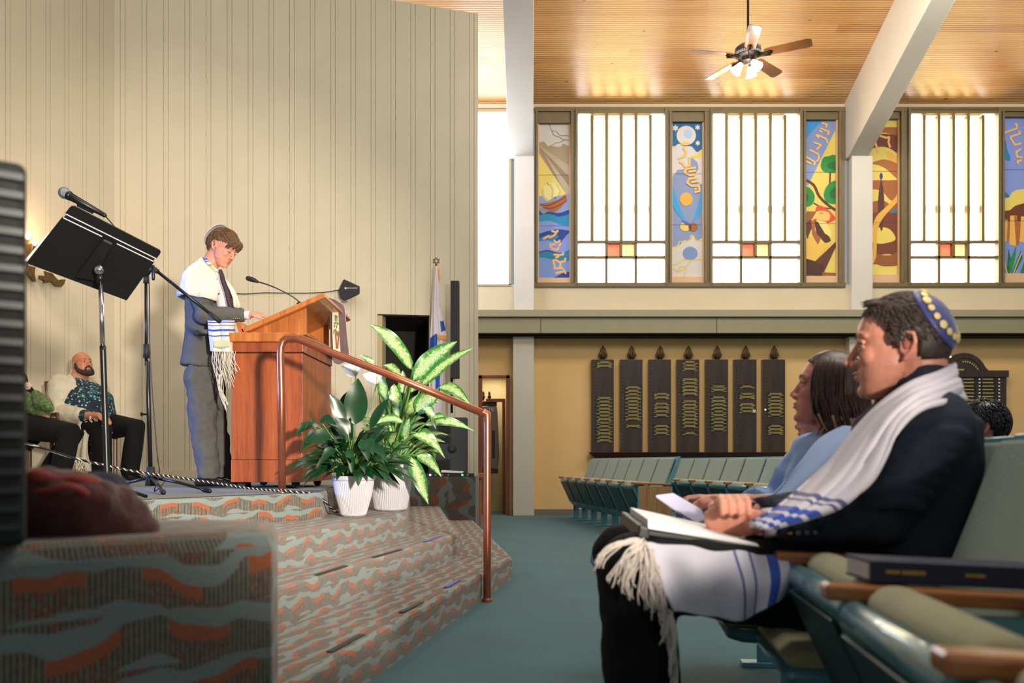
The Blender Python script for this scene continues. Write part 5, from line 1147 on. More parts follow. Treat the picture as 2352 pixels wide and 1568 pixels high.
for x0, x1, hh in ((2035, 2067, 7), (2072, 2124, 8), (2218, 2262, 6)):
    if x0 == 2218: b.build('spine_lettering', M['gold'], t); b = MB()
    x = x0
    while x < x1:
        ww = random.uniform(3, 5); tt = (x-2000)/430; p = c0+dx_*tt+up_*0.019; b.box2(p+Vector((0, -0.0012, -hh*0.0004)), p+Vector((ww*0.0007, 0.0002, hh*0.0004))); x += ww+2
b.build('spine_lettering', M['gold'], t)
# ---------------------------------------------------------------- potted plants
M['pot'] = mat('white_ribbed_plastic', rgb(206, 204, 208), 0.4); M['soil'] = mat('potting_soil', rgb(40, 28, 20), 0.95, var=0.4, vscale=60, bump=0.8, bscale=80)
M['leafd'] = mat('deep_green_leaf', rgb(14, 60, 26), 0.3, var=0.35, vscale=9, spec=0.6)
M['stem'] = mat('green_stem', rgb(96, 142, 62), 0.4); M['spathe'] = mat('white_spathe', rgb(222, 224, 234), 0.5); M['spadix'] = mat('cream_spadix', rgb(220, 206, 150), 0.6)
def varieg():
    m = mat('variegated_leaf', rgb(70, 150, 50), 0.32, spec=0.5); t = NT(m); uv = t.n('ShaderNodeUVMap'); sp = t.n('ShaderNodeSeparateXYZ'); t.l(uv.outputs[0], sp.inputs[0])
    d = t.m('ABSOLUTE', t.m('SUBTRACT', sp.outputs[0], 0.5)); tc = t.n('ShaderNodeTexCoord')
    n1 = t.noise(tc.outputs['Object'], 38, 4, 0.6); n2 = t.noise(tc.outputs['Object'], 150, 2)
    pale = t.m('MULTIPLY', t.m('SUBTRACT', 0.36, t.m('ADD', d, t.m('MULTIPLY', t.m('SUBTRACT', n1, 0.5), 0.75))), 5.0); pale = t.m('MINIMUM', t.m('MAXIMUM', pale, 0.0), 1.0)
    pale = t.m('MULTIPLY', pale, t.m('ADD', 0.45, t.m('MULTIPLY', t.m('GREATER_THAN', n2, 0.47), 0.5)))
    c = t.mix(pale, rgb(48, 124, 38), rgb(196, 214, 150)); c = t.mix(t.m('MULTIPLY', t.m('LESS_THAN', d, 0.03), 0.8), c, rgb(176, 206, 128))
    t.l(c, t.b.inputs['Base Color']); return m
M['varieg'] = varieg()
def pot(t, c, rt, rb, h, n=120):
    b = MB(); rings = []
    for z, r, amp in ((0.0, rb*0.9, 0), (0.008, rb, 0.0), (0.02, rb*1.02, 0.0016), (h*0.5, rb+(rt-rb)*0.62, 0.0018), (h*0.86, rt*0.97, 0.0018), (h*0.88, rt*0.98, 0.0), (h*0.9, rt*1.03, 0), (h, rt*1.05, 0), (h, rt*0.98, 0), (h*0.9, rt*0.94, 0)):
        rings.append([Vector(c)+Vector(((r+amp*(1 if k % 2 else -1))*math.cos(2*PI*k/n), (r+amp*(1 if k % 2 else -1))*math.sin(2*PI*k/n), z)) for k in range(n)])
    b.rings(rings); b.build('pot', M['pot'], t, smooth=False)
    b = MB(); b.lathe([(0, h*0.905), (rt*0.95, h*0.905), (rt*0.95, h*0.91), (0, h*0.925)], c, 24); b.build('soil', M['soil'], t)
def leaf(b, base, tip, w, droop=0.04, up=(0, 0, 1), nseg=12, fold=0.25, wave=0.0, mi=0, point=1.0, face=None):
    base = Vector(base); tip = Vector(tip); d = tip-base; L_ = d.length; dn_ = d.normalized()
    ref = Vector(face) if face is not None else Vector(up); nrm = (ref-dn_*dn_.dot(ref)); nrm = nrm.normalized() if nrm.length > 1e-4 else Vector((0, -1, 0))
    side = dn_.cross(nrm); rows = []; ph = random.uniform(0, 6)
    for i in range(nseg+1):
        s = i/nseg; ctr = base+d*s+Vector((0, 0, 1))*droop*math.sin(PI*s)*1.0
        ww = w*0.5*(math.sin(PI*min(1, s**0.72))**0.85)*(1-0.15*s)+0.0008
        if i == nseg: ww = 0.0006
        row = []
        for j in (-1, -0.55, 0, 0.55, 1): row.append(ctr+side*ww*j+nrm*(abs(j)*ww*fold+wave*ww*math.sin(s*9+ph+j*1.3)*abs(j)))
        rows.append(row)
    b.grid(rows, mi)
# small dark plant (peace lily)
c1p = (P(812, 0, 5.33).x, 5.33, 0.464)
t = thing('peace_lily', 'smaller dark green potted plant with white flowers in a white ribbed pot', 'potted plant', c1p)
pot(t, c1p, 0.128, 0.078, 0.245)
crown = Vector(c1p)+Vector((0, 0, 0.23)); random.seed(21)
b = MB(); s_ = MB()
for k in range(120):
    a = random.uniform(0, 2*PI); el = random.uniform(0.0, 1.25) if k % 3 else random.uniform(-0.1, 0.5); L1 = random.uniform(0.10, 0.24)
    dr = Vector((math.cos(a)*math.cos(el), math.sin(a)*math.cos(el)*0.8, math.sin(el)))
    p0 = crown+Vector((random.uniform(-0.05, 0.05), random.uniform(-0.05, 0.05), 0)); p1 = p0+dr*L1*0.9+Vector((0, 0, 0.05))
    dr2 = Vector((dr.x*1.2, dr.y*1.1, dr.z-random.uniform(0.2, 0.8))).normalized(); L2 = random.uniform(0.12, 0.21)
    s_.tube([p0, (p0+p1)/2+Vector((0, 0, 0.015)), p1], 0.003, 5)
    leaf(b, p1, p1+dr2*L2, random.uniform(0.045, 0.075), 0.02, wave=0.12, face=(random.uniform(-0.4, 0.4), -0.7, 1.0))
for (bx_, by_, tx, ty, w_, Y_) in ((815, 975, 822, 868, 0.15, 5.25), (790, 975, 757, 905, 0.085, 5.22), (785, 960, 800, 898, 0.07, 5.4), (740, 990, 690, 1035, 0.075, 5.15), (730, 975, 700, 985, 0.06, 5.2), (800, 1000, 770, 960, 0.08, 5.18), (850, 985, 893, 915, 0.06, 5.5), (760, 1000, 700, 1020, 0.085, 5.12), (770, 1030, 735, 1065, 0.06, 5.14), (830, 1010, 846, 1060, 0.07, 5.1), (850, 1020, 890, 1062, 0.06, 5.2), (800, 1030, 810, 1090, 0.05, 5.12), (838, 1010, 858, 1046, 0.08, 5.12), (715, 975, 680, 1000, 0.06, 5.2), (735, 965, 772, 975, 0.06, 5.2)):
    pb_ = P(bx_, by_, Y_); leaf(b, pb_, P(tx, ty, Y_-0.03), w_, 0.02, face=(0.1, -1, 0.3), fold=0.15, wave=0.06); s_.tube(curve([crown, (crown+pb_)/2+Vector((0, 0, 0.03)), pb_], 6), 0.0035, 5)
b.build('foliage', M['leafd'], t, smooth=True); s_.build('leaf_stalks', M['stem'], t, smooth=True)
for (sx, sy, tx, ty, Y_) in ((817, 862, 826, 836, 5.3), (866, 880, 874, 862, 5.45)):
    b = MB(); st = P(sx, sy, Y_); b.tube(curve([crown, crown*0.5+st*0.5+Vector((-0.01, 0, 0)), st], 8), 0.004, 6); b.build('flower_stalk', M['stem'], t, smooth=True)
    b = MB(); leaf(b, st, st+Vector((-0.085, -0.02, 0.055)), 0.075, 0.01, face=(0, -1, 0.2), fold=0.4); leaf(b, st, st+Vector((0.03, -0.02, 0.09)), 0.07, 0.0, face=(-0.5, -1, 0.2), fold=0.4); b.build('spathe', M['spathe'], t, smooth=True)
    b = MB(); b.tube([st, st+Vector((0.006, -0.015, 0.06))], 0.006, 8, rnd=True); b.build('spadix', M['spadix'], t, smooth=True)
# large variegated plant (dumb cane)
c2p = (P(897, 0, 5.97).x, 5.97, 0.464)
t = thing('dumb_cane', 'large variegated green potted plant in the taller white ribbed pot', 'potted plant', c2p)
pot(t, c2p, 0.155, 0.112, 0.325)
crown = Vector(c2p)+Vector((0, 0, 0.3))
b = MB(); s_ = MB(); random.seed(8)
LV = [(948, 850, 848, 744, .115, 5.95, .05), (948, 872, 1050, 784, .135, 5.85, .03), (968, 885, 1088, 799, .085, 5.95, .03), (1010, 888, 1082, 932, .09, 6.0, .04), (874, 868, 888, 926, .075, 5.75, .0), (905, 882, 915, 965, .085, 5.75, 0), (925, 968, 860, 975, .065, 5.7, .03),
      (955, 945, 1012, 902, .14, 5.85, .02), (972, 938, 1000, 985, .07, 5.75, .05), (975, 975, 1090, 990, .07, 5.8, .04), (948, 998, 1022, 1052, .09, 5.75, .05), (945, 1050, 984, 1158, .1, 5.7, .0), (958, 1045, 1014, 1095, .085, 5.8, .03), (862, 840, 826, 816, .045, 6.0, .01), (920, 862, 880, 838, .07, 6.1, .02),
      (935, 900, 1000, 870, .10, 6.05, .02), (920, 930, 870, 900, .08, 6.1, .02), (935, 960, 960, 905, .1, 5.9, .0), (960, 1000, 1000, 1010, .09, 5.9, .02), (900, 1000, 880, 950, .07, 5.85, 0), (930, 1010, 940, 960, .09, 5.8, 0), (990, 960, 1035, 975, .08, 6.0, .02), (960, 920, 1010, 925, .09, 6.0, .02), (985, 1000, 1000, 1060, .07, 6.0, .02), (905, 960, 890, 905, .09, 6.0, 0), (930, 905, 925, 850, .09, 6.1, 0), (870, 960, 850, 990, .06, 5.9, .02)]
for (bx_, by_, tx, ty, w_, Y_, dp) in LV:
    pb_ = P(bx_, by_, Y_); leaf(b, pb_, P(tx, ty, Y_+random.uniform(-0.06, 0.04)), w_, dp, face=(random.uniform(-0.3, 0.3), -1, 0.45), fold=0.22, wave=0.14, nseg=16)
    cc = crown+Vector((random.uniform(-0.08, 0.08), random.uniform(-0.06, 0.06), 0)); s_.tube(curve([cc, cc*0.45+pb_*0.55+Vector((0, 0, 0.03)), pb_], 8), [0.010-0.0006*q for q in range(8)], 7)
for k in range(34):
    a = random.uniform(0, 2*PI); el = random.uniform(0.15, 1.25); dr = Vector((math.cos(a)*math.cos(el), math.sin(a)*math.cos(el), math.sin(el))); p1 = crown+dr*random.uniform(0.12, 0.3)
    s_.tube([crown+Vector((dr.x*0.05, dr.y*0.05, 0)), p1], [0.008, 0.005], 6); leaf(b, p1, p1+Vector((dr.x, dr.y, dr.z*0.3)).normalized()*random.uniform(0.15, 0.24), random.uniform(0.07, 0.1), 0.03, face=(0, -0.6, 1), wave=0.1)
b.build('foliage', M['varieg'], t, smooth=True); s_.build('leaf_stalks', M['stem'], t, smooth=True)
# tape marks on the steps are small dark strips
M['tape'] = mat('dark_tape', rgb(60, 56, 58), 0.6); M['btape'] = mat('blue_tape', rgb(90, 96, 176), 0.6)
def onz(x, y, z): Y = (CAM_Z-z)*FPX/(y-1062); return Vector(((x-1176)*Y/FPX, Y, z+0.004))
for (x0, y0, x1, y1, z, m, lb) in ((727, 1322, 794, 1301, 0.308, 'tape', 'dark tape strip on the middle step, the one nearest the carpeted low wall'), (858, 1281, 921, 1263, 0.308, 'tape', 'dark tape strip on the middle step, below the potted plants'),
        (757, 1499, 832, 1459, 0.154, 'tape', 'dark tape strip on the lowest step, the one nearest the camera'), (921, 1408, 969, 1384, 0.154, 'tape', 'dark bluish tape strip halfway along the lowest step'),
        (1024, 1350, 1053, 1333, 0.154, 'btape', 'short blue tape mark on the lowest step near the handrail post'), (976, 1245, 1010, 1233, 0.308, 'btape', 'short blue tape mark on the middle step near its corner')):
    b = MB(); b.bar(onz(x0, y0, z), onz(x1, y1, z), 0.022, 0.004); o = b.build('tape_strip', M[m]); tag(o, lb, 'tape', 'tape marks on the steps')
# ---------------------------------------------------------------- people: helpers
def skin(name, c, ):
    m = mat(name, c, 0.45, var=0.10, vscale=22, bump=0.12, bscale=180, spec=0.4)
    b_ = m.node_tree.nodes['Principled BSDF']; b_.inputs['Subsurface Weight'].default_value = 0.12; b_.inputs['Subsurface Radius'].default_value = (0.02, 0.008, 0.004); return m
M['skin_boy'] = skin('fair_skin', rgb(214, 150, 124)); M['skin_man'] = skin('tan_skin', rgb(204, 138, 116)); M['skin_bald'] = skin('ruddy_skin', rgb(190, 124, 94))
M['skin_w'] = skin('rosy_skin', rgb(196, 126, 108)); M['skin_p'] = skin('pale_skin', rgb(206, 146, 124))
M['eyew'] = mat('eye_white', rgb(176, 164, 158), 0.25); M['iris'] = mat('dark_iris', rgb(52, 36, 26), 0.2); M['lip'] = mat('lip_skin', rgb(178, 98, 88), 0.4); M['brow'] = mat('brow_hair', rgb(66, 44, 32), 0.8)
def frame_of(f, u=(0, 0, 1)):
    f = Vector(f).normalized(); u = Vector(u); u = (u-f*u.dot(f)).normalized(); l = u.cross(f); return Matrix((f, l, u)).transposed()
class Head:
    def __init__(s, c, f, u=(0, 0, 1), k=1.0, jaw=1.0, nose=1.0, fat=1.0): s.c = Vector(c); s.R = frame_of(f, u); s.k = k; s.jaw = jaw; s.nose = nose; s.fat = fat
    def w(s, x, y, z): return s.c+s.R@(Vector((x, y, z))*s.k)
    def skin(s, b):
        k = s.k; R = s.R
        b.ell(s.w(-0.012, 0, 0.032), (0.098*k, 0.076*k, 0.086*k), R, 28, 18)
        b.ell(s.w(-0.03, 0, 0.0), (0.078*k, 0.070*k, 0.075*k), R, 24, 16)
        Z = [0.075, 0.05, 0.028, 0.012, -0.005, -0.025, -0.045, -0.056, -0.066, -0.078, -0.09, -0.104, -0.114]
        FX = [0.070, 0.083, 0.0875, 0.082, 0.080, 0.081, 0.083, 0.0845, 0.0835, 0.0805, 0.0815, 0.077, 0.062]
        WD = [0.055, 0.068, 0.0715, 0.068, 0.069, 0.068, 0.063, 0.060, 0.057, 0.052, 0.046, 0.038, 0.026]
        BX = [-0.04, -0.04, -0.04, -0.04, -0.035, -0.03, -0.025, -0.02, -0.015, -0.005, 0.005, 0.015, 0.025]
        rings = []
        for z, fx, wd, bx_ in zip(Z, FX, WD, BX):
            wd = wd*(s.fat if z < 0.02 else 1)*(s.jaw if z < -0.04 else 1); cx_ = bx_+(fx-bx_)*0.38; ring = []
            for q in range(28):
                a = 2*PI*q/28; ca, sa = math.cos(a), math.sin(a)
                rx = (fx-cx_) if ca > 0 else (cx_-bx_); ex = 0.85
                ring.append(s.w(cx_+rx*math.copysign(abs(ca)**ex, ca), wd*math.copysign(abs(sa)**ex, sa), z))
            rings.append(ring)
        b.rings(rings)
        n = s.nose
        b.tube([s.w(0.076, 0, 0.022), s.w(0.084*1.0+0.002*n, 0, 0.004), s.w(0.084+0.012*n, 0, -0.016), s.w(0.086+0.019*n, 0, -0.027)], [0.008*k, 0.0085*k, 0.0095*k, 0.0098*k], 12, rnd=True, ref=s.R@Vector((0, 1, 0)), flat=0.95)
        for y in (-1, 1):
            b.ell(s.w(0.091, 0.0125*y, -0.033), (0.0115*k, 0.0075*k, 0.008*k), R, 12, 8)
            b.ell(s.w(0.054, 0.036*y, -0.018), (0.026*k, 0.026*k, 0.030*k), R, 18, 12)      # cheek
            b.tube([s.w(0.080, 0.014*y, 0.030), s.w(0.080, 0.032*y, 0.033), s.w(0.066, 0.052*y, 0.026)], [0.008*k, 0.0085*k, 0.007*k], 8, rnd=True)  # brow ridge
            b.tube([s.w(-0.01, 0.072*y, 0.012), s.w(-0.018, 0.080*y, 0.026), s.w(-0.030, 0.085*y, 0.022), s.w(-0.034, 0.086*y, 0.002), s.w(-0.025, 0.081*y, -0.018), s.w(-0.012, 0.074*y, -0.034)], [0.0045*k, 0.005*k, 0.0055*k, 0.0055*k, 0.005*k, 0.006*k], 8, rnd=True)
            b.ell(s.w(-0.016, 0.074*y, -0.004), (0.016*k, 0.005*k, 0.024*k), R, 12, 8)
            b.ell(s.w(-0.006, 0.076*y, -0.006), (0.005*k, 0.004*k, 0.008*k), R, 8, 6)
        b.ell(s.w(0.0865, 0, -0.0535), (0.0075*k, 0.020*k, 0.0042*k), R, 14, 8); b.ell(s.w(0.0855, 0, -0.0655), (0.0075*k, 0.018*k, 0.0050*k), R, 14, 8)
        b.ell(s.w(0.072, 0, -0.096), (0.015*k, 0.024*k, 0.015*k), R, 14, 10)
    def features(s, t, skinm, closed=False, lips=None, brow=None):
        k = s.k; R = s.R
        for y in (-1, 1):
            b = MB(); ec = s.w(0.0675, 0.031*y, 0.007)
            b.ell(ec, 0.0128*k, R, 18, 12); o = b.build('eye', M['eyew'] if not closed else skinm, t, smooth=True)
            if not closed:
                g = R@Vector((1, 0.0, -0.08)); Q = g.to_track_quat('Z', 'Y').to_matrix(); b = MB(); b.lathe([(0, 0.0132*k), (0.003*k, 0.0129*k), (0.0054*k, 0.0120*k), (0.0058*k, 0.0112*k)], ec, 14, Q, cap=False); b.build('iris', M['iris'], o, smooth=True)
                b = MB(); b.tube([s.w(0.0770, 0.018*y, 0.0105), s.w(0.0812, 0.030*y, 0.0140), s.w(0.0740, 0.045*y, 0.0085)], [0.0018*k, 0.0028*k, 0.002*k], 8); b.build('eyelid', M['brow'], t, smooth=True)
                b = MB(); b.tube([s.w(0.0775, 0.017*y, 0.0135), s.w(0.0800, 0.031*y, 0.0195), s.w(0.0715, 0.048*y, 0.0125)], [0.0045*k, 0.0068*k, 0.005*k], 8, rnd=True); b.build('eyelid_fold', skinm, t, smooth=True); b = MB(); b.tube([s.w(0.0765, 0.017*y, 0.001), s.w(0.0780, 0.031*y, -0.0045), s.w(0.0705, 0.047*y, 0.001)], [0.004*k, 0.0055*k, 0.004*k], 8, rnd=True); b.build('lower_eyelid', skinm, t, smooth=True)
            else:
                b = MB(); b.tube([s.w(0.0800, 0.018*y, 0.003), s.w(0.0835, 0.031*y, -0.001), s.w(0.0765, 0.046*y, 0.002)], [0.0012*k, 0.0022*k, 0.0015*k], 6); b.build('eyelashes', M['brow'], t, smooth=True)
            b = MB(); b.tube([s.w(0.0872, 0.014*y, 0.0285), s.w(0.0860, 0.030*y, 0.034), s.w(0.0735, 0.050*y, 0.030)], [0.0024*k, 0.0032*k, 0.0018*k], 8, rnd=True, flat=0.9); b.build('eyebrow', brow or M['brow'], t, smooth=True)
        b = MB(); b.ell(s.w(0.0878, 0, -0.0540), (0.0066*k, 0.0175*k, 0.0034*k), R, 14, 8); b.build('upper_lip', lips or M['lip'], t, smooth=True)
        b = MB(); b.ell(s.w(0.0868, 0, -0.0650), (0.0066*k, 0.0155*k, 0.0040*k), R, 14, 8); b.build('lower_lip', lips or M['lip'], t, smooth=True)
        for y in (-1, 1):
            b = MB(); b.ell(s.w(-0.0150, 0.0800*y, -0.002), (0.007*k, 0.0022*k, 0.011*k), R, 10, 6); b.build('ear_shadow_patch', M['earh'], t, smooth=True)  # shade inside the ear put into a patch of darker skin colour
    def cap_pts(s, keep, off, n=64, m=44, grow=0.0, lump=0.0, seed=0):
        """grid over the cranium ellipsoid; faces where keep(x,y,z) holds"""
        b = MB(); idx = {}
        def pt(i, j):
            th = PI*i/m-PI/2; ph = 2*PI*j/n; d = Vector((math.cos(th)*math.cos(ph), math.cos(th)*math.sin(ph), math.sin(th)))
            q = Vector((-0.014+0.098*d.x, 0.0765*d.y, 0.022+0.098*d.z if d.z > 0 else 0.022+0.098*d.z))
            o_ = off+lump*(noise.noise(q*38+Vector((seed, 0, 0)))+0.5*noise.noise(q*90)); return q, q+Vector((d.x, d.y, d.z))*o_
        for i in range(1, m):
            for j in range(n):
                cells = [(i, j), (i, (j+1) % n), (i+1, (j+1) % n), (i+1, j)]; c0 = [pt(*c)[0] for c in cells]; mid = sum(c0, Vector())/4
                if keep(mid):
                    f = []
                    for c in cells:
                        if c not in idx: idx[c] = b.addv([s.w(*pt(*c)[1])])
                        f.append(idx[c])
                    b.face(f)
        return b
    def tufts(s, b, keep, flow, N, L, r, off=0.004, seed=1, lift=0.006, curl=0.0):
        rnd_ = random.Random(seed); c = 0; tries = 0
        while c < N and tries < N*30:
            tries += 1; th = math.asin(rnd_.uniform(-0.9, 1)); ph = rnd_.uniform(0, 2*PI); d = Vector((math.cos(th)*math.cos(ph), math.cos(th)*math.sin(ph), math.sin(th)))
            q = Vector((-0.014+0.098*d.x, 0.0765*d.y, 0.022+0.098*d.z))
            if not keep(q): continue
            c += 1; fl = flow(q) if callable(flow) else Vector(flow); p = q+d*off; pts = [p]; dd = d.copy(); ll = L*rnd_.uniform(0.7, 1.2); jit = Vector((rnd_.uniform(-1, 1), rnd_.uniform(-1, 1), rnd_.uniform(-1, 1)))*0.35
            for st in range(4):
                tg = (fl+jit); tg = (tg-dd*tg.dot(dd)).normalized(); p = p+tg*ll/4+dd*(lift/4 if st < 2 else -lift/5)
                e = Vector(((p.x+0.014)/0.098, p.y/0.0765, (p.z-0.022)/0.098)); n_ = e.length
                if n_ < 1.03 and n_ > 0.01: p = Vector((-0.014+0.098*e.x/n_*1.04, 0.0765*e.y/n_*1.04, 0.022+0.098*e.z/n_*1.04))
                dd = Vector((e.x, e.y, e.z)).normalized(); pts.append(p)
            b.tube([s.w(*q_) for q_ in pts], [r*s.k, r*s.k*1.1, r*s.k, r*s.k*0.75, r*s.k*0.2], 5)
        return b
    def kippah(s, t, m, axis, ang, off, name='kippah'):
        a = Vector(axis).normalized(); u, v = ortho(a); rings = []
        for i in range(0, 13):
            al = ang*i/12+0.02; ring = []
            for j in range(36):
                ph = 2*PI*j/36; d = a*math.cos(al)+(u*math.cos(ph)+v*math.sin(ph))*math.sin(al)
                ring.append(s.w(-0.014+(0.098+off)*d.x, (0.0765+off)*d.y, 0.022+(0.098+off)*d.z))
            rings.append(ring)
        b = MB(); b.rings(rings, cap=False); b.face([i for i in range(36)]); o = b.build(name, m, t, smooth=True, solid=0.003*s.k, offset=1); return o, rings
M['earh'] = mat('ear_shadow_skin', rgb(150, 74, 60), 0.6)
def hand(b, wrist, d, n, k=1.0, side=1, curl=0.6, spread=0.12, thumb=0.5):
    """wrist: point; d: finger direction; n: palm normal (the way fingers curl); side: +1 thumb on d x n side"""
    wrist = Vector(wrist); d = Vector(d).normalized(); n = Vector(n); n = (n-d*n.dot(d)).normalized(); l = d.cross(n)*side
    kn = wrist+d*0.088*k
    b.tube([wrist-d*0.01*k, wrist+d*0.03*k, wrist+d*0.062*k, kn], [0.028*k, 0.037*k, 0.041*k, 0.036*k], 16, flat=0.42, ref=n, rnd=True)
    LN = [(0.028, 0.074, 0.0088), (0.0095, 0.083, 0.0092), (-0.0095, 0.077, 0.0088), (-0.027, 0.062, 0.0078)]
    for i, (o, L_, r) in enumerate(LN):
        p = kn+l*o*k-d*abs(o)*0.25*k; a = curl*0.55; pts = [p-d*0.015*k, p]; dd = (d+l*o*spread*14).normalized()
        for seg, fr in enumerate((0.45, 0.3, 0.25)):
            ang = a*(1.0+0.9*seg); dr = (dd*math.cos(ang)+n*math.sin(ang)).normalized(); p = p+dr*L_*fr*k; pts.append(p)
        b.tube(pts, [r*k, r*k*1.05, r*k, r*k*0.92, r*k*0.78], 9, rnd=True)
    p = wrist+d*0.028*k+l*0.026*k; dr = (d*0.75+l*0.75*(1-thumb*0.6)+n*0.5*thumb).normalized(); p1 = p+dr*0.036*k; dr2 = (d*0.9+l*0.2*(1-thumb)+n*0.4*thumb).normalized(); p2 = p1+dr2*0.028*k; p3 = p2+dr2*0.022*k
    b.tube([p-dr*0.015*k, p, p1, p2, p3], [0.013*k, 0.0135*k, 0.011*k, 0.0100*k, 0.0085*k], 9, rnd=True)
def cloth(name, color, **kw):
    return mat(name, color, kw.pop('rough', 0.9), sheen=kw.pop('sheen', 0.0), spec=0.25, bump=kw.pop('bump', 0.35), bscale=kw.pop('bscale', 260), **kw)
def fringe_strands(b, p, L_, n, spread, r=0.0016, seed=0, sway=(0.02, 0, 0), g=(0, 0, -1)):
    rn = random.Random(seed)
    for k in range(n):
        o = Vector((rn.uniform(-1, 1)*spread[0], rn.uniform(-1, 1)*spread[1], 0)); ll = L_*rn.uniform(0.75, 1.1); pts = []
        ph = rn.uniform(0, 6)
        for s in range(8):
            u = s/7; pts.append(Vector(p)+o*(1+0.5*u*rn.uniform(-0.3, 0.8))+Vector(g)*ll*u+Vector(sway)*u*u+Vector((0.006*math.sin(ph+u*7), 0.004*math.cos(ph+u*6), 0)))
        b.tube(pts, r, 5)
def striped(name, base, bands, blue=None, axis=0):
    """cloth whose UV along one axis carries woven stripes: bands = [(centre, half-width, colour)]"""
    m = mat(name, base, 0.85, sheen=0.3); t = NT(m); uv = t.n('ShaderNodeUVMap'); sp = t.n('ShaderNodeSeparateXYZ'); t.l(uv.outputs[0], sp.inputs[0]); c = None
    tc = t.n('ShaderNodeTexCoord'); fine = t.noise(tc.outputs['Object'], 350, 2); soft = t.noise(tc.outputs['Object'], 9, 3)
    cur = t.mix(t.m('MULTIPLY', soft, 0.4), base, tuple(q*0.8 for q in base[:3])+(1,))
    for ce, hw, cc in bands:
        f = t.m('LESS_THAN', t.m('ABSOLUTE', t.m('SUBTRACT', sp.outputs[axis], ce)), hw); cur = t.mix(f, cur, cc)
    t.l(cur, t.b.inputs['Base Color']); t.bump(fine, 0.4, 0.004); return m
# ---------------------------------------------------------------- the boy reading at the podium
YB_ = 5.98
def Q(x, y, dY=0.0): return P(x, y, YB_+dY)
t = thing('person', 'teenage boy in grey suit and white prayer shawl reading at the podium', 'person', (P(480, 0, YB_).x, YB_, SZ))
hd = Head(Q(513, 570), (0.82, -0.26, -0.50), (0.5, -0.12, 0.85), k=1.03, jaw=1.05, nose=0.85)
b = MB(); hd.skin(b)
nb = Q(472, 628); b.tube([nb, hd.w(-0.035, 0, -0.05), hd.w(-0.03, 0, 0)], [0.06, 0.055, 0.055], 18)
ch, wa, hp = Q(478, 690), Q(474, 775), Q(468, 845)
b.tube([nb, Q(472, 650), ch, wa, hp], [0.05, 0.11, 0.13, 0.115, 0.13], 20, flat=0.75, ref=(1, 0, 0), rnd=True)
sh_n, el_n, wr_n = Q(462, 658, -0.17), Q(470, 722, -0.22), Q(574, 724, -0.17)
sh_f, el_f, wr_f = Q(470, 655, 0.17), Q(480, 720, 0.2), Q(565, 722, 0.10)
for S_, E_, W_ in ((sh_n, el_n, wr_n), (sh_f, el_f, wr_f)): b.tube([S_, (S_+E_)/2, E_, (E_+W_)/2, W_], [0.045, 0.042, 0.038, 0.034, 0.024], 12, rnd=True)
hand(b, wr_n, (1, 0.02, -0.02), (0.1, 0.12, -1), k=0.95, side=-1, curl=0.45, thumb=0.6)
hand(b, wr_f, (1, -0.1, 0.05), (0, 0, -1), k=0.95, side=1, curl=0.3)
hn, kn_, an = Q(462, 870, -0.09), Q(466, 975, -0.10), Q(478, 1088, -0.10); hf, kf, af = Q(476, 870, 0.09), Q(492, 975, 0.10), Q(512, 1090, 0.12)
for A1, B1, C1 in ((hn, kn_, an), (hf, kf, af)): b.tube([A1, (A1+B1)/2, B1, (B1+C1)/2, C1], [0.075, 0.065, 0.05, 0.045, 0.035], 14, rnd=True)
b.build('body', M['skin_boy'], t, remesh=0.0036, smooth_it=9)
hd.features(t, M['skin_boy'], closed=True)
# hair: swept forward fringe, tapered sides
M['hair_b'] = mat('chestnut_hair', rgb(96, 66, 40), 0.5, var=0.45, vscale=60, stretch=(1, 1, 1)); 
def keep_b(q): return q.z > interp(q.x, [-0.11, -0.05, -0.03, 0.0, 0.03, 0.06, 0.1], [-0.045, -0.03, 0.02, 0.036, 0.042, 0.052, 0.045])
cb = hd.cap_pts(keep_b, 0.010, lump=0.005); hr = cb.build('hair', M['hair_b'], t, smooth=True, solid=0.010)
b = MB(); hd.tufts(b, lambda q: q.z > 0.062 or (q.x < -0.03 and keep_b(q)), lambda q: Vector((1.0, 0, -0.25)) if q.x > -0.02 else Vector((-0.2, 0, -1)), 900, 0.05, 0.0026, off=0.010, seed=4, lift=0.006)
for k in range(240):
    y = random.uniform(-0.058, 0.058); x0 = 0.060+random.uniform(-0.012, 0.006); z0 = 0.085-abs(y)*0.3
    g_ = lambda q: random.uniform(-q, q); b.tube(curve([hd.w(x0-0.035, y+g_(.006), z0+0.020+g_(.004)), hd.w(x0+0.012+g_(.006), y*1.05+g_(.006), z0+0.008+g_(.006)), hd.w(x0+0.030-abs(y)*0.3+g_(.005), y*1.1+g_(.007), z0-0.018+g_(.005)), hd.w(x0+0.027-abs(y)*0.4+g_(.006), y*1.15+g_(.012), z0-0.046-random.uniform(-0.01, 0.016))], 8), [0.0015, 0.003, 0.0034, 0.0034, 0.0032, 0.0028, 0.002, 0.0004], 5)
b.build('hair_fringe', M['hair_b'], t, smooth=True)
M['kip_w'] = mat('white_satin', rgb(206, 204, 208), 0.35, sheen=0.3, bump=0.6, bscale=40)
hd.kippah(t, M['kip_w'], (-1.0, 0.1, 0.30), 0.76, 0.036)
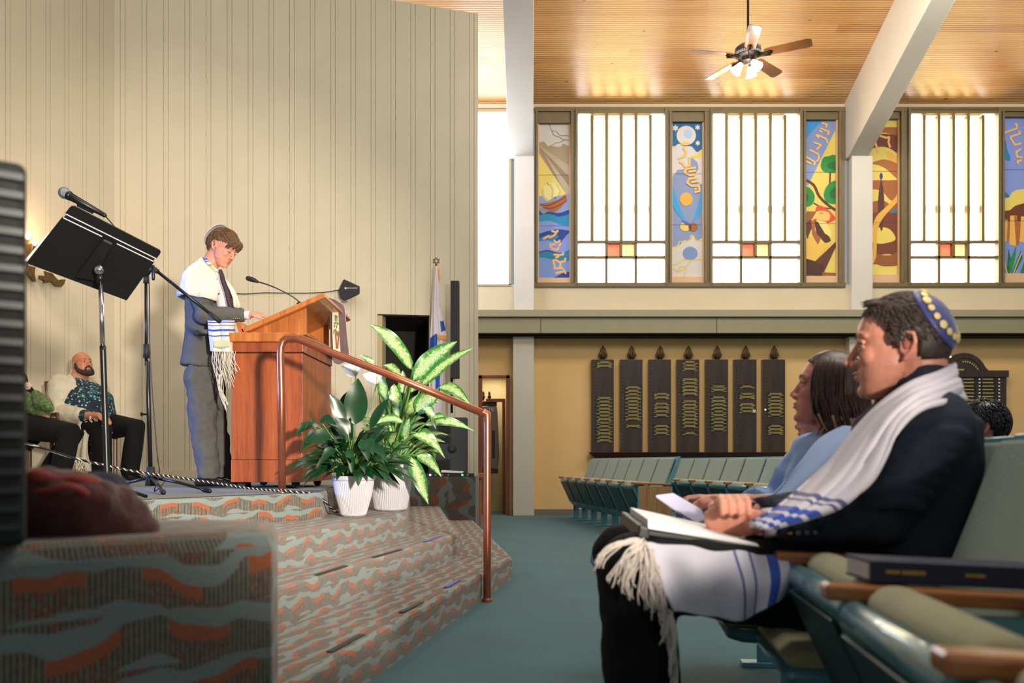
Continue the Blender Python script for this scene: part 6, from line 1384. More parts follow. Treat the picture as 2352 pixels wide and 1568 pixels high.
# shirt collar, tie
M['suit'] = cloth('grey_suit_wool', rgb(92, 90, 86), var=0.08, vscale=30); M['shirt'] = mat('white_shirt', rgb(222, 216, 226), 0.7); M['tie'] = mat('dark_purple_tie', rgb(52, 34, 48), 0.6, var=0.3, vscale=90)
b = MB(); b.tube([Q(478, 634, -0.0), Q(486, 622, -0.0)], [0.072, 0.066], 20); b.build('shirt_collar', M['shirt'], t, remesh=0.005, smooth_it=2)
b = MB(); b.tube([Q(497, 640, -0.05), Q(512, 690, -0.07), Q(516, 730, -0.07)], [0.055, 0.075, 0.07], 14, flat=0.6, ref=(1, 0, 0), rnd=True); b.build('shirt_front', M['shirt'], t, remesh=0.008, smooth_it=3)
b = MB(); G = [[P(x-w_, y, Yq), P(x+w_, y, Yq+0.02)] for x, y, w_, Yq in ((505, 621, 3.0, 5.86), (508, 630, 4.2, 5.84), (512, 645, 5.0, 5.82), (520, 668, 5.5, 5.80), (527, 695, 6, 5.80), (532, 715, 6, 5.80))]; b.grid(G); b.build('tie', M['tie'], t, smooth=True, solid=0.01)
# jacket
b = MB(); b.tube([Q(474, 640), Q(472, 660), Q(476, 700), Q(473, 760), Q(466, 812), Q(463, 843)], [0.10, 0.185, 0.175, 0.155, 0.175, 0.185], 28, flat=[0.7, 0.72, 0.80, 0.86, 0.74, 0.76], ref=(1, 0, 0))
for S_, E_, W_ in ((sh_n, el_n, wr_n-Vector((0.035, 0, 0))), (sh_f, el_f, wr_f-Vector((0.035, 0, 0)))): b.tube([S_, (S_+E_)/2, E_, (E_*0.5+W_*0.5), W_], [0.075, 0.072, 0.066, 0.056, 0.048], 16, rnd=False); b.ell(S_, 0.070); b.ell(E_, 0.066)
b.build('jacket', M['suit'], t, remesh=0.009, smooth_it=3, disp=(0.016, 0.09))
b = MB(); b.slab([Q(448, 757, -0.26), Q(478, 756, -0.25), Q(478, 766, -0.25), Q(449, 767, -0.26)], (0, 1, 0), 0.05); b.build('pocket_flap', M['suit'], t, bevel=0.004)
for k in range(4): b = MB(); b.ell(Q(536+k*4.4, 731.5, -0.225), 0.0055); b.build('button', M['brass'], t, smooth=True)
b = MB(); b.tube([wr_n-Vector((0.04, 0, 0)), wr_n-Vector((0.002, 0, 0))], [0.037, 0.036], 16, flat=0.8); b.build('shirt_cuff', M['shirt'], t, smooth=True)
# trousers and shoes
b = MB()
for A1, B1, C1 in ((hn, kn_, an), (hf, kf, af)): b.tube([A1+Vector((0, 0, 0.08)), A1, (A1+B1)/2, B1, (B1+C1)/2, C1, C1-Vector((0.0, 0, 0.03))], [0.10, 0.115, 0.10, 0.088, 0.080, 0.074, 0.072], 20)
b.build('trousers', M['suit'], t, remesh=0.009, smooth_it=3, disp=(0.032, 0.085))
M['shoe'] = mat('black_patent_leather', rgb(20, 20, 24), 0.15, coat=0.8)
for A_, dx in ((an, 0.0), (af, 0.0)):
    b = MB(); gx, gy = A_.x, A_.y; b.tube([(gx-0.055, gy, SZ+0.045), (gx+0.03, gy, SZ+0.05), (gx+0.10, gy-0.005, SZ+0.036), (gx+0.175, gy-0.01, SZ+0.026)], [0.042, 0.045, 0.043, 0.026], 18, flat=0.9, ref=(0, 0, 1), rnd=True); b.tube([(gx-0.01, gy, SZ+0.05), (gx-0.012, gy, SZ+0.09)], 0.046, 14)
    b.build('shoe', M['shoe'], t, remesh=0.005, smooth_it=3)
    b = MB(); b.prism([(gx-0.09, gy-0.035), (gx+0.02, gy-0.038), (gx+0.13, gy-0.048), (gx+0.19, gy-0.035), (gx+0.2, gy), (gx+0.19, gy+0.03), (gx+0.1, gy+0.04), (gx-0.09, gy+0.033)], SZ+0.003, SZ+0.014); b.build('sole', M['blackp'], t)
# prayer shawl over the shoulders
BL = rgb(30, 70, 170)
M['tallit_b'] = mat('ivory_wool', rgb(228, 220, 200), 0.85, sheen=0.4, var=0.05, vscale=12, bump=0.25, bscale=140)
rings = []
SEC = [(486, 607, .066, .066, .05), (482, 616, .085, .10, .045), (477, 629, .115, .18, .03), (476, 645, .148, .25, .015), (479, 666, .170, .292, 0.0), (481, 684, .185, .305, 0.008), (482, 698, .188, .31, 0.03)]
for i, (x, y, rx, ry, tl) in enumerate(SEC):
    c = Q(x, y); ring = []
    for q in range(64):
        a = 2*PI*q/64; f = 1+0.045*math.sin(a*7+i*0.5)*i/7+0.03*math.sin(a*12-i*0.6)*i/7
        ring.append(c+Vector((rx*math.cos(a)*f, ry*math.sin(a)*f, -tl*math.cos(a))))
    rings.append(ring)
b = MB(); m_ = 64
k0 = b.addv([p for r in rings for p in r])
for i in range(len(rings)-1):
    for q in range(64):
        a = 2*PI*(q+0.5)/64; da = (a+0.40) % (2*PI)   # open front gap, widening downward, slightly turned to the camera
        gap = 0.12+0.055*i
        if da < gap*0.55 or da > 2*PI-gap*0.9: continue
        j = (q+1) % 64; b.face((k0+i*64+q, k0+i*64+j, k0+(i+1)*64+j, k0+(i+1)*64+q))
b.build('prayer_shawl', M['tallit_b'], t, smooth=True, solid=0.012, offset=1)
b = MB(); b.grid([[P(465, 590, 5.915), P(474, 591, 5.905)], [P(470, 598, 5.90), P(478, 597, 5.89)], [P(476, 606, 5.89), P(484, 604, 5.88)], [P(486, 614, 5.875), P(492, 612, 5.865)], [P(497, 624, 5.86), P(500, 621, 5.85)]])
M['atarah'] = striped('embroidered_neckband', rgb(226, 216, 190), [(0.35, 0.04, BL), (0.15, 0.1, BL), (0.62, 0.05, rgb(180, 150, 80))], axis=1); b.build('neckband', M['atarah'], t, smooth=True, solid=0.008, offset=0)
M['tallit_bs'] = striped('ivory_wool_striped', rgb(226, 218, 204), [(0.10, 0.02, BL), (0.2, 0.013, BL), (0.34, 0.028, BL), (0.50, 0.018, BL), (0.02, 0.015, BL)], axis=1)
Yp = 5.70
G = surf([[P(477, 735, Yp), P(490, 736, Yp-0.03), P(505, 735, Yp-0.01), P(520, 735, Yp-0.04), P(538, 735, Yp+0.04)], [P(480, 770, Yp-0.01), P(492, 772, Yp-0.04), P(506, 771, Yp-0.02), P(522, 771, Yp-0.05), P(540, 771, Yp+0.04)], [P(484, 806, Yp-0.01), P(494, 807, Yp-0.04), P(508, 808, Yp-0.02), P(524, 808, Yp-0.05), P(540, 806, Yp+0.04)]], 24, 24)
b = MB(); b.grid(G); b.build('shawl_end', M['tallit_bs'], t, smooth=True, solid=0.006, offset=0)
M['patch'] = mat('pale_green_shawl_patch', rgb(196, 192, 140), 0.7)
b = MB(); b.grid(surf([[P(490, 783, Yp-0.045), P(506, 781, Yp-0.045), P(528, 781, Yp-0.06)], [P(490, 797, Yp-0.05), P(508, 799, Yp-0.05), P(527, 797, Yp-0.06)]], 8, 4)); b.build('corner_patch', M['patch'], t, smooth=True, solid=0.004)
M['tassel'] = mat('ivory_tassel', rgb(214, 202, 178), 0.9)
b = MB(); 
for k in range(34):
    x = 486+k*1.6; fringe_strands(b, P(x, 806, Yp-0.04+0.03*math.sin(k)), random.uniform(0.17, 0.26)*(1 if k < 26 else 0.7), 1, (0.002, 0.01), 0.0022, seed=k, sway=(0.03, 0, 0))
fringe_strands(b, P(505, 860, Yp-0.05), 0.22, 7, (0.012, 0.01), 0.0026, seed=99, sway=(0.04, 0, 0))
o = b.build('fringe', M['tassel'], t, smooth=True); o['kind'] = 'stuff'
# ---------------------------------------------------------------- the man in the dark suit
t = thing('person', 'man in dark suit, white shawl and navy skullcap seated with clasped hands', 'person', (0.83, 2.13, 0))
hm = Head(P(2061, 800, 2.12), (-0.92, 0.38, -0.01), k=1.07, jaw=1.06, nose=1.12)
b = MB(); hm.skin(b)
nb = Vector((0.985, 2.13, 0.955))
b.tube([nb+Vector((0.01, 0, -0.06)), nb, hm.w(-0.045, 0, -0.06), hm.w(-0.04, 0, 0)], [0.085, 0.074, 0.066, 0.062], 20)
b.tube([nb, (0.99, 2.13, 0.90), (0.95, 2.13, 0.78), (0.90, 2.13, 0.62), (0.86, 2.13, 0.50)], [0.06, 0.15, 0.17, 0.15, 0.16], 22, flat=0.72, ref=(1, 0, 0), rnd=True)
S1, E1, W1 = Vector((0.95, 1.96, 0.865)), Vector((0.82, 1.955, 0.672)), Vector((0.565, 2.0, 0.650))
S2, E2, W2 = Vector((0.99, 2.27, 0.865)), Vector((0.88, 2.31, 0.65)), Vector((0.575, 2.20, 0.655))
for S_, E_, W_ in ((S1, E1, W1), (S2, E2, W2)): b.tube([S_, (S_+E_)/2, E_, (E_+W_)/2, W_], [0.055, 0.05, 0.045, 0.042, 0.030], 14, rnd=True)
hand(b, W1+Vector((0.0, 0.01, 0.002)), (-1, 0.32, 0.06), (0.15, 1, 0.0), k=0.98, side=-1, curl=1.3, spread=0.02, thumb=0.5)
hand(b, W2+Vector((0.0, -0.035, 0.032)), (-0.80, -0.66, 0.02), (-0.1, -0.35, -1.0), k=0.98, side=1, curl=1.0, spread=0.05, thumb=0.5)
for xf in (0.549, 0.529, 0.509, 0.490): b.tube([(xf+0.004, 2.075, 0.690), (xf-0.004, 2.03, 0.708), (xf-0.012, 1.985, 0.700), (xf-0.016, 1.960, 0.676)], [0.0095, 0.0098, 0.0092, 0.0084], 10, rnd=True)
H1, K1, A1 = Vector((0.86, 2.0, 0.49)), Vector((0.275, 1.96, 0.545)), Vector((0.31, 1.95, 0.09)); H2, K2, A2 = Vector((0.86, 2.26, 0.49)), Vector((0.30, 2.30, 0.545)), Vector((0.36, 2.32, 0.09))
for A_, B_2, C_2 in ((H1, K1, A1), (H2, K2, A2)): b.tube([A_, (A_+B_2)/2, B_2, (B_2+C_2)/2, C_2], [0.085, 0.075, 0.055, 0.050, 0.035], 14, rnd=True)
b.build('body', M['skin_man'], t, remesh=0.0034, smooth_it=4)
M['brow_m'] = mat('dark_brow_hair', rgb(44, 30, 26), 0.8); hm.features(t, M['skin_man'], lips=mat('muted_lips', rgb(164, 92, 84), 0.45), brow=M['brow_m'])
M['hair_m'] = mat('dark_brown_hair', rgb(50, 36, 32), 0.55, var=0.4, vscale=70)
def keep_m(q): return q.z > interp(q.x, [-0.115, -0.09, -0.045, -0.035, -0.02, 0.0, 0.012, 0.02, 0.03, 0.045, 0.06, 0.09], [-0.03, -0.035, -0.03, 0.02, 0.022, -0.004, 0.0, 0.03, 0.055, 0.072, 0.084, 0.092])
b = hm.cap_pts(keep_m, 0.006, lump=0.002); b.build('hair', M['hair_m'], t, smooth=True, solid=0.006)
b = MB(); hm.tufts(b, lambda q: keep_m(q) and (q.z > 0.02), lambda q: Vector((0.9, 0, -0.1)) if q.z > 0.08 else Vector((-0.5, 0, -0.8)), 1500, 0.022, 0.0016, off=0.006, seed=9, lift=0.003)
for k in range(110):
    y = random.uniform(-0.045, 0.045); x0 = 0.030+random.uniform(-0.02, 0.006); z0 = 0.112-abs(y)*0.35; b.tube([hm.w(x0-0.01, y, z0-0.004), hm.w(x0+0.012, y*1.02, z0+0.004), hm.w(x0+0.034+random.uniform(0, 0.01), y*1.04, z0+0.003-abs(y)*0.1)], [0.0035, 0.003, 0.0008], 5)
b.build('hair_strands', M['hair_m'], t, smooth=True)
M['kip_n'] = mat('navy_satin', rgb(34, 46, 110), 0.5, sheen=0.5, bump=0.2, bscale=60)
ko, rings = hm.kippah(t, M['kip_n'], (-0.84, 0.24, 0.50), 0.80, 0.011, 'skullcap')
b = MB(); r_ = rings[9]; ctr = sum(rings[0], Vector())/36
for j in range(0, 36, 2):
    p = r_[j]; nn_ = ((rings[8][j]-rings[10][j]).cross(r_[(j+1) % 36]-r_[j-1])).normalized(); 
    if nn_.dot(p-hm.c) < 0: nn_ = -nn_
    Qm = nn_.to_track_quat('Z', 'Y').to_matrix(); b.lathe([(0, 0.006), (0.0085 if j % 6 else 0.0105, 0.005), (0.0085 if j % 6 else 0.0105, 0.0015)], p, 8, Qm, cap=False)
M['goldp'] = mat('gold_emblem_print', rgb(226, 200, 132), 0.4, 0.3); b.build('gold_emblems', M['goldp'], ko)
# stubble, suit
M['dsuit'] = cloth('charcoal_suit_wool', rgb(42, 48, 62), var=0.12, vscale=18, rough=0.8); M['dtrs'] = cloth('black_trouser_wool', rgb(10, 10, 13), rough=0.85)
b = MB(); b.tube([(0.985, 2.13, 0.935), (0.985, 2.13, 0.89), (0.975, 2.13, 0.80), (0.95, 2.13, 0.65), (0.90, 2.13, 0.50)], [0.13, 0.215, 0.215, 0.20, 0.205], 30, flat=[0.66, 0.58, 0.66, 0.78, 0.8], ref=(1, 0, 0), rnd=True)
for S_, E_, W_ in ((S1, E1, W1), (S2, E2, W2)): b.tube([S_, (S_*0.6+E_*0.4), (S_*0.25+E_*0.75), E_, E_*0.5+W_*0.5, W_*0.85+E_*0.15], [0.088, 0.086, 0.08, 0.072, 0.060, 0.049], 20); b.ell(S_, 0.090); b.ell(E_, 0.072)
# sleeve creases
for k in range(7):
    c = S1*(1-0.13*(k+1))+E1*0.13*(k+1); b.tube(curve([c+Vector((0.085, 0.02, -0.02)), c+Vector((0.045, -0.076, 0.01)), c+Vector((-0.03, -0.08, 0.015)), c+Vector((-0.085, -0.02, -0.0))], 10), [0.005]+[0.015]*8+[0.005], 8, rnd=True)
for k in range(4):
    c = E1*(1-0.2*(k+0.5))+W1*0.2*(k+0.5); b.tube(curve([c+Vector((0.02, -0.0, 0.062)), c+Vector((0.0, -0.05, 0.035)), c+Vector((-0.02, -0.06, -0.015))], 8), [0.004]+[0.012]*6+[0.004], 8, rnd=True)
b.build('suit_jacket', M['dsuit'], t, remesh=0.0065, smooth_it=3, disp=(0.012, 0.07))
b = MB()
for A_, B_2, C_2 in ((H1, K1, A1), (H2, K2, A2)): b.tube([A_, (A_+B_2)/2, B_2+Vector((0.03, 0, 0.0)), B_2, (B_2+C_2)/2, C_2+Vector((0, 0, 0.02))], [0.108, 0.098, 0.088, 0.086, 0.086, 0.078], 22); b.ell(B_2, 0.088); b.ell(A_, 0.112)
b.build('trousers', M['dtrs'], t, remesh=0.008, smooth_it=4, disp=(0.014, 0.08))
for A_ in (A1, A2):
    b = MB(); gx, gy = A_.x, A_.y; b.tube([(gx+0.05, gy, 0.045), (gx-0.03, gy, 0.05), (gx-0.1, gy, 0.036), (gx-0.18, gy, 0.026)], [0.042, 0.046, 0.046, 0.03], 18, flat=0.9, ref=(0, 0, 1), rnd=True); b.tube([(gx+0.01, gy, 0.05), (gx+0.01, gy, 0.1)], 0.045, 14)
    b.build('shoe', M['shoe'], t, remesh=0.006, smooth_it=3)
b = MB(); d1 = (W1-E1).normalized(); b.tube([W1-d1*0.05, W1-d1*0.012], [0.040, 0.040], 18, flat=0.85); b.build('shirt_cuff', M['shirt'], t, smooth=True)
b = MB(); b.lathe([(0, 0.004), (0.008, 0.003), (0.008, 0)], W1-d1*0.018+Vector((0.0, -0.036, 0.0)), 12, Vector((0, -1, 0)).to_track_quat('Z', 'Y').to_matrix()); b.build('cufflink', M['chrome'], t)
for k in range(4): b = MB(); p = W1-d1*(0.055+0.018*k)+Vector((0, -0.051, -0.022)); b.ell(p, 0.0072, n=12, m=8); b.build('button', M['silver'] if k else M['brass'], t, smooth=True)
# shawl around neck and down the front
BL2 = rgb(40, 78, 176)
M['tal_m'] = striped('white_shawl_striped', rgb(214, 208, 220), [(0.745, 0.010, rgb(90, 90, 140)), (0.775, 0.006, rgb(90, 90, 140)), (0.84, 0.020, BL2), (0.90, 0.022, BL2), (0.955, 0.010, BL2)])
up_e = [(2192, 838, 2.06), (2150, 858, 2.02), (2090, 880, 2.0), (2025, 925, 2.0), (1960, 990, 2.0), (1890, 1070, 1.99), (1820, 1135, 1.98), (1762, 1178, 1.97), (1720, 1205, 1.97)]
lo_e = [(2214, 918, 1.99), (2165, 928, 1.90), (2110, 945, 1.86), (2066, 985, 1.85), (2034, 1050, 1.84), (2000, 1110, 1.84), (1940, 1160, 1.85), (1850, 1192, 1.87), (1760, 1215, 1.90)]
rows = []
for f in (0.0, 0.33, 0.66, 1.0):
    r = []
    for (a, c) in zip(up_e, lo_e):
        p = Vector(a)*(1-f)+Vector(c)*f; r.append(P(p.x, p.y, p.z-0.035*math.sin(PI*f)))
    rows.append(r)
G = surf(rows, 60, 24)
for j, r in enumerate(G):
    for i, p in enumerate(r): s_ = j/23; r[i] = p+Vector((0, -1, 0.3))*(0.006*math.sin(s_*14+i*0.05)+0.004*math.sin(s_*29-i*0.12+1))
b = MB(); b.grid(G); b.build('prayer_shawl', M['tal_m'], t, smooth=True, solid=0.010, offset=0)
# part of the shawl behind the neck and on the far shoulder
G = surf([[P(2188, 836, 2.06), P(2150, 845, 2.2), P(2080, 880, 2.32), P(2010, 925, 2.36)], [P(2200, 880, 2.02), P(2190, 890, 2.22), P(2120, 930, 2.42), P(2000, 980, 2.42)], [P(2216, 920, 1.98), P(2212, 925, 2.24), P(2130, 965, 2.46), P(1980, 1040, 2.40)]], 30, 12)
b = MB(); b.grid(G); b.build('shawl_back', M['tal_m2'] if 'tal_m2' in M else mat('white_shawl_plain', rgb(212, 206, 218), 0.85, sheen=0.3, bump=0.3, bscale=300), t, smooth=True, solid=0.010, offset=0)
# shawl end over the near thigh
M['tal_l'] = striped('white_shawl_end_striped', rgb(210, 206, 220), [(0.50, 0.007, rgb(70, 80, 150)), (0.575, 0.007, rgb(70, 80, 150)), (0.685, 0.026, BL2), (0.80, 0.030, BL2), (0.88, 0.008, rgb(120, 120, 150)), (0.93, 0.008, BL2)])
G = surf([[P(1462, 1236, 1.96), P(1560, 1240, 1.96), P(1680, 1246, 1.97), P(1780, 1262, 1.97), P(1850, 1290, 1.96)], [P(1476, 1262, 1.88), P(1575, 1276, 1.87), P(1690, 1284, 1.88), P(1800, 1290, 1.89), P(1862, 1310, 1.90)],
          [P(1506, 1325, 1.845), P(1600, 1340, 1.84), P(1705, 1346, 1.845), P(1806, 1330, 1.855), P(1866, 1325, 1.87)], [P(1548, 1402, 1.85), P(1636, 1416, 1.845), P(1706, 1422, 1.85), P(1790, 1378, 1.855), P(1850, 1344, 1.87)]], 60, 30)
for j, r in enumerate(G):
    for i, p in enumerate(r): s_ = i/59; r[i] = p+Vector((0, -1, 0))*((0.007*math.sin(s_*26+j*0.08)+0.005*math.sin(s_*11-j*0.15))*min(1, j/8))
b = MB(); b.grid(G); b.build('shawl_end', M['tal_l'], t, smooth=True, solid=0.006, offset=0)
M['tassel_m'] = mat('cream_fringe', rgb(206, 194, 186), 0.9)
b = MB(); rn = random.Random(4)
def strand(pts, n, sp, r=0.0019):
    for k in range(n):
        o = Vector((rn.uniform(-1, 1)*sp, rn.uniform(-1, 1)*sp*0.6, rn.uniform(-0.4, 0.4)*sp)); ph = rn.uniform(0, 6); q = []
        cc = curve(pts, 12); cut = rn.randint(9, 12)
        for i, p in enumerate(cc[:cut]): u = i/11; q.append(p+o*(0.35+u)+Vector((0.004*math.sin(ph+u*9), 0, 0.004*math.cos(ph+u*8))))
        b.tube(q, r, 5)
strand([P(1476, 1240, 1.90), P(1430, 1248, 1.87), P(1390, 1272, 1.87), P(1374, 1310, 1.87)], 14, 0.012)
strand([P(1478, 1246, 1.88), P(1440, 1275, 1.855), P(1415, 1320, 1.855), P(1408, 1345, 1.855)], 9, 0.012)
strand([P(1480, 1250, 1.88), P(1455, 1300, 1.85), P(1440, 1340, 1.85), P(1445, 1375, 1.85)], 12, 0.014)
strand([P(1484, 1256, 1.87), P(1480, 1300, 1.845), P(1476, 1350, 1.845), P(1490, 1395, 1.85)], 16, 0.012)
strand([P(1495, 1265, 1.86), P(1500, 1320, 1.84), P(1510, 1370, 1.84), P(1520, 1420, 1.85)], 22, 0.016)
strand([P(1510, 1300, 1.85), P(1522, 1380, 1.84), P(1540, 1470, 1.86), P(1550, 1560, 1.87), P(1552, 1600, 1.87)], 10, 0.007)
strand([P(1540, 1400, 1.85), P(1548, 1460, 1.85), P(1545, 1520, 1.86), P(1553, 1580, 1.86)], 6, 0.004, 0.003)
strand([P(1515, 1400, 1.85), P(1528, 1440, 1.85), P(1524, 1480, 1.86)], 8, 0.006)
o = b.build('fringe', M['tassel_m'], t, smooth=True); o['kind'] = 'stuff'
# binder with pages on the lap
t = thing('ring_binder', 'open black binder with white pages lying on the seated man\'s lap', 'binder', P(1610, 1240, 2.02))
M['binder'] = mat('black_binder_vinyl', rgb(16, 16, 18), 0.4)
Ya, Yb2 = 1.93, 2.24
def bp(x, y, Yq): return P(x, y, Yq)
b = MB(); b.slab([bp(1472, 1228, Ya), bp(1756, 1262, Ya), bp(1756, 1256, Ya), bp(1474, 1216, Ya)], (0, 1, 0.05), 0.30); b.build('lower_cover', M['binder'], t, bevel=0.002)
b = MB(); b.slab([bp(1488, 1214, Ya-0.0), bp(1745, 1256, Ya), bp(1740, 1248, Ya), bp(1488, 1192, Ya)], (0, 1, 0.04), 0.29); b.build('pages', M['white'], t, bevel=0.002)
b = MB(); b.slab([bp(1463, 1236, Ya-0.006), bp(1492, 1240, Ya-0.006), bp(1492, 1212, Ya-0.006), bp(1468, 1204, Ya-0.006)], (0, 1, 0.04), 0.31); b.build('spine', M['binder'], t, bevel=0.005)
# ---------------------------------------------------------------- woman beside the man
t = thing('person', 'long-haired woman in light blue looking up beside the suited man', 'person', (0.89, 2.63, 0))
hw = Head(P(1900, 897, 2.62), (-0.93, 0.30, 0.16), (0.15, 0, 1), k=0.96, jaw=0.92, nose=0.8)
b = MB(); hw.skin(b); nb = Vector((0.97, 2.64, 0.885))
b.tube([nb, hw.w(-0.045, 0, -0.06), hw.w(-0.04, 0, 0)], [0.056, 0.052, 0.052], 18)
b.tube([nb, (0.99, 2.63, 0.83), (0.96, 2.63, 0.72), (0.90, 2.63, 0.58), (0.88, 2.63, 0.48)], [0.05, 0.13, 0.14, 0.13, 0.15], 20, flat=0.72, ref=(1, 0, 0), rnd=True)
S1w, E1w, W1w = Vector((0.96, 2.48, 0.82)), Vector((0.84, 2.44, 0.665)), Vector((0.64, 2.47, 0.675)); S2w, E2w, W2w = Vector((0.96, 2.79, 0.82)), Vector((0.86, 2.84, 0.65)), Vector((0.62, 2.66, 0.67))
for S_, E_, W_ in ((S1w, E1w, W1w), (S2w, E2w, W2w)): b.tube([S_, (S_+E_)/2, E_, (E_+W_)/2, W_], [0.045, 0.042, 0.037, 0.033, 0.024], 12, rnd=True)
hand(b, W1w, (-1, 0.1, 0.05), (0, 0.5, -1), k=0.9, side=-1, curl=0.7); hand(b, W2w, (-1, -0.2, 0.05), (0, -0.5, -0.9), k=0.9, side=1, curl=0.7)
for yy in (2.52, 2.74): b.tube([(0.88, yy, 0.47), (0.6, yy, 0.49), (0.34, yy, 0.50), (0.36, yy, 0.28), (0.38, yy, 0.07)], [0.08, 0.07, 0.055, 0.045, 0.032], 14, rnd=True)
b.build('body', M['skin_w'], t, remesh=0.0042, smooth_it=5)
hw.features(t, M['skin_w'], lips=mat('rose_lips', rgb(186, 96, 96), 0.4))
M['hair_w'] = mat('brown_hair_dark', rgb(66, 44, 36), 0.4, var=0.3, vscale=60); M['hair_wb'] = mat('honey_hair_ends', rgb(172, 124, 76), 0.4, var=0.3, vscale=60)
def keep_w(q): return q.z > interp(q.x, [-0.115, -0.05, 0.0, 0.02, 0.035, 0.055, 0.08], [-0.075, -0.07, -0.05, 0.0, 0.055, 0.075, 0.095])
b = hw.cap_pts(keep_w, 0.010, lump=0.002); b.build('hair', M['hair_w'], t, smooth=True, solid=0.008)
b = MB(); b2 = MB(); rn = random.Random(12)
for k in range(420):
    ph = rn.uniform(0, 2*PI); sx, sy = math.cos(ph), math.sin(ph)
    if sx > 0.62: continue
    top = hw.w(-0.012+0.03*sx+rn.uniform(-0.01, 0.01), 0.022*sy, 0.121+rn.uniform(-0.004, 0.003)); m1 = hw.w(-0.014+0.098*sx*1.02, 0.085*sy, 0.07)
    m2 = hw.w(-0.018+0.105*sx+0.006*rn.uniform(-1, 1), 0.094*sy+0.004*rn.uniform(-1, 1), -0.01); m3 = hw.w(-0.035+0.09*sx+rn.uniform(-0.008, 0.008), 0.098*sy+rn.uniform(-0.01, 0.01), -0.085); w_ = rn.uniform(-0.02, 0.02)
    w2_ = 0.012*math.sin(k*1.7); m3 = m3+hw.R@Vector((w2_-0.006, 0, 0)); m4 = hw.w(-0.062+0.085*sx+w_-1.5*w2_, 0.092*sy+rn.uniform(-0.012, 0.012), -0.135-rn.uniform(0, 0.025))
    cc = curve([top, m1, m2, m3, m4], 13)
    b.tube(cc[:10] if k % 3 == 0 else cc, [0.0022]+[0.0034]*7+[0.0034, 0.0026] if k % 3 == 0 else [0.0022]+[0.0034]*9+[0.003, 0.002, 0.0008], 5)
    if k % 3 == 0: b2.tube(cc[9:], [0.0036, 0.0032, 0.002, 0.0008], 5)
b.build('hair_strands', M['hair_w'], t, smooth=True); b2.build('hair_ends', M['hair_wb'], t, smooth=True)
b = MB(); b.ell(hw.w(-0.012, -0.079, -0.045), 0.0055); b.ell(hw.w(-0.012, 0.079, -0.045), 0.0055); b = MB(); b.ell(hw.w(-0.008, 0.084, -0.05), 0.006); b.build('pearl_earring', M['letter_w'], t, smooth=True)
M['bluec'] = cloth('light_blue_cotton', rgb(136, 166, 212), rough=0.85)
b = MB(); b.tube([(0.985, 2.63, 0.895), (0.99, 2.63, 0.845), (0.97, 2.63, 0.74), (0.92, 2.63, 0.60), (0.88, 2.63, 0.46)], [0.075, 0.185, 0.18, 0.17, 0.19], 26, flat=[0.8, 0.62, 0.72, 0.78, 0.8], ref=(1, 0, 0), rnd=True)
for S_, E_, W_ in ((S1w, E1w, W1w), (S2w, E2w, W2w)): b.tube([S_, (S_+E_)/2, E_, E_*0.6+W_*0.4], [0.068, 0.066, 0.06, 0.056], 16); b.ell(S_, 0.07); b.ell(E_, 0.06)
for yy in (2.52, 2.74): b.tube([(0.88, yy, 0.47), (0.6, yy, 0.49), (0.33, yy, 0.50)], [0.11, 0.10, 0.085], 16, rnd=True)
b.tube([(0.62, 2.63, 0.50), (0.34, 2.63, 0.50)], [0.09, 0.07], 12, rnd=True)
b.build('dress', M['bluec'], t, remesh=0.008, smooth_it=4, disp=(0.014, 0.06))
M['bluesh'] = mat('light_blue_shawl', rgb(150, 178, 222), 0.85, sheen=0.3, bump=0.3, bscale=280)
G = surf([[P(1935, 980, 2.50), P(1880, 1010, 2.44), P(1830, 1070, 2.38), P(1780, 1130, 2.36), P(1745, 1165, 2.36)], [P(1975, 985, 2.42), P(1930, 1030, 2.34), P(1880, 1090, 2.30), P(1830, 1140, 2.30), P(1780, 1178, 2.32)], [P(2010, 1010, 2.44), P(1970, 1070, 2.36), P(1920, 1120, 2.32), P(1880, 1160, 2.32), P(1830, 1190, 2.34)]], 30, 16)
for j, r in enumerate(G):
    for i, p in enumerate(r): r[i] = p+Vector((0, -1, 0))*0.008*math.sin(j*0.9+i*0.12)
b = MB(); b.grid(G); b.build('blue_shawl', M['bluesh'], t, smooth=True, solid=0.008, offset=0)
for yy in (2.52, 2.74):
    b = MB(); b.tube([(0.41, yy, 0.035), (0.33, yy, 0.035), (0.22, yy, 0.022)], [0.034, 0.038, 0.022], 14, flat=0.8, ref=(0, 0, 1), rnd=True); b.build('shoe', M['shoe'], t, smooth=True)
ob = MB(); ob.slab([P(1506, 1136, 2.35), P(1546, 1131, 2.42), P(1640, 1185, 2.48), P(1600, 1200, 2.40), P(1560, 1174, 2.36)], (0.1, 0.3, -1), 0.008)
o = ob.build('booklet', M['pages2'] if 'pages2' in M else mat('lilac_white_paper', rgb(196, 196, 222), 0.7), bevel=0.002); tag(o, 'thin white booklet held out by the woman in light blue above the binder', 'booklet')
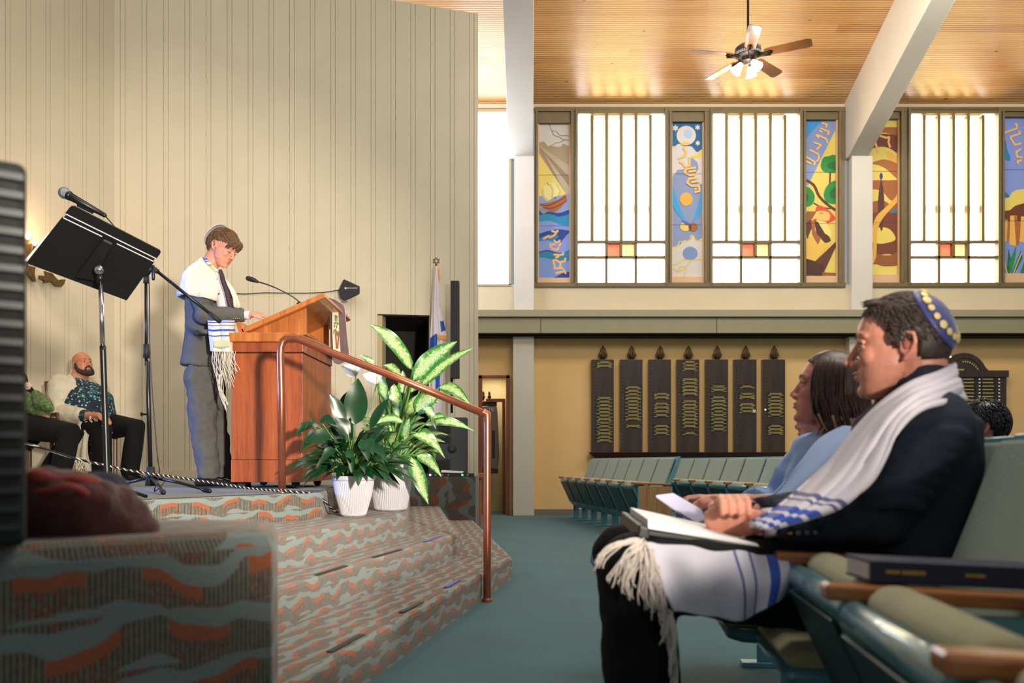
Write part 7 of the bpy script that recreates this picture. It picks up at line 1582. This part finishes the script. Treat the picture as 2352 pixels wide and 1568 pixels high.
# ---------------------------------------------------------------- person with glasses beyond the woman
t = thing('person', 'person wearing glasses mostly hidden behind the woman in light blue', 'person', (0.95, 3.13, 0))
hg = Head(P(1893, 968, 3.12), (-0.95, 0.22, 0.08), k=0.93, jaw=0.95, nose=0.8)
b = MB(); hg.skin(b); nb = hg.w(-0.05, 0, -0.13)
b.tube([nb, hg.w(-0.045, 0, -0.06), hg.w(-0.04, 0, 0)], [0.05, 0.048, 0.048], 16)
b.tube([nb, nb+Vector((0, 0, -0.07)), nb+Vector((-0.06, 0, -0.25)), (0.95, 3.13, 0.47)], [0.05, 0.12, 0.13, 0.14], 18, flat=0.72, ref=(1, 0, 0), rnd=True)
for s_ in (-1, 1):
    S_ = nb+Vector((0, 0.14*s_, -0.06)); E_ = S_+Vector((-0.1, 0.03*s_, -0.16)); W_ = E_+Vector((-0.18, -0.06*s_, 0.0)); b.tube([S_, E_, W_], [0.042, 0.036, 0.024], 12, rnd=True); hand(b, W_, (-1, -0.2*s_, 0), (0, 0, -1), k=0.85, side=s_, curl=0.4)
    b.tube([(0.93, 3.13+0.1*s_, 0.46), (0.42, 3.13+0.1*s_, 0.49), (0.45, 3.13+0.1*s_, 0.07)], [0.075, 0.052, 0.03], 12, rnd=True)
b.build('body', M['skin_p'], t, remesh=0.006, smooth_it=4); hg.features(t, M['skin_p'])
b = hg.cap_pts(lambda q: q.z > interp(q.x, [-0.115, 0.0, 0.03, 0.06, 0.09], [-0.05, -0.03, 0.02, 0.07, 0.085]), 0.010, lump=0.004); b.build('hair', M['hair_w'], t, smooth=True, solid=0.008)
b = MB()
for y in (-1, 1):
    rg = [hg.w(0.098, 0.033*y+0.021*math.cos(2*PI*k/16), 0.006+0.017*math.sin(2*PI*k/16)) for k in range(17)]; b.tube(rg, 0.0014, 6); b.tube([hg.w(0.096, 0.053*y, 0.010), hg.w(0.03, 0.078*y, 0.010), hg.w(-0.02, 0.084*y, 0.006)], 0.0014, 6)
b.tube([hg.w(0.099, -0.012, 0.008), hg.w(0.099, 0.012, 0.008)], 0.0014, 6); b.build('glasses', M['brass'], t)
b = MB(); b.tube([nb+Vector((0, 0, 0.0)), nb+Vector((0, 0, -0.06)), nb+Vector((-0.06, 0, -0.25)), (0.95, 3.13, 0.45)], [0.06, 0.17, 0.165, 0.18], 22, flat=0.75, ref=(1, 0, 0), rnd=True)
for s_ in (-1, 1): S_ = nb+Vector((0, 0.14*s_, -0.06)); E_ = S_+Vector((-0.1, 0.03*s_, -0.16)); W_ = E_+Vector((-0.18, -0.06*s_, 0.0)); b.tube([S_, E_, W_*0.85+E_*0.15], [0.062, 0.055, 0.042], 14, rnd=True); b.tube([(0.93, 3.13+0.1*s_, 0.46), (0.42, 3.13+0.1*s_, 0.49), (0.45, 3.13+0.1*s_, 0.09)], [0.1, 0.075, 0.06], 14, rnd=True)
b.build('clothing', cloth('slate_knit', rgb(96, 104, 124)), t, remesh=0.01, smooth_it=3)
# ---------------------------------------------------------------- black-haired boy in the row behind
t = thing('person', 'black-haired boy seen from behind his ear in the row behind the suited man', 'person', (2.25, 4.0, 0))
hk = Head(P(2254, 982, 4.0), (-0.86, 0.48, -0.06), k=0.98)
b = MB(); hk.skin(b); nb = hk.w(-0.045, 0, -0.14)
b.tube([nb, hk.w(-0.045, 0, -0.06), hk.w(-0.04, 0, 0)], [0.052, 0.05, 0.05], 16)
b.tube([nb, nb+Vector((0, 0, -0.07)), nb+Vector((-0.04, 0, -0.25)), (nb.x-0.1, 4.0, 0.48)], [0.05, 0.12, 0.13, 0.14], 18, flat=0.72, ref=(1, 0, 0), rnd=True)
for s_ in (-1, 1):
    S_ = nb+Vector((0, 0.14*s_, -0.06)); E_ = S_+Vector((-0.08, 0.03*s_, -0.17)); W_ = E_+Vector((-0.2, -0.06*s_, 0.02)); b.tube([S_, E_, W_], [0.042, 0.036, 0.024], 12, rnd=True); hand(b, W_, (-1, -0.2*s_, 0), (0, 0, -1), k=0.85, side=s_, curl=0.4)
    b.tube([(2.2, 4.0+0.1*s_, 0.47), (1.72, 4.0+0.1*s_, 0.49), (1.75, 4.0+0.1*s_, 0.07)], [0.075, 0.052, 0.03], 12, rnd=True)
b.build('body', M['skin_p'], t, remesh=0.006, smooth_it=4); hk.features(t, M['skin_p'])
M['hair_k'] = mat('black_hair', rgb(18, 20, 24), 0.3, var=0.3, vscale=60)
kk = lambda q: q.z > interp(q.x, [-0.115, -0.05, -0.04, -0.02, 0.0, 0.02, 0.05, 0.09], [-0.07, -0.06, 0.028, 0.034, 0.026, 0.02, 0.045, 0.06])
b = hk.cap_pts(kk, 0.014, lump=0.005); b.build('hair', M['hair_k'], t, smooth=True, solid=0.012)
b = MB(); hk.tufts(b, kk, lambda q: Vector((0.8, 0, -0.6)) if q.x > 0 else Vector((-0.3, 0, -1)), 800, 0.028, 0.0026, off=0.014, seed=7, lift=0.004); b.build('hair_strands', M['hair_k'], t, smooth=True)
b = MB(); b.tube([nb+Vector((0, 0, 0.01)), nb+Vector((0, 0, -0.06)), nb+Vector((-0.04, 0, -0.25)), (nb.x-0.1, 4.0, 0.46)], [0.06, 0.17, 0.165, 0.18], 22, flat=0.75, ref=(1, 0, 0), rnd=True)
for s_ in (-1, 1): S_ = nb+Vector((0, 0.14*s_, -0.06)); E_ = S_+Vector((-0.08, 0.03*s_, -0.17)); W_ = E_+Vector((-0.2, -0.06*s_, 0.02)); b.tube([S_, E_, W_*0.85+E_*0.15], [0.062, 0.055, 0.042], 14, rnd=True); b.tube([(2.2, 4.0+0.1*s_, 0.47), (1.72, 4.0+0.1*s_, 0.49), (1.75, 4.0+0.1*s_, 0.09)], [0.1, 0.075, 0.06], 14, rnd=True)
b.build('clothing', cloth('dark_navy_knit', rgb(30, 34, 46)), t, remesh=0.01, smooth_it=3)
# ---------------------------------------------------------------- bearded man seated on the stage
YM = 8.45
def U(x, y, d=0.0): return P(x, y, YM+d)
def stage_chair(name, label, c, f):
    t = thing(name, label, 'chair', (c[0], c[1], SZ)); R = frame_of((f[0], f[1], 0)); c = Vector((c[0], c[1], SZ))
    def w(x, y, z): return c+R@Vector((x, y, z))
    for sx, sy in ((0.2, 0.2), (0.2, -0.2), (-0.2, 0.2), (-0.2, -0.2)):
        b = MB(); b.tube([w(sx, sy, 0), w(sx, sy, 0.42 if sx > 0 else 0.44)], 0.02, 8); b.build('leg', M['walnut2'], t)
    b = MB(); b.box(w(0, 0, 0.44), (0.46, 0.46, 0.06), R); b.build('seat', M['cush'], t, bevel=0.015)
    for sy in (-0.2, 0.2): b = MB(); b.tube([w(-0.2, sy, 0.44), w(-0.28, sy, 0.96)], 0.02, 8, flat=1.3); b.build('back_post', M['walnut2'], t)
    b = MB(); b.slab([w(-0.235, -0.2, 0.62), w(-0.235, 0.2, 0.62), w(-0.28, 0.2, 0.95), w(-0.28, -0.2, 0.95)], R@Vector((1, 0, 0)), 0.02); b.build('backrest', M['walnut2'], t, bevel=0.006)
    for sy in (-0.22, 0.22): b = MB(); b.tube([w(-0.22, sy, 0.62), w(0.18, sy, 0.62), w(0.2, sy, 0.44)], 0.016, 8, flat=1.3); b.build('armrest', M['walnut2'], t)
    return t
M['walnut2'] = wood('brown_chair_wood', rgb(112, 66, 38), rgb(70, 38, 22), 0.35)
f = Vector((0.86, -0.50, 0))
hipc = U(195, 985); stage_chair('armchair', 'brown wooden armchair under the bearded man against the panelled wall', (hipc.x-0.02, hipc.y+0.02), f)
t = thing('person', 'bald bearded man in cream shawl and floral shirt seated on the stage', 'person', (hipc.x, hipc.y, SZ))
hb = Head(U(190, 836, -0.0), (0.82, -0.52, 0.16), (-0.1, 0, 1), k=1.0, jaw=1.12, nose=0.95, fat=1.06)
b = MB(); hb.skin(b); nb = U(180, 872)
b.tube([nb, hb.w(-0.045, 0, -0.06), hb.w(-0.04, 0, 0)], [0.085, 0.075, 0.07], 18)
l_ = Vector((0.5, 0.86, 0))       # his left (away from the camera)
hp = Vector((hipc.x, hipc.y, SZ+0.54))
b.tube([nb, nb+Vector((0, 0, -0.1)), nb*0.5+hp*0.5+f*0.04, hp], [0.07, 0.17, 0.2, 0.2], 20, flat=0.85, ref=f, rnd=True)
SR = nb-l_*0.19+Vector((0, 0, -0.09)); SLf = nb+l_*0.19+Vector((0, 0, -0.09)); ER = SR+f*0.08+Vector((0, 0, -0.27))-l_*0.03; EL = SLf+f*0.12+Vector((0, 0, -0.27)); WR = U(226, 955, -0.50); WL = U(288, 968, 0.05)
for S_, E_, W_ in ((SR, ER, WR), (SLf, EL, WL)): b.tube([S_, (S_+E_)/2, E_, (E_+W_)/2, W_], [0.06, 0.055, 0.05, 0.044, 0.034], 14, rnd=True)
hand(b, WR, (0.9, -0.3, -0.25), (0, 0, -1), k=1.0, side=-1, curl=0.6); hand(b, WL, (0.75, -0.3, -0.6), (-0.1, 0, -1), k=1.05, side=1, curl=0.3)
K1b = U(232, 985, -0.45); K2b = U(312, 982, -0.15); A1b = Vector((K1b.x+0.02, K1b.y-0.02, SZ+0.09)); A2b = Vector((K2b.x-0.05, K2b.y-0.02, SZ+0.09))
for A_, B_2, C_2 in ((hp-l_*0.1, K1b, A1b), (hp+l_*0.1, K2b, A2b)): b.tube([A_, (A_+B_2)/2, B_2, (B_2+C_2)/2, C_2], [0.1, 0.09, 0.065, 0.055, 0.04], 14, rnd=True)
b.build('body', M['skin_bald'], t, remesh=0.0055, smooth_it=3); hb.features(t, M['skin_bald'], brow=M['brow_m'])
M['beard'] = mat('dark_beard', rgb(48, 32, 24), 0.75, var=0.4, vscale=90, bump=0.6, bscale=200)
b = MB()
for y in (-1, 1):
    b.tube([hb.w(0.0, 0.072*y, 0.0), hb.w(0.005, 0.074*y, -0.035), hb.w(0.022, 0.066*y, -0.068), hb.w(0.055, 0.045*y, -0.096), hb.w(0.078, 0.0, -0.108)], [0.012, 0.018, 0.024, 0.027, 0.030], 12, rnd=True)
    b.tube([hb.w(0.094, 0.0, -0.043), hb.w(0.086, 0.024*y, -0.050), hb.w(0.076, 0.034*y, -0.075), hb.w(0.078, 0.015*y, -0.095)], [0.0065, 0.008, 0.012, 0.018], 10, rnd=True)
b.build('beard', M['beard'], t, remesh=0.005, smooth_it=2, disp=(0.006, 0.012))
hb.kippah(t, mat('black_knit', rgb(16, 14, 14), 0.9), (-0.85, 0, 0.5), 0.62, 0.004, 'skullcap')
def floral():
    m = mat('teal_floral_cotton', rgb(16, 52, 62), 0.8); q = NT(m); tc = q.n('ShaderNodeTexCoord'); v = q.n('ShaderNodeTexVoronoi'); v.inputs['Scale'].default_value = 32; q.l(tc.outputs['Object'], v.inputs['Vector'])
    n_ = q.noise(tc.outputs['Object'], 45, 3); fl = q.m('LESS_THAN', q.m('ADD', v.outputs['Distance'], q.m('MULTIPLY', q.m('SUBTRACT', n_, 0.5), 0.5)), 0.27); g_ = q.m('GREATER_THAN', q.noise(tc.outputs['Object'], 18, 2), 0.56)
    q.l(q.mix(fl, q.mix(g_, rgb(14, 34, 48), rgb(24, 92, 96)), rgb(150, 172, 182)), q.b.inputs['Base Color']); return m
M['floral'] = floral()
b = MB(); b.tube([nb+Vector((0, 0, -0.02)), nb+Vector((0, 0, -0.1)), nb*0.5+hp*0.5+f*0.08, hp+f*0.08+Vector((0, 0, -0.02)), hp+f*0.04+Vector((0, 0, -0.08))], [0.10, 0.21, 0.25, 0.25, 0.22], 26, flat=[0.85, 0.78, 0.92, 1.0, 1.0], ref=f, rnd=True)
for S_, E_, W_ in ((SR, ER, WR), (SLf, EL, WL)): b.tube([S_, E_, E_*0.35+W_*0.65], [0.085, 0.075, 0.06], 16, rnd=True)
b.tube([hp+f*0.2+l_*0.05, hp+f*0.36+l_*0.1+Vector((0, 0, -0.03))], [0.10, 0.08], 14, rnd=True)
b.build('floral_shirt', M['floral'], t, remesh=0.01, smooth_it=3)
b = MB()
for A_, B_2, C_2 in ((hp-l_*0.1, K1b, A1b), (hp+l_*0.1, K2b, A2b)): b.tube([A_, (A_+B_2)/2, B_2, (B_2+C_2)/2, C_2], [0.13, 0.12, 0.098, 0.09, 0.085], 18, rnd=True)
b.build('trousers', M['dtrs'], t, remesh=0.012, smooth_it=3)
for A_ in (A1b, A2b): b = MB(); b.tube([A_-f*0.05+Vector((0, 0, -0.045)), A_+f*0.08+Vector((0, 0, -0.05)), A_+f*0.2+Vector((0, 0, -0.06))], [0.045, 0.048, 0.03], 14, flat=0.85, ref=(0, 0, 1), rnd=True); b.build('shoe', M['shoe'], t, smooth=True)
M['cream_sh'] = cloth('cream_linen', rgb(196, 186, 164), var=0.08, vscale=10)
b = MB(); b.tube([nb-f*0.045+Vector((0, 0, 0.045)), nb-f*0.07+Vector((0, 0, -0.03)), nb-f*0.07+Vector((0, 0, -0.14)), nb*0.5+hp*0.5-f*0.07, hp-f*0.06+Vector((0, 0, 0.04))], [0.075, 0.15, 0.255, 0.275, 0.24], 26, flat=[0.6, 0.6, 0.55, 0.55, 0.6], ref=f, rnd=True)
for S_, E_, W_ in ((SR, ER, WR), (SLf, EL, WL)): b.tube([S_+Vector((0, 0, 0.02)), (S_+E_)/2, E_, E_*0.45+W_*0.55], [0.115, 0.125, 0.125, 0.075], 20, rnd=True)
b.tube([nb-l_*0.085+f*0.0+Vector((0, 0, 0.03)), nb-l_*0.13+f*0.13+Vector((0, 0, -0.09)), SR+f*0.10+Vector((0, 0, -0.1))], [0.03, 0.055, 0.08], 12, flat=0.7, rnd=True); b.tube([nb+l_*0.085+Vector((0, 0, 0.03)), nb+l_*0.13+f*0.13+Vector((0, 0, -0.09)), SLf+f*0.14+Vector((0, 0, -0.12)), EL+f*0.08, WL-f*0.08+Vector((0, 0, 0.02))], [0.03, 0.055, 0.08, 0.08, 0.06], 12, flat=0.7, rnd=True)
b.build('prayer_shawl', M['cream_sh'], t, remesh=0.011, smooth_it=3, disp=(0.02, 0.09))
G = surf([[U(172, 960, -0.35), U(190, 966, -0.42), U(210, 968, -0.45)], [U(174, 1010, -0.38), U(188, 1015, -0.44), U(200, 1015, -0.46)], [U(170, 1040, -0.38), U(186, 1050, -0.44), U(204, 1054, -0.46)], [U(184, 1078, -0.4), U(200, 1082, -0.44), U(222, 1084, -0.46)]], 12, 16)
for j, r in enumerate(G):
    for i, p in enumerate(r): r[i] = p+Vector((0, 0.012*math.sin(i*1.3+j*0.2), 0))
b = MB(); b.grid(G); b.build('shawl_end', M['cream_sh'], t, smooth=True, solid=0.01, offset=0)
b = MB(); fringe_strands(b, U(184, 1050, -0.5), 0.14, 14, (0.04, 0.01), 0.003, seed=5, sway=(0.0, 0, 0)); fringe_strands(b, U(218, 955, -0.5), 0.09, 10, (0.05, 0.01), 0.003, seed=6, sway=(0.04, 0, 0)); o = b.build('fringe', M['tassel'], t, smooth=True); o['kind'] = 'stuff'
# ---------------------------------------------------------------- person at the far left, behind the loudspeaker
hip2 = P(60, 1000, 7.9); f2 = Vector((0.88, -0.46, 0)); l2 = Vector((0.46, 0.88, 0))
stage_chair('armchair', 'brown wooden armchair under the person in black behind the loudspeaker', (hip2.x-0.05, hip2.y+0.03), f2)
t = thing('person', 'person in black with green sleeve seated on the stage, partly behind the loudspeaker', 'person', (hip2.x, hip2.y, SZ))
hp = Vector((hip2.x-0.05, hip2.y, SZ+0.52)); nb = hp+Vector((-0.20, 0.02, 0.52)); hx = Head(nb+Vector((0.03, 0, 0.17)), (0.85, -0.5, 0.05), k=0.97)
b = MB(); hx.skin(b); b.tube([nb, hx.w(-0.04, 0, -0.06), hx.w(-0.04, 0, 0)], [0.06, 0.055, 0.055], 16)
b.tube([nb, nb+Vector((0, 0, -0.1)), nb*0.5+hp*0.5, hp], [0.06, 0.14, 0.15, 0.16], 18, flat=0.8, ref=f2, rnd=True)
SR = nb-l2*0.17+Vector((0, 0, -0.08)); SL2 = nb+l2*0.17+Vector((0, 0, -0.08)); ER = P(92, 945, 7.75); WR = P(108, 962, 7.62); EL = SL2+f2*0.12+Vector((0, 0, -0.27)); WL = P(118, 970, 7.8)
for S_, E_, W_ in ((SR, ER, WR), (SL2, EL, WL)): b.tube([S_, (S_+E_)/2, E_, W_], [0.05, 0.046, 0.04, 0.028], 14, rnd=True)
hand(b, WR, (0.9, -0.3, -0.35), (0, 0, -1), k=1.0, side=-1, curl=0.6); hand(b, WL, (0.8, -0.45, -0.3), (0, 0, -1), k=0.98, side=1, curl=0.5)
K1, K2 = P(160, 995, 7.45), P(168, 1000, 7.85); A1c, A2c = Vector((K1.x-0.08, K1.y, SZ+0.09)), Vector((K2.x-0.22, K2.y, SZ+0.09))
for A_, B_2, C_2 in ((hp-l2*0.1, K1, A1c), (hp+l2*0.1, K2, A2c)): b.tube([A_, (A_+B_2)/2, B_2, (B_2+C_2)/2, C_2], [0.09, 0.08, 0.06, 0.05, 0.038], 14, rnd=True)
b.build('body', M['skin_w'], t, remesh=0.006, smooth_it=3); hx.features(t, M['skin_w'])
b = hx.cap_pts(lambda q: q.z > interp(q.x, [-0.115, -0.02, 0.02, 0.06, 0.09], [-0.07, 0.0, 0.03, 0.07, 0.085]), 0.010, lump=0.004); b.build('hair', M['hair_w'], t, smooth=True, solid=0.008)
b = MB(); b.tube([nb+Vector((0, 0, -0.02)), nb+Vector((0, 0, -0.1)), nb*0.5+hp*0.5+f2*0.03, hp+Vector((0, 0, -0.04))], [0.08, 0.19, 0.20, 0.21], 24, flat=0.8, ref=f2, rnd=True)
b.tube([SR, (SR+ER)/2], [0.08, 0.07], 14, rnd=True); b.tube([SL2, EL, EL*0.4+WL*0.6], [0.08, 0.065, 0.05], 14, rnd=True)
for A_, B_2, C_2 in ((hp-l2*0.1, K1, A1c), (hp+l2*0.1, K2, A2c)): b.tube([A_, (A_+B_2)/2, B_2, (B_2+C_2)/2, C_2], [0.12, 0.115, 0.1, 0.09, 0.085], 18, rnd=True)
b.build('black_clothes', M['dtrs'], t, remesh=0.011, smooth_it=3)
M['greenk'] = mat('mottled_green_scarf', rgb(84, 104, 62), 0.9, var=0.6, vscale=45, bump=0.6, bscale=120)
b = MB(); b.tube([(SR+ER)/2+Vector((0, 0, 0.02)), ER+Vector((0.0, 0, 0.015)), ER*0.5+WR*0.5], [0.07, 0.085, 0.06], 16, rnd=True); b.tube([P(82, 905, 7.7), P(98, 925, 7.65), P(118, 940, 7.6)], [0.04, 0.075, 0.03], 14, rnd=True); b.build('green_sleeve', M['greenk'], t, remesh=0.011, smooth_it=3, disp=(0.02, 0.05))
b = MB(); 
for k in range(7): a = 2*PI*k/7; b.ell(P(63, 886, 7.55)+Vector((0.02*math.cos(a), 0, 0.02*math.sin(a))), (0.016, 0.01, 0.016), n=10, m=8)
b.ell(P(63, 886, 7.54), 0.014, n=10, m=8); b.build('brooch', mat('cream_brooch', rgb(206, 180, 160), 0.6), t, smooth=True)
for A_ in (A1c, A2c): b = MB(); b.tube([A_-f2*0.05+Vector((0, 0, -0.045)), A_+f2*0.08+Vector((0, 0, -0.05)), A_+f2*0.18+Vector((0, 0, -0.06))], [0.04, 0.044, 0.028], 14, flat=0.85, ref=(0, 0, 1), rnd=True); b.build('shoe', M['shoe'], t, smooth=True)
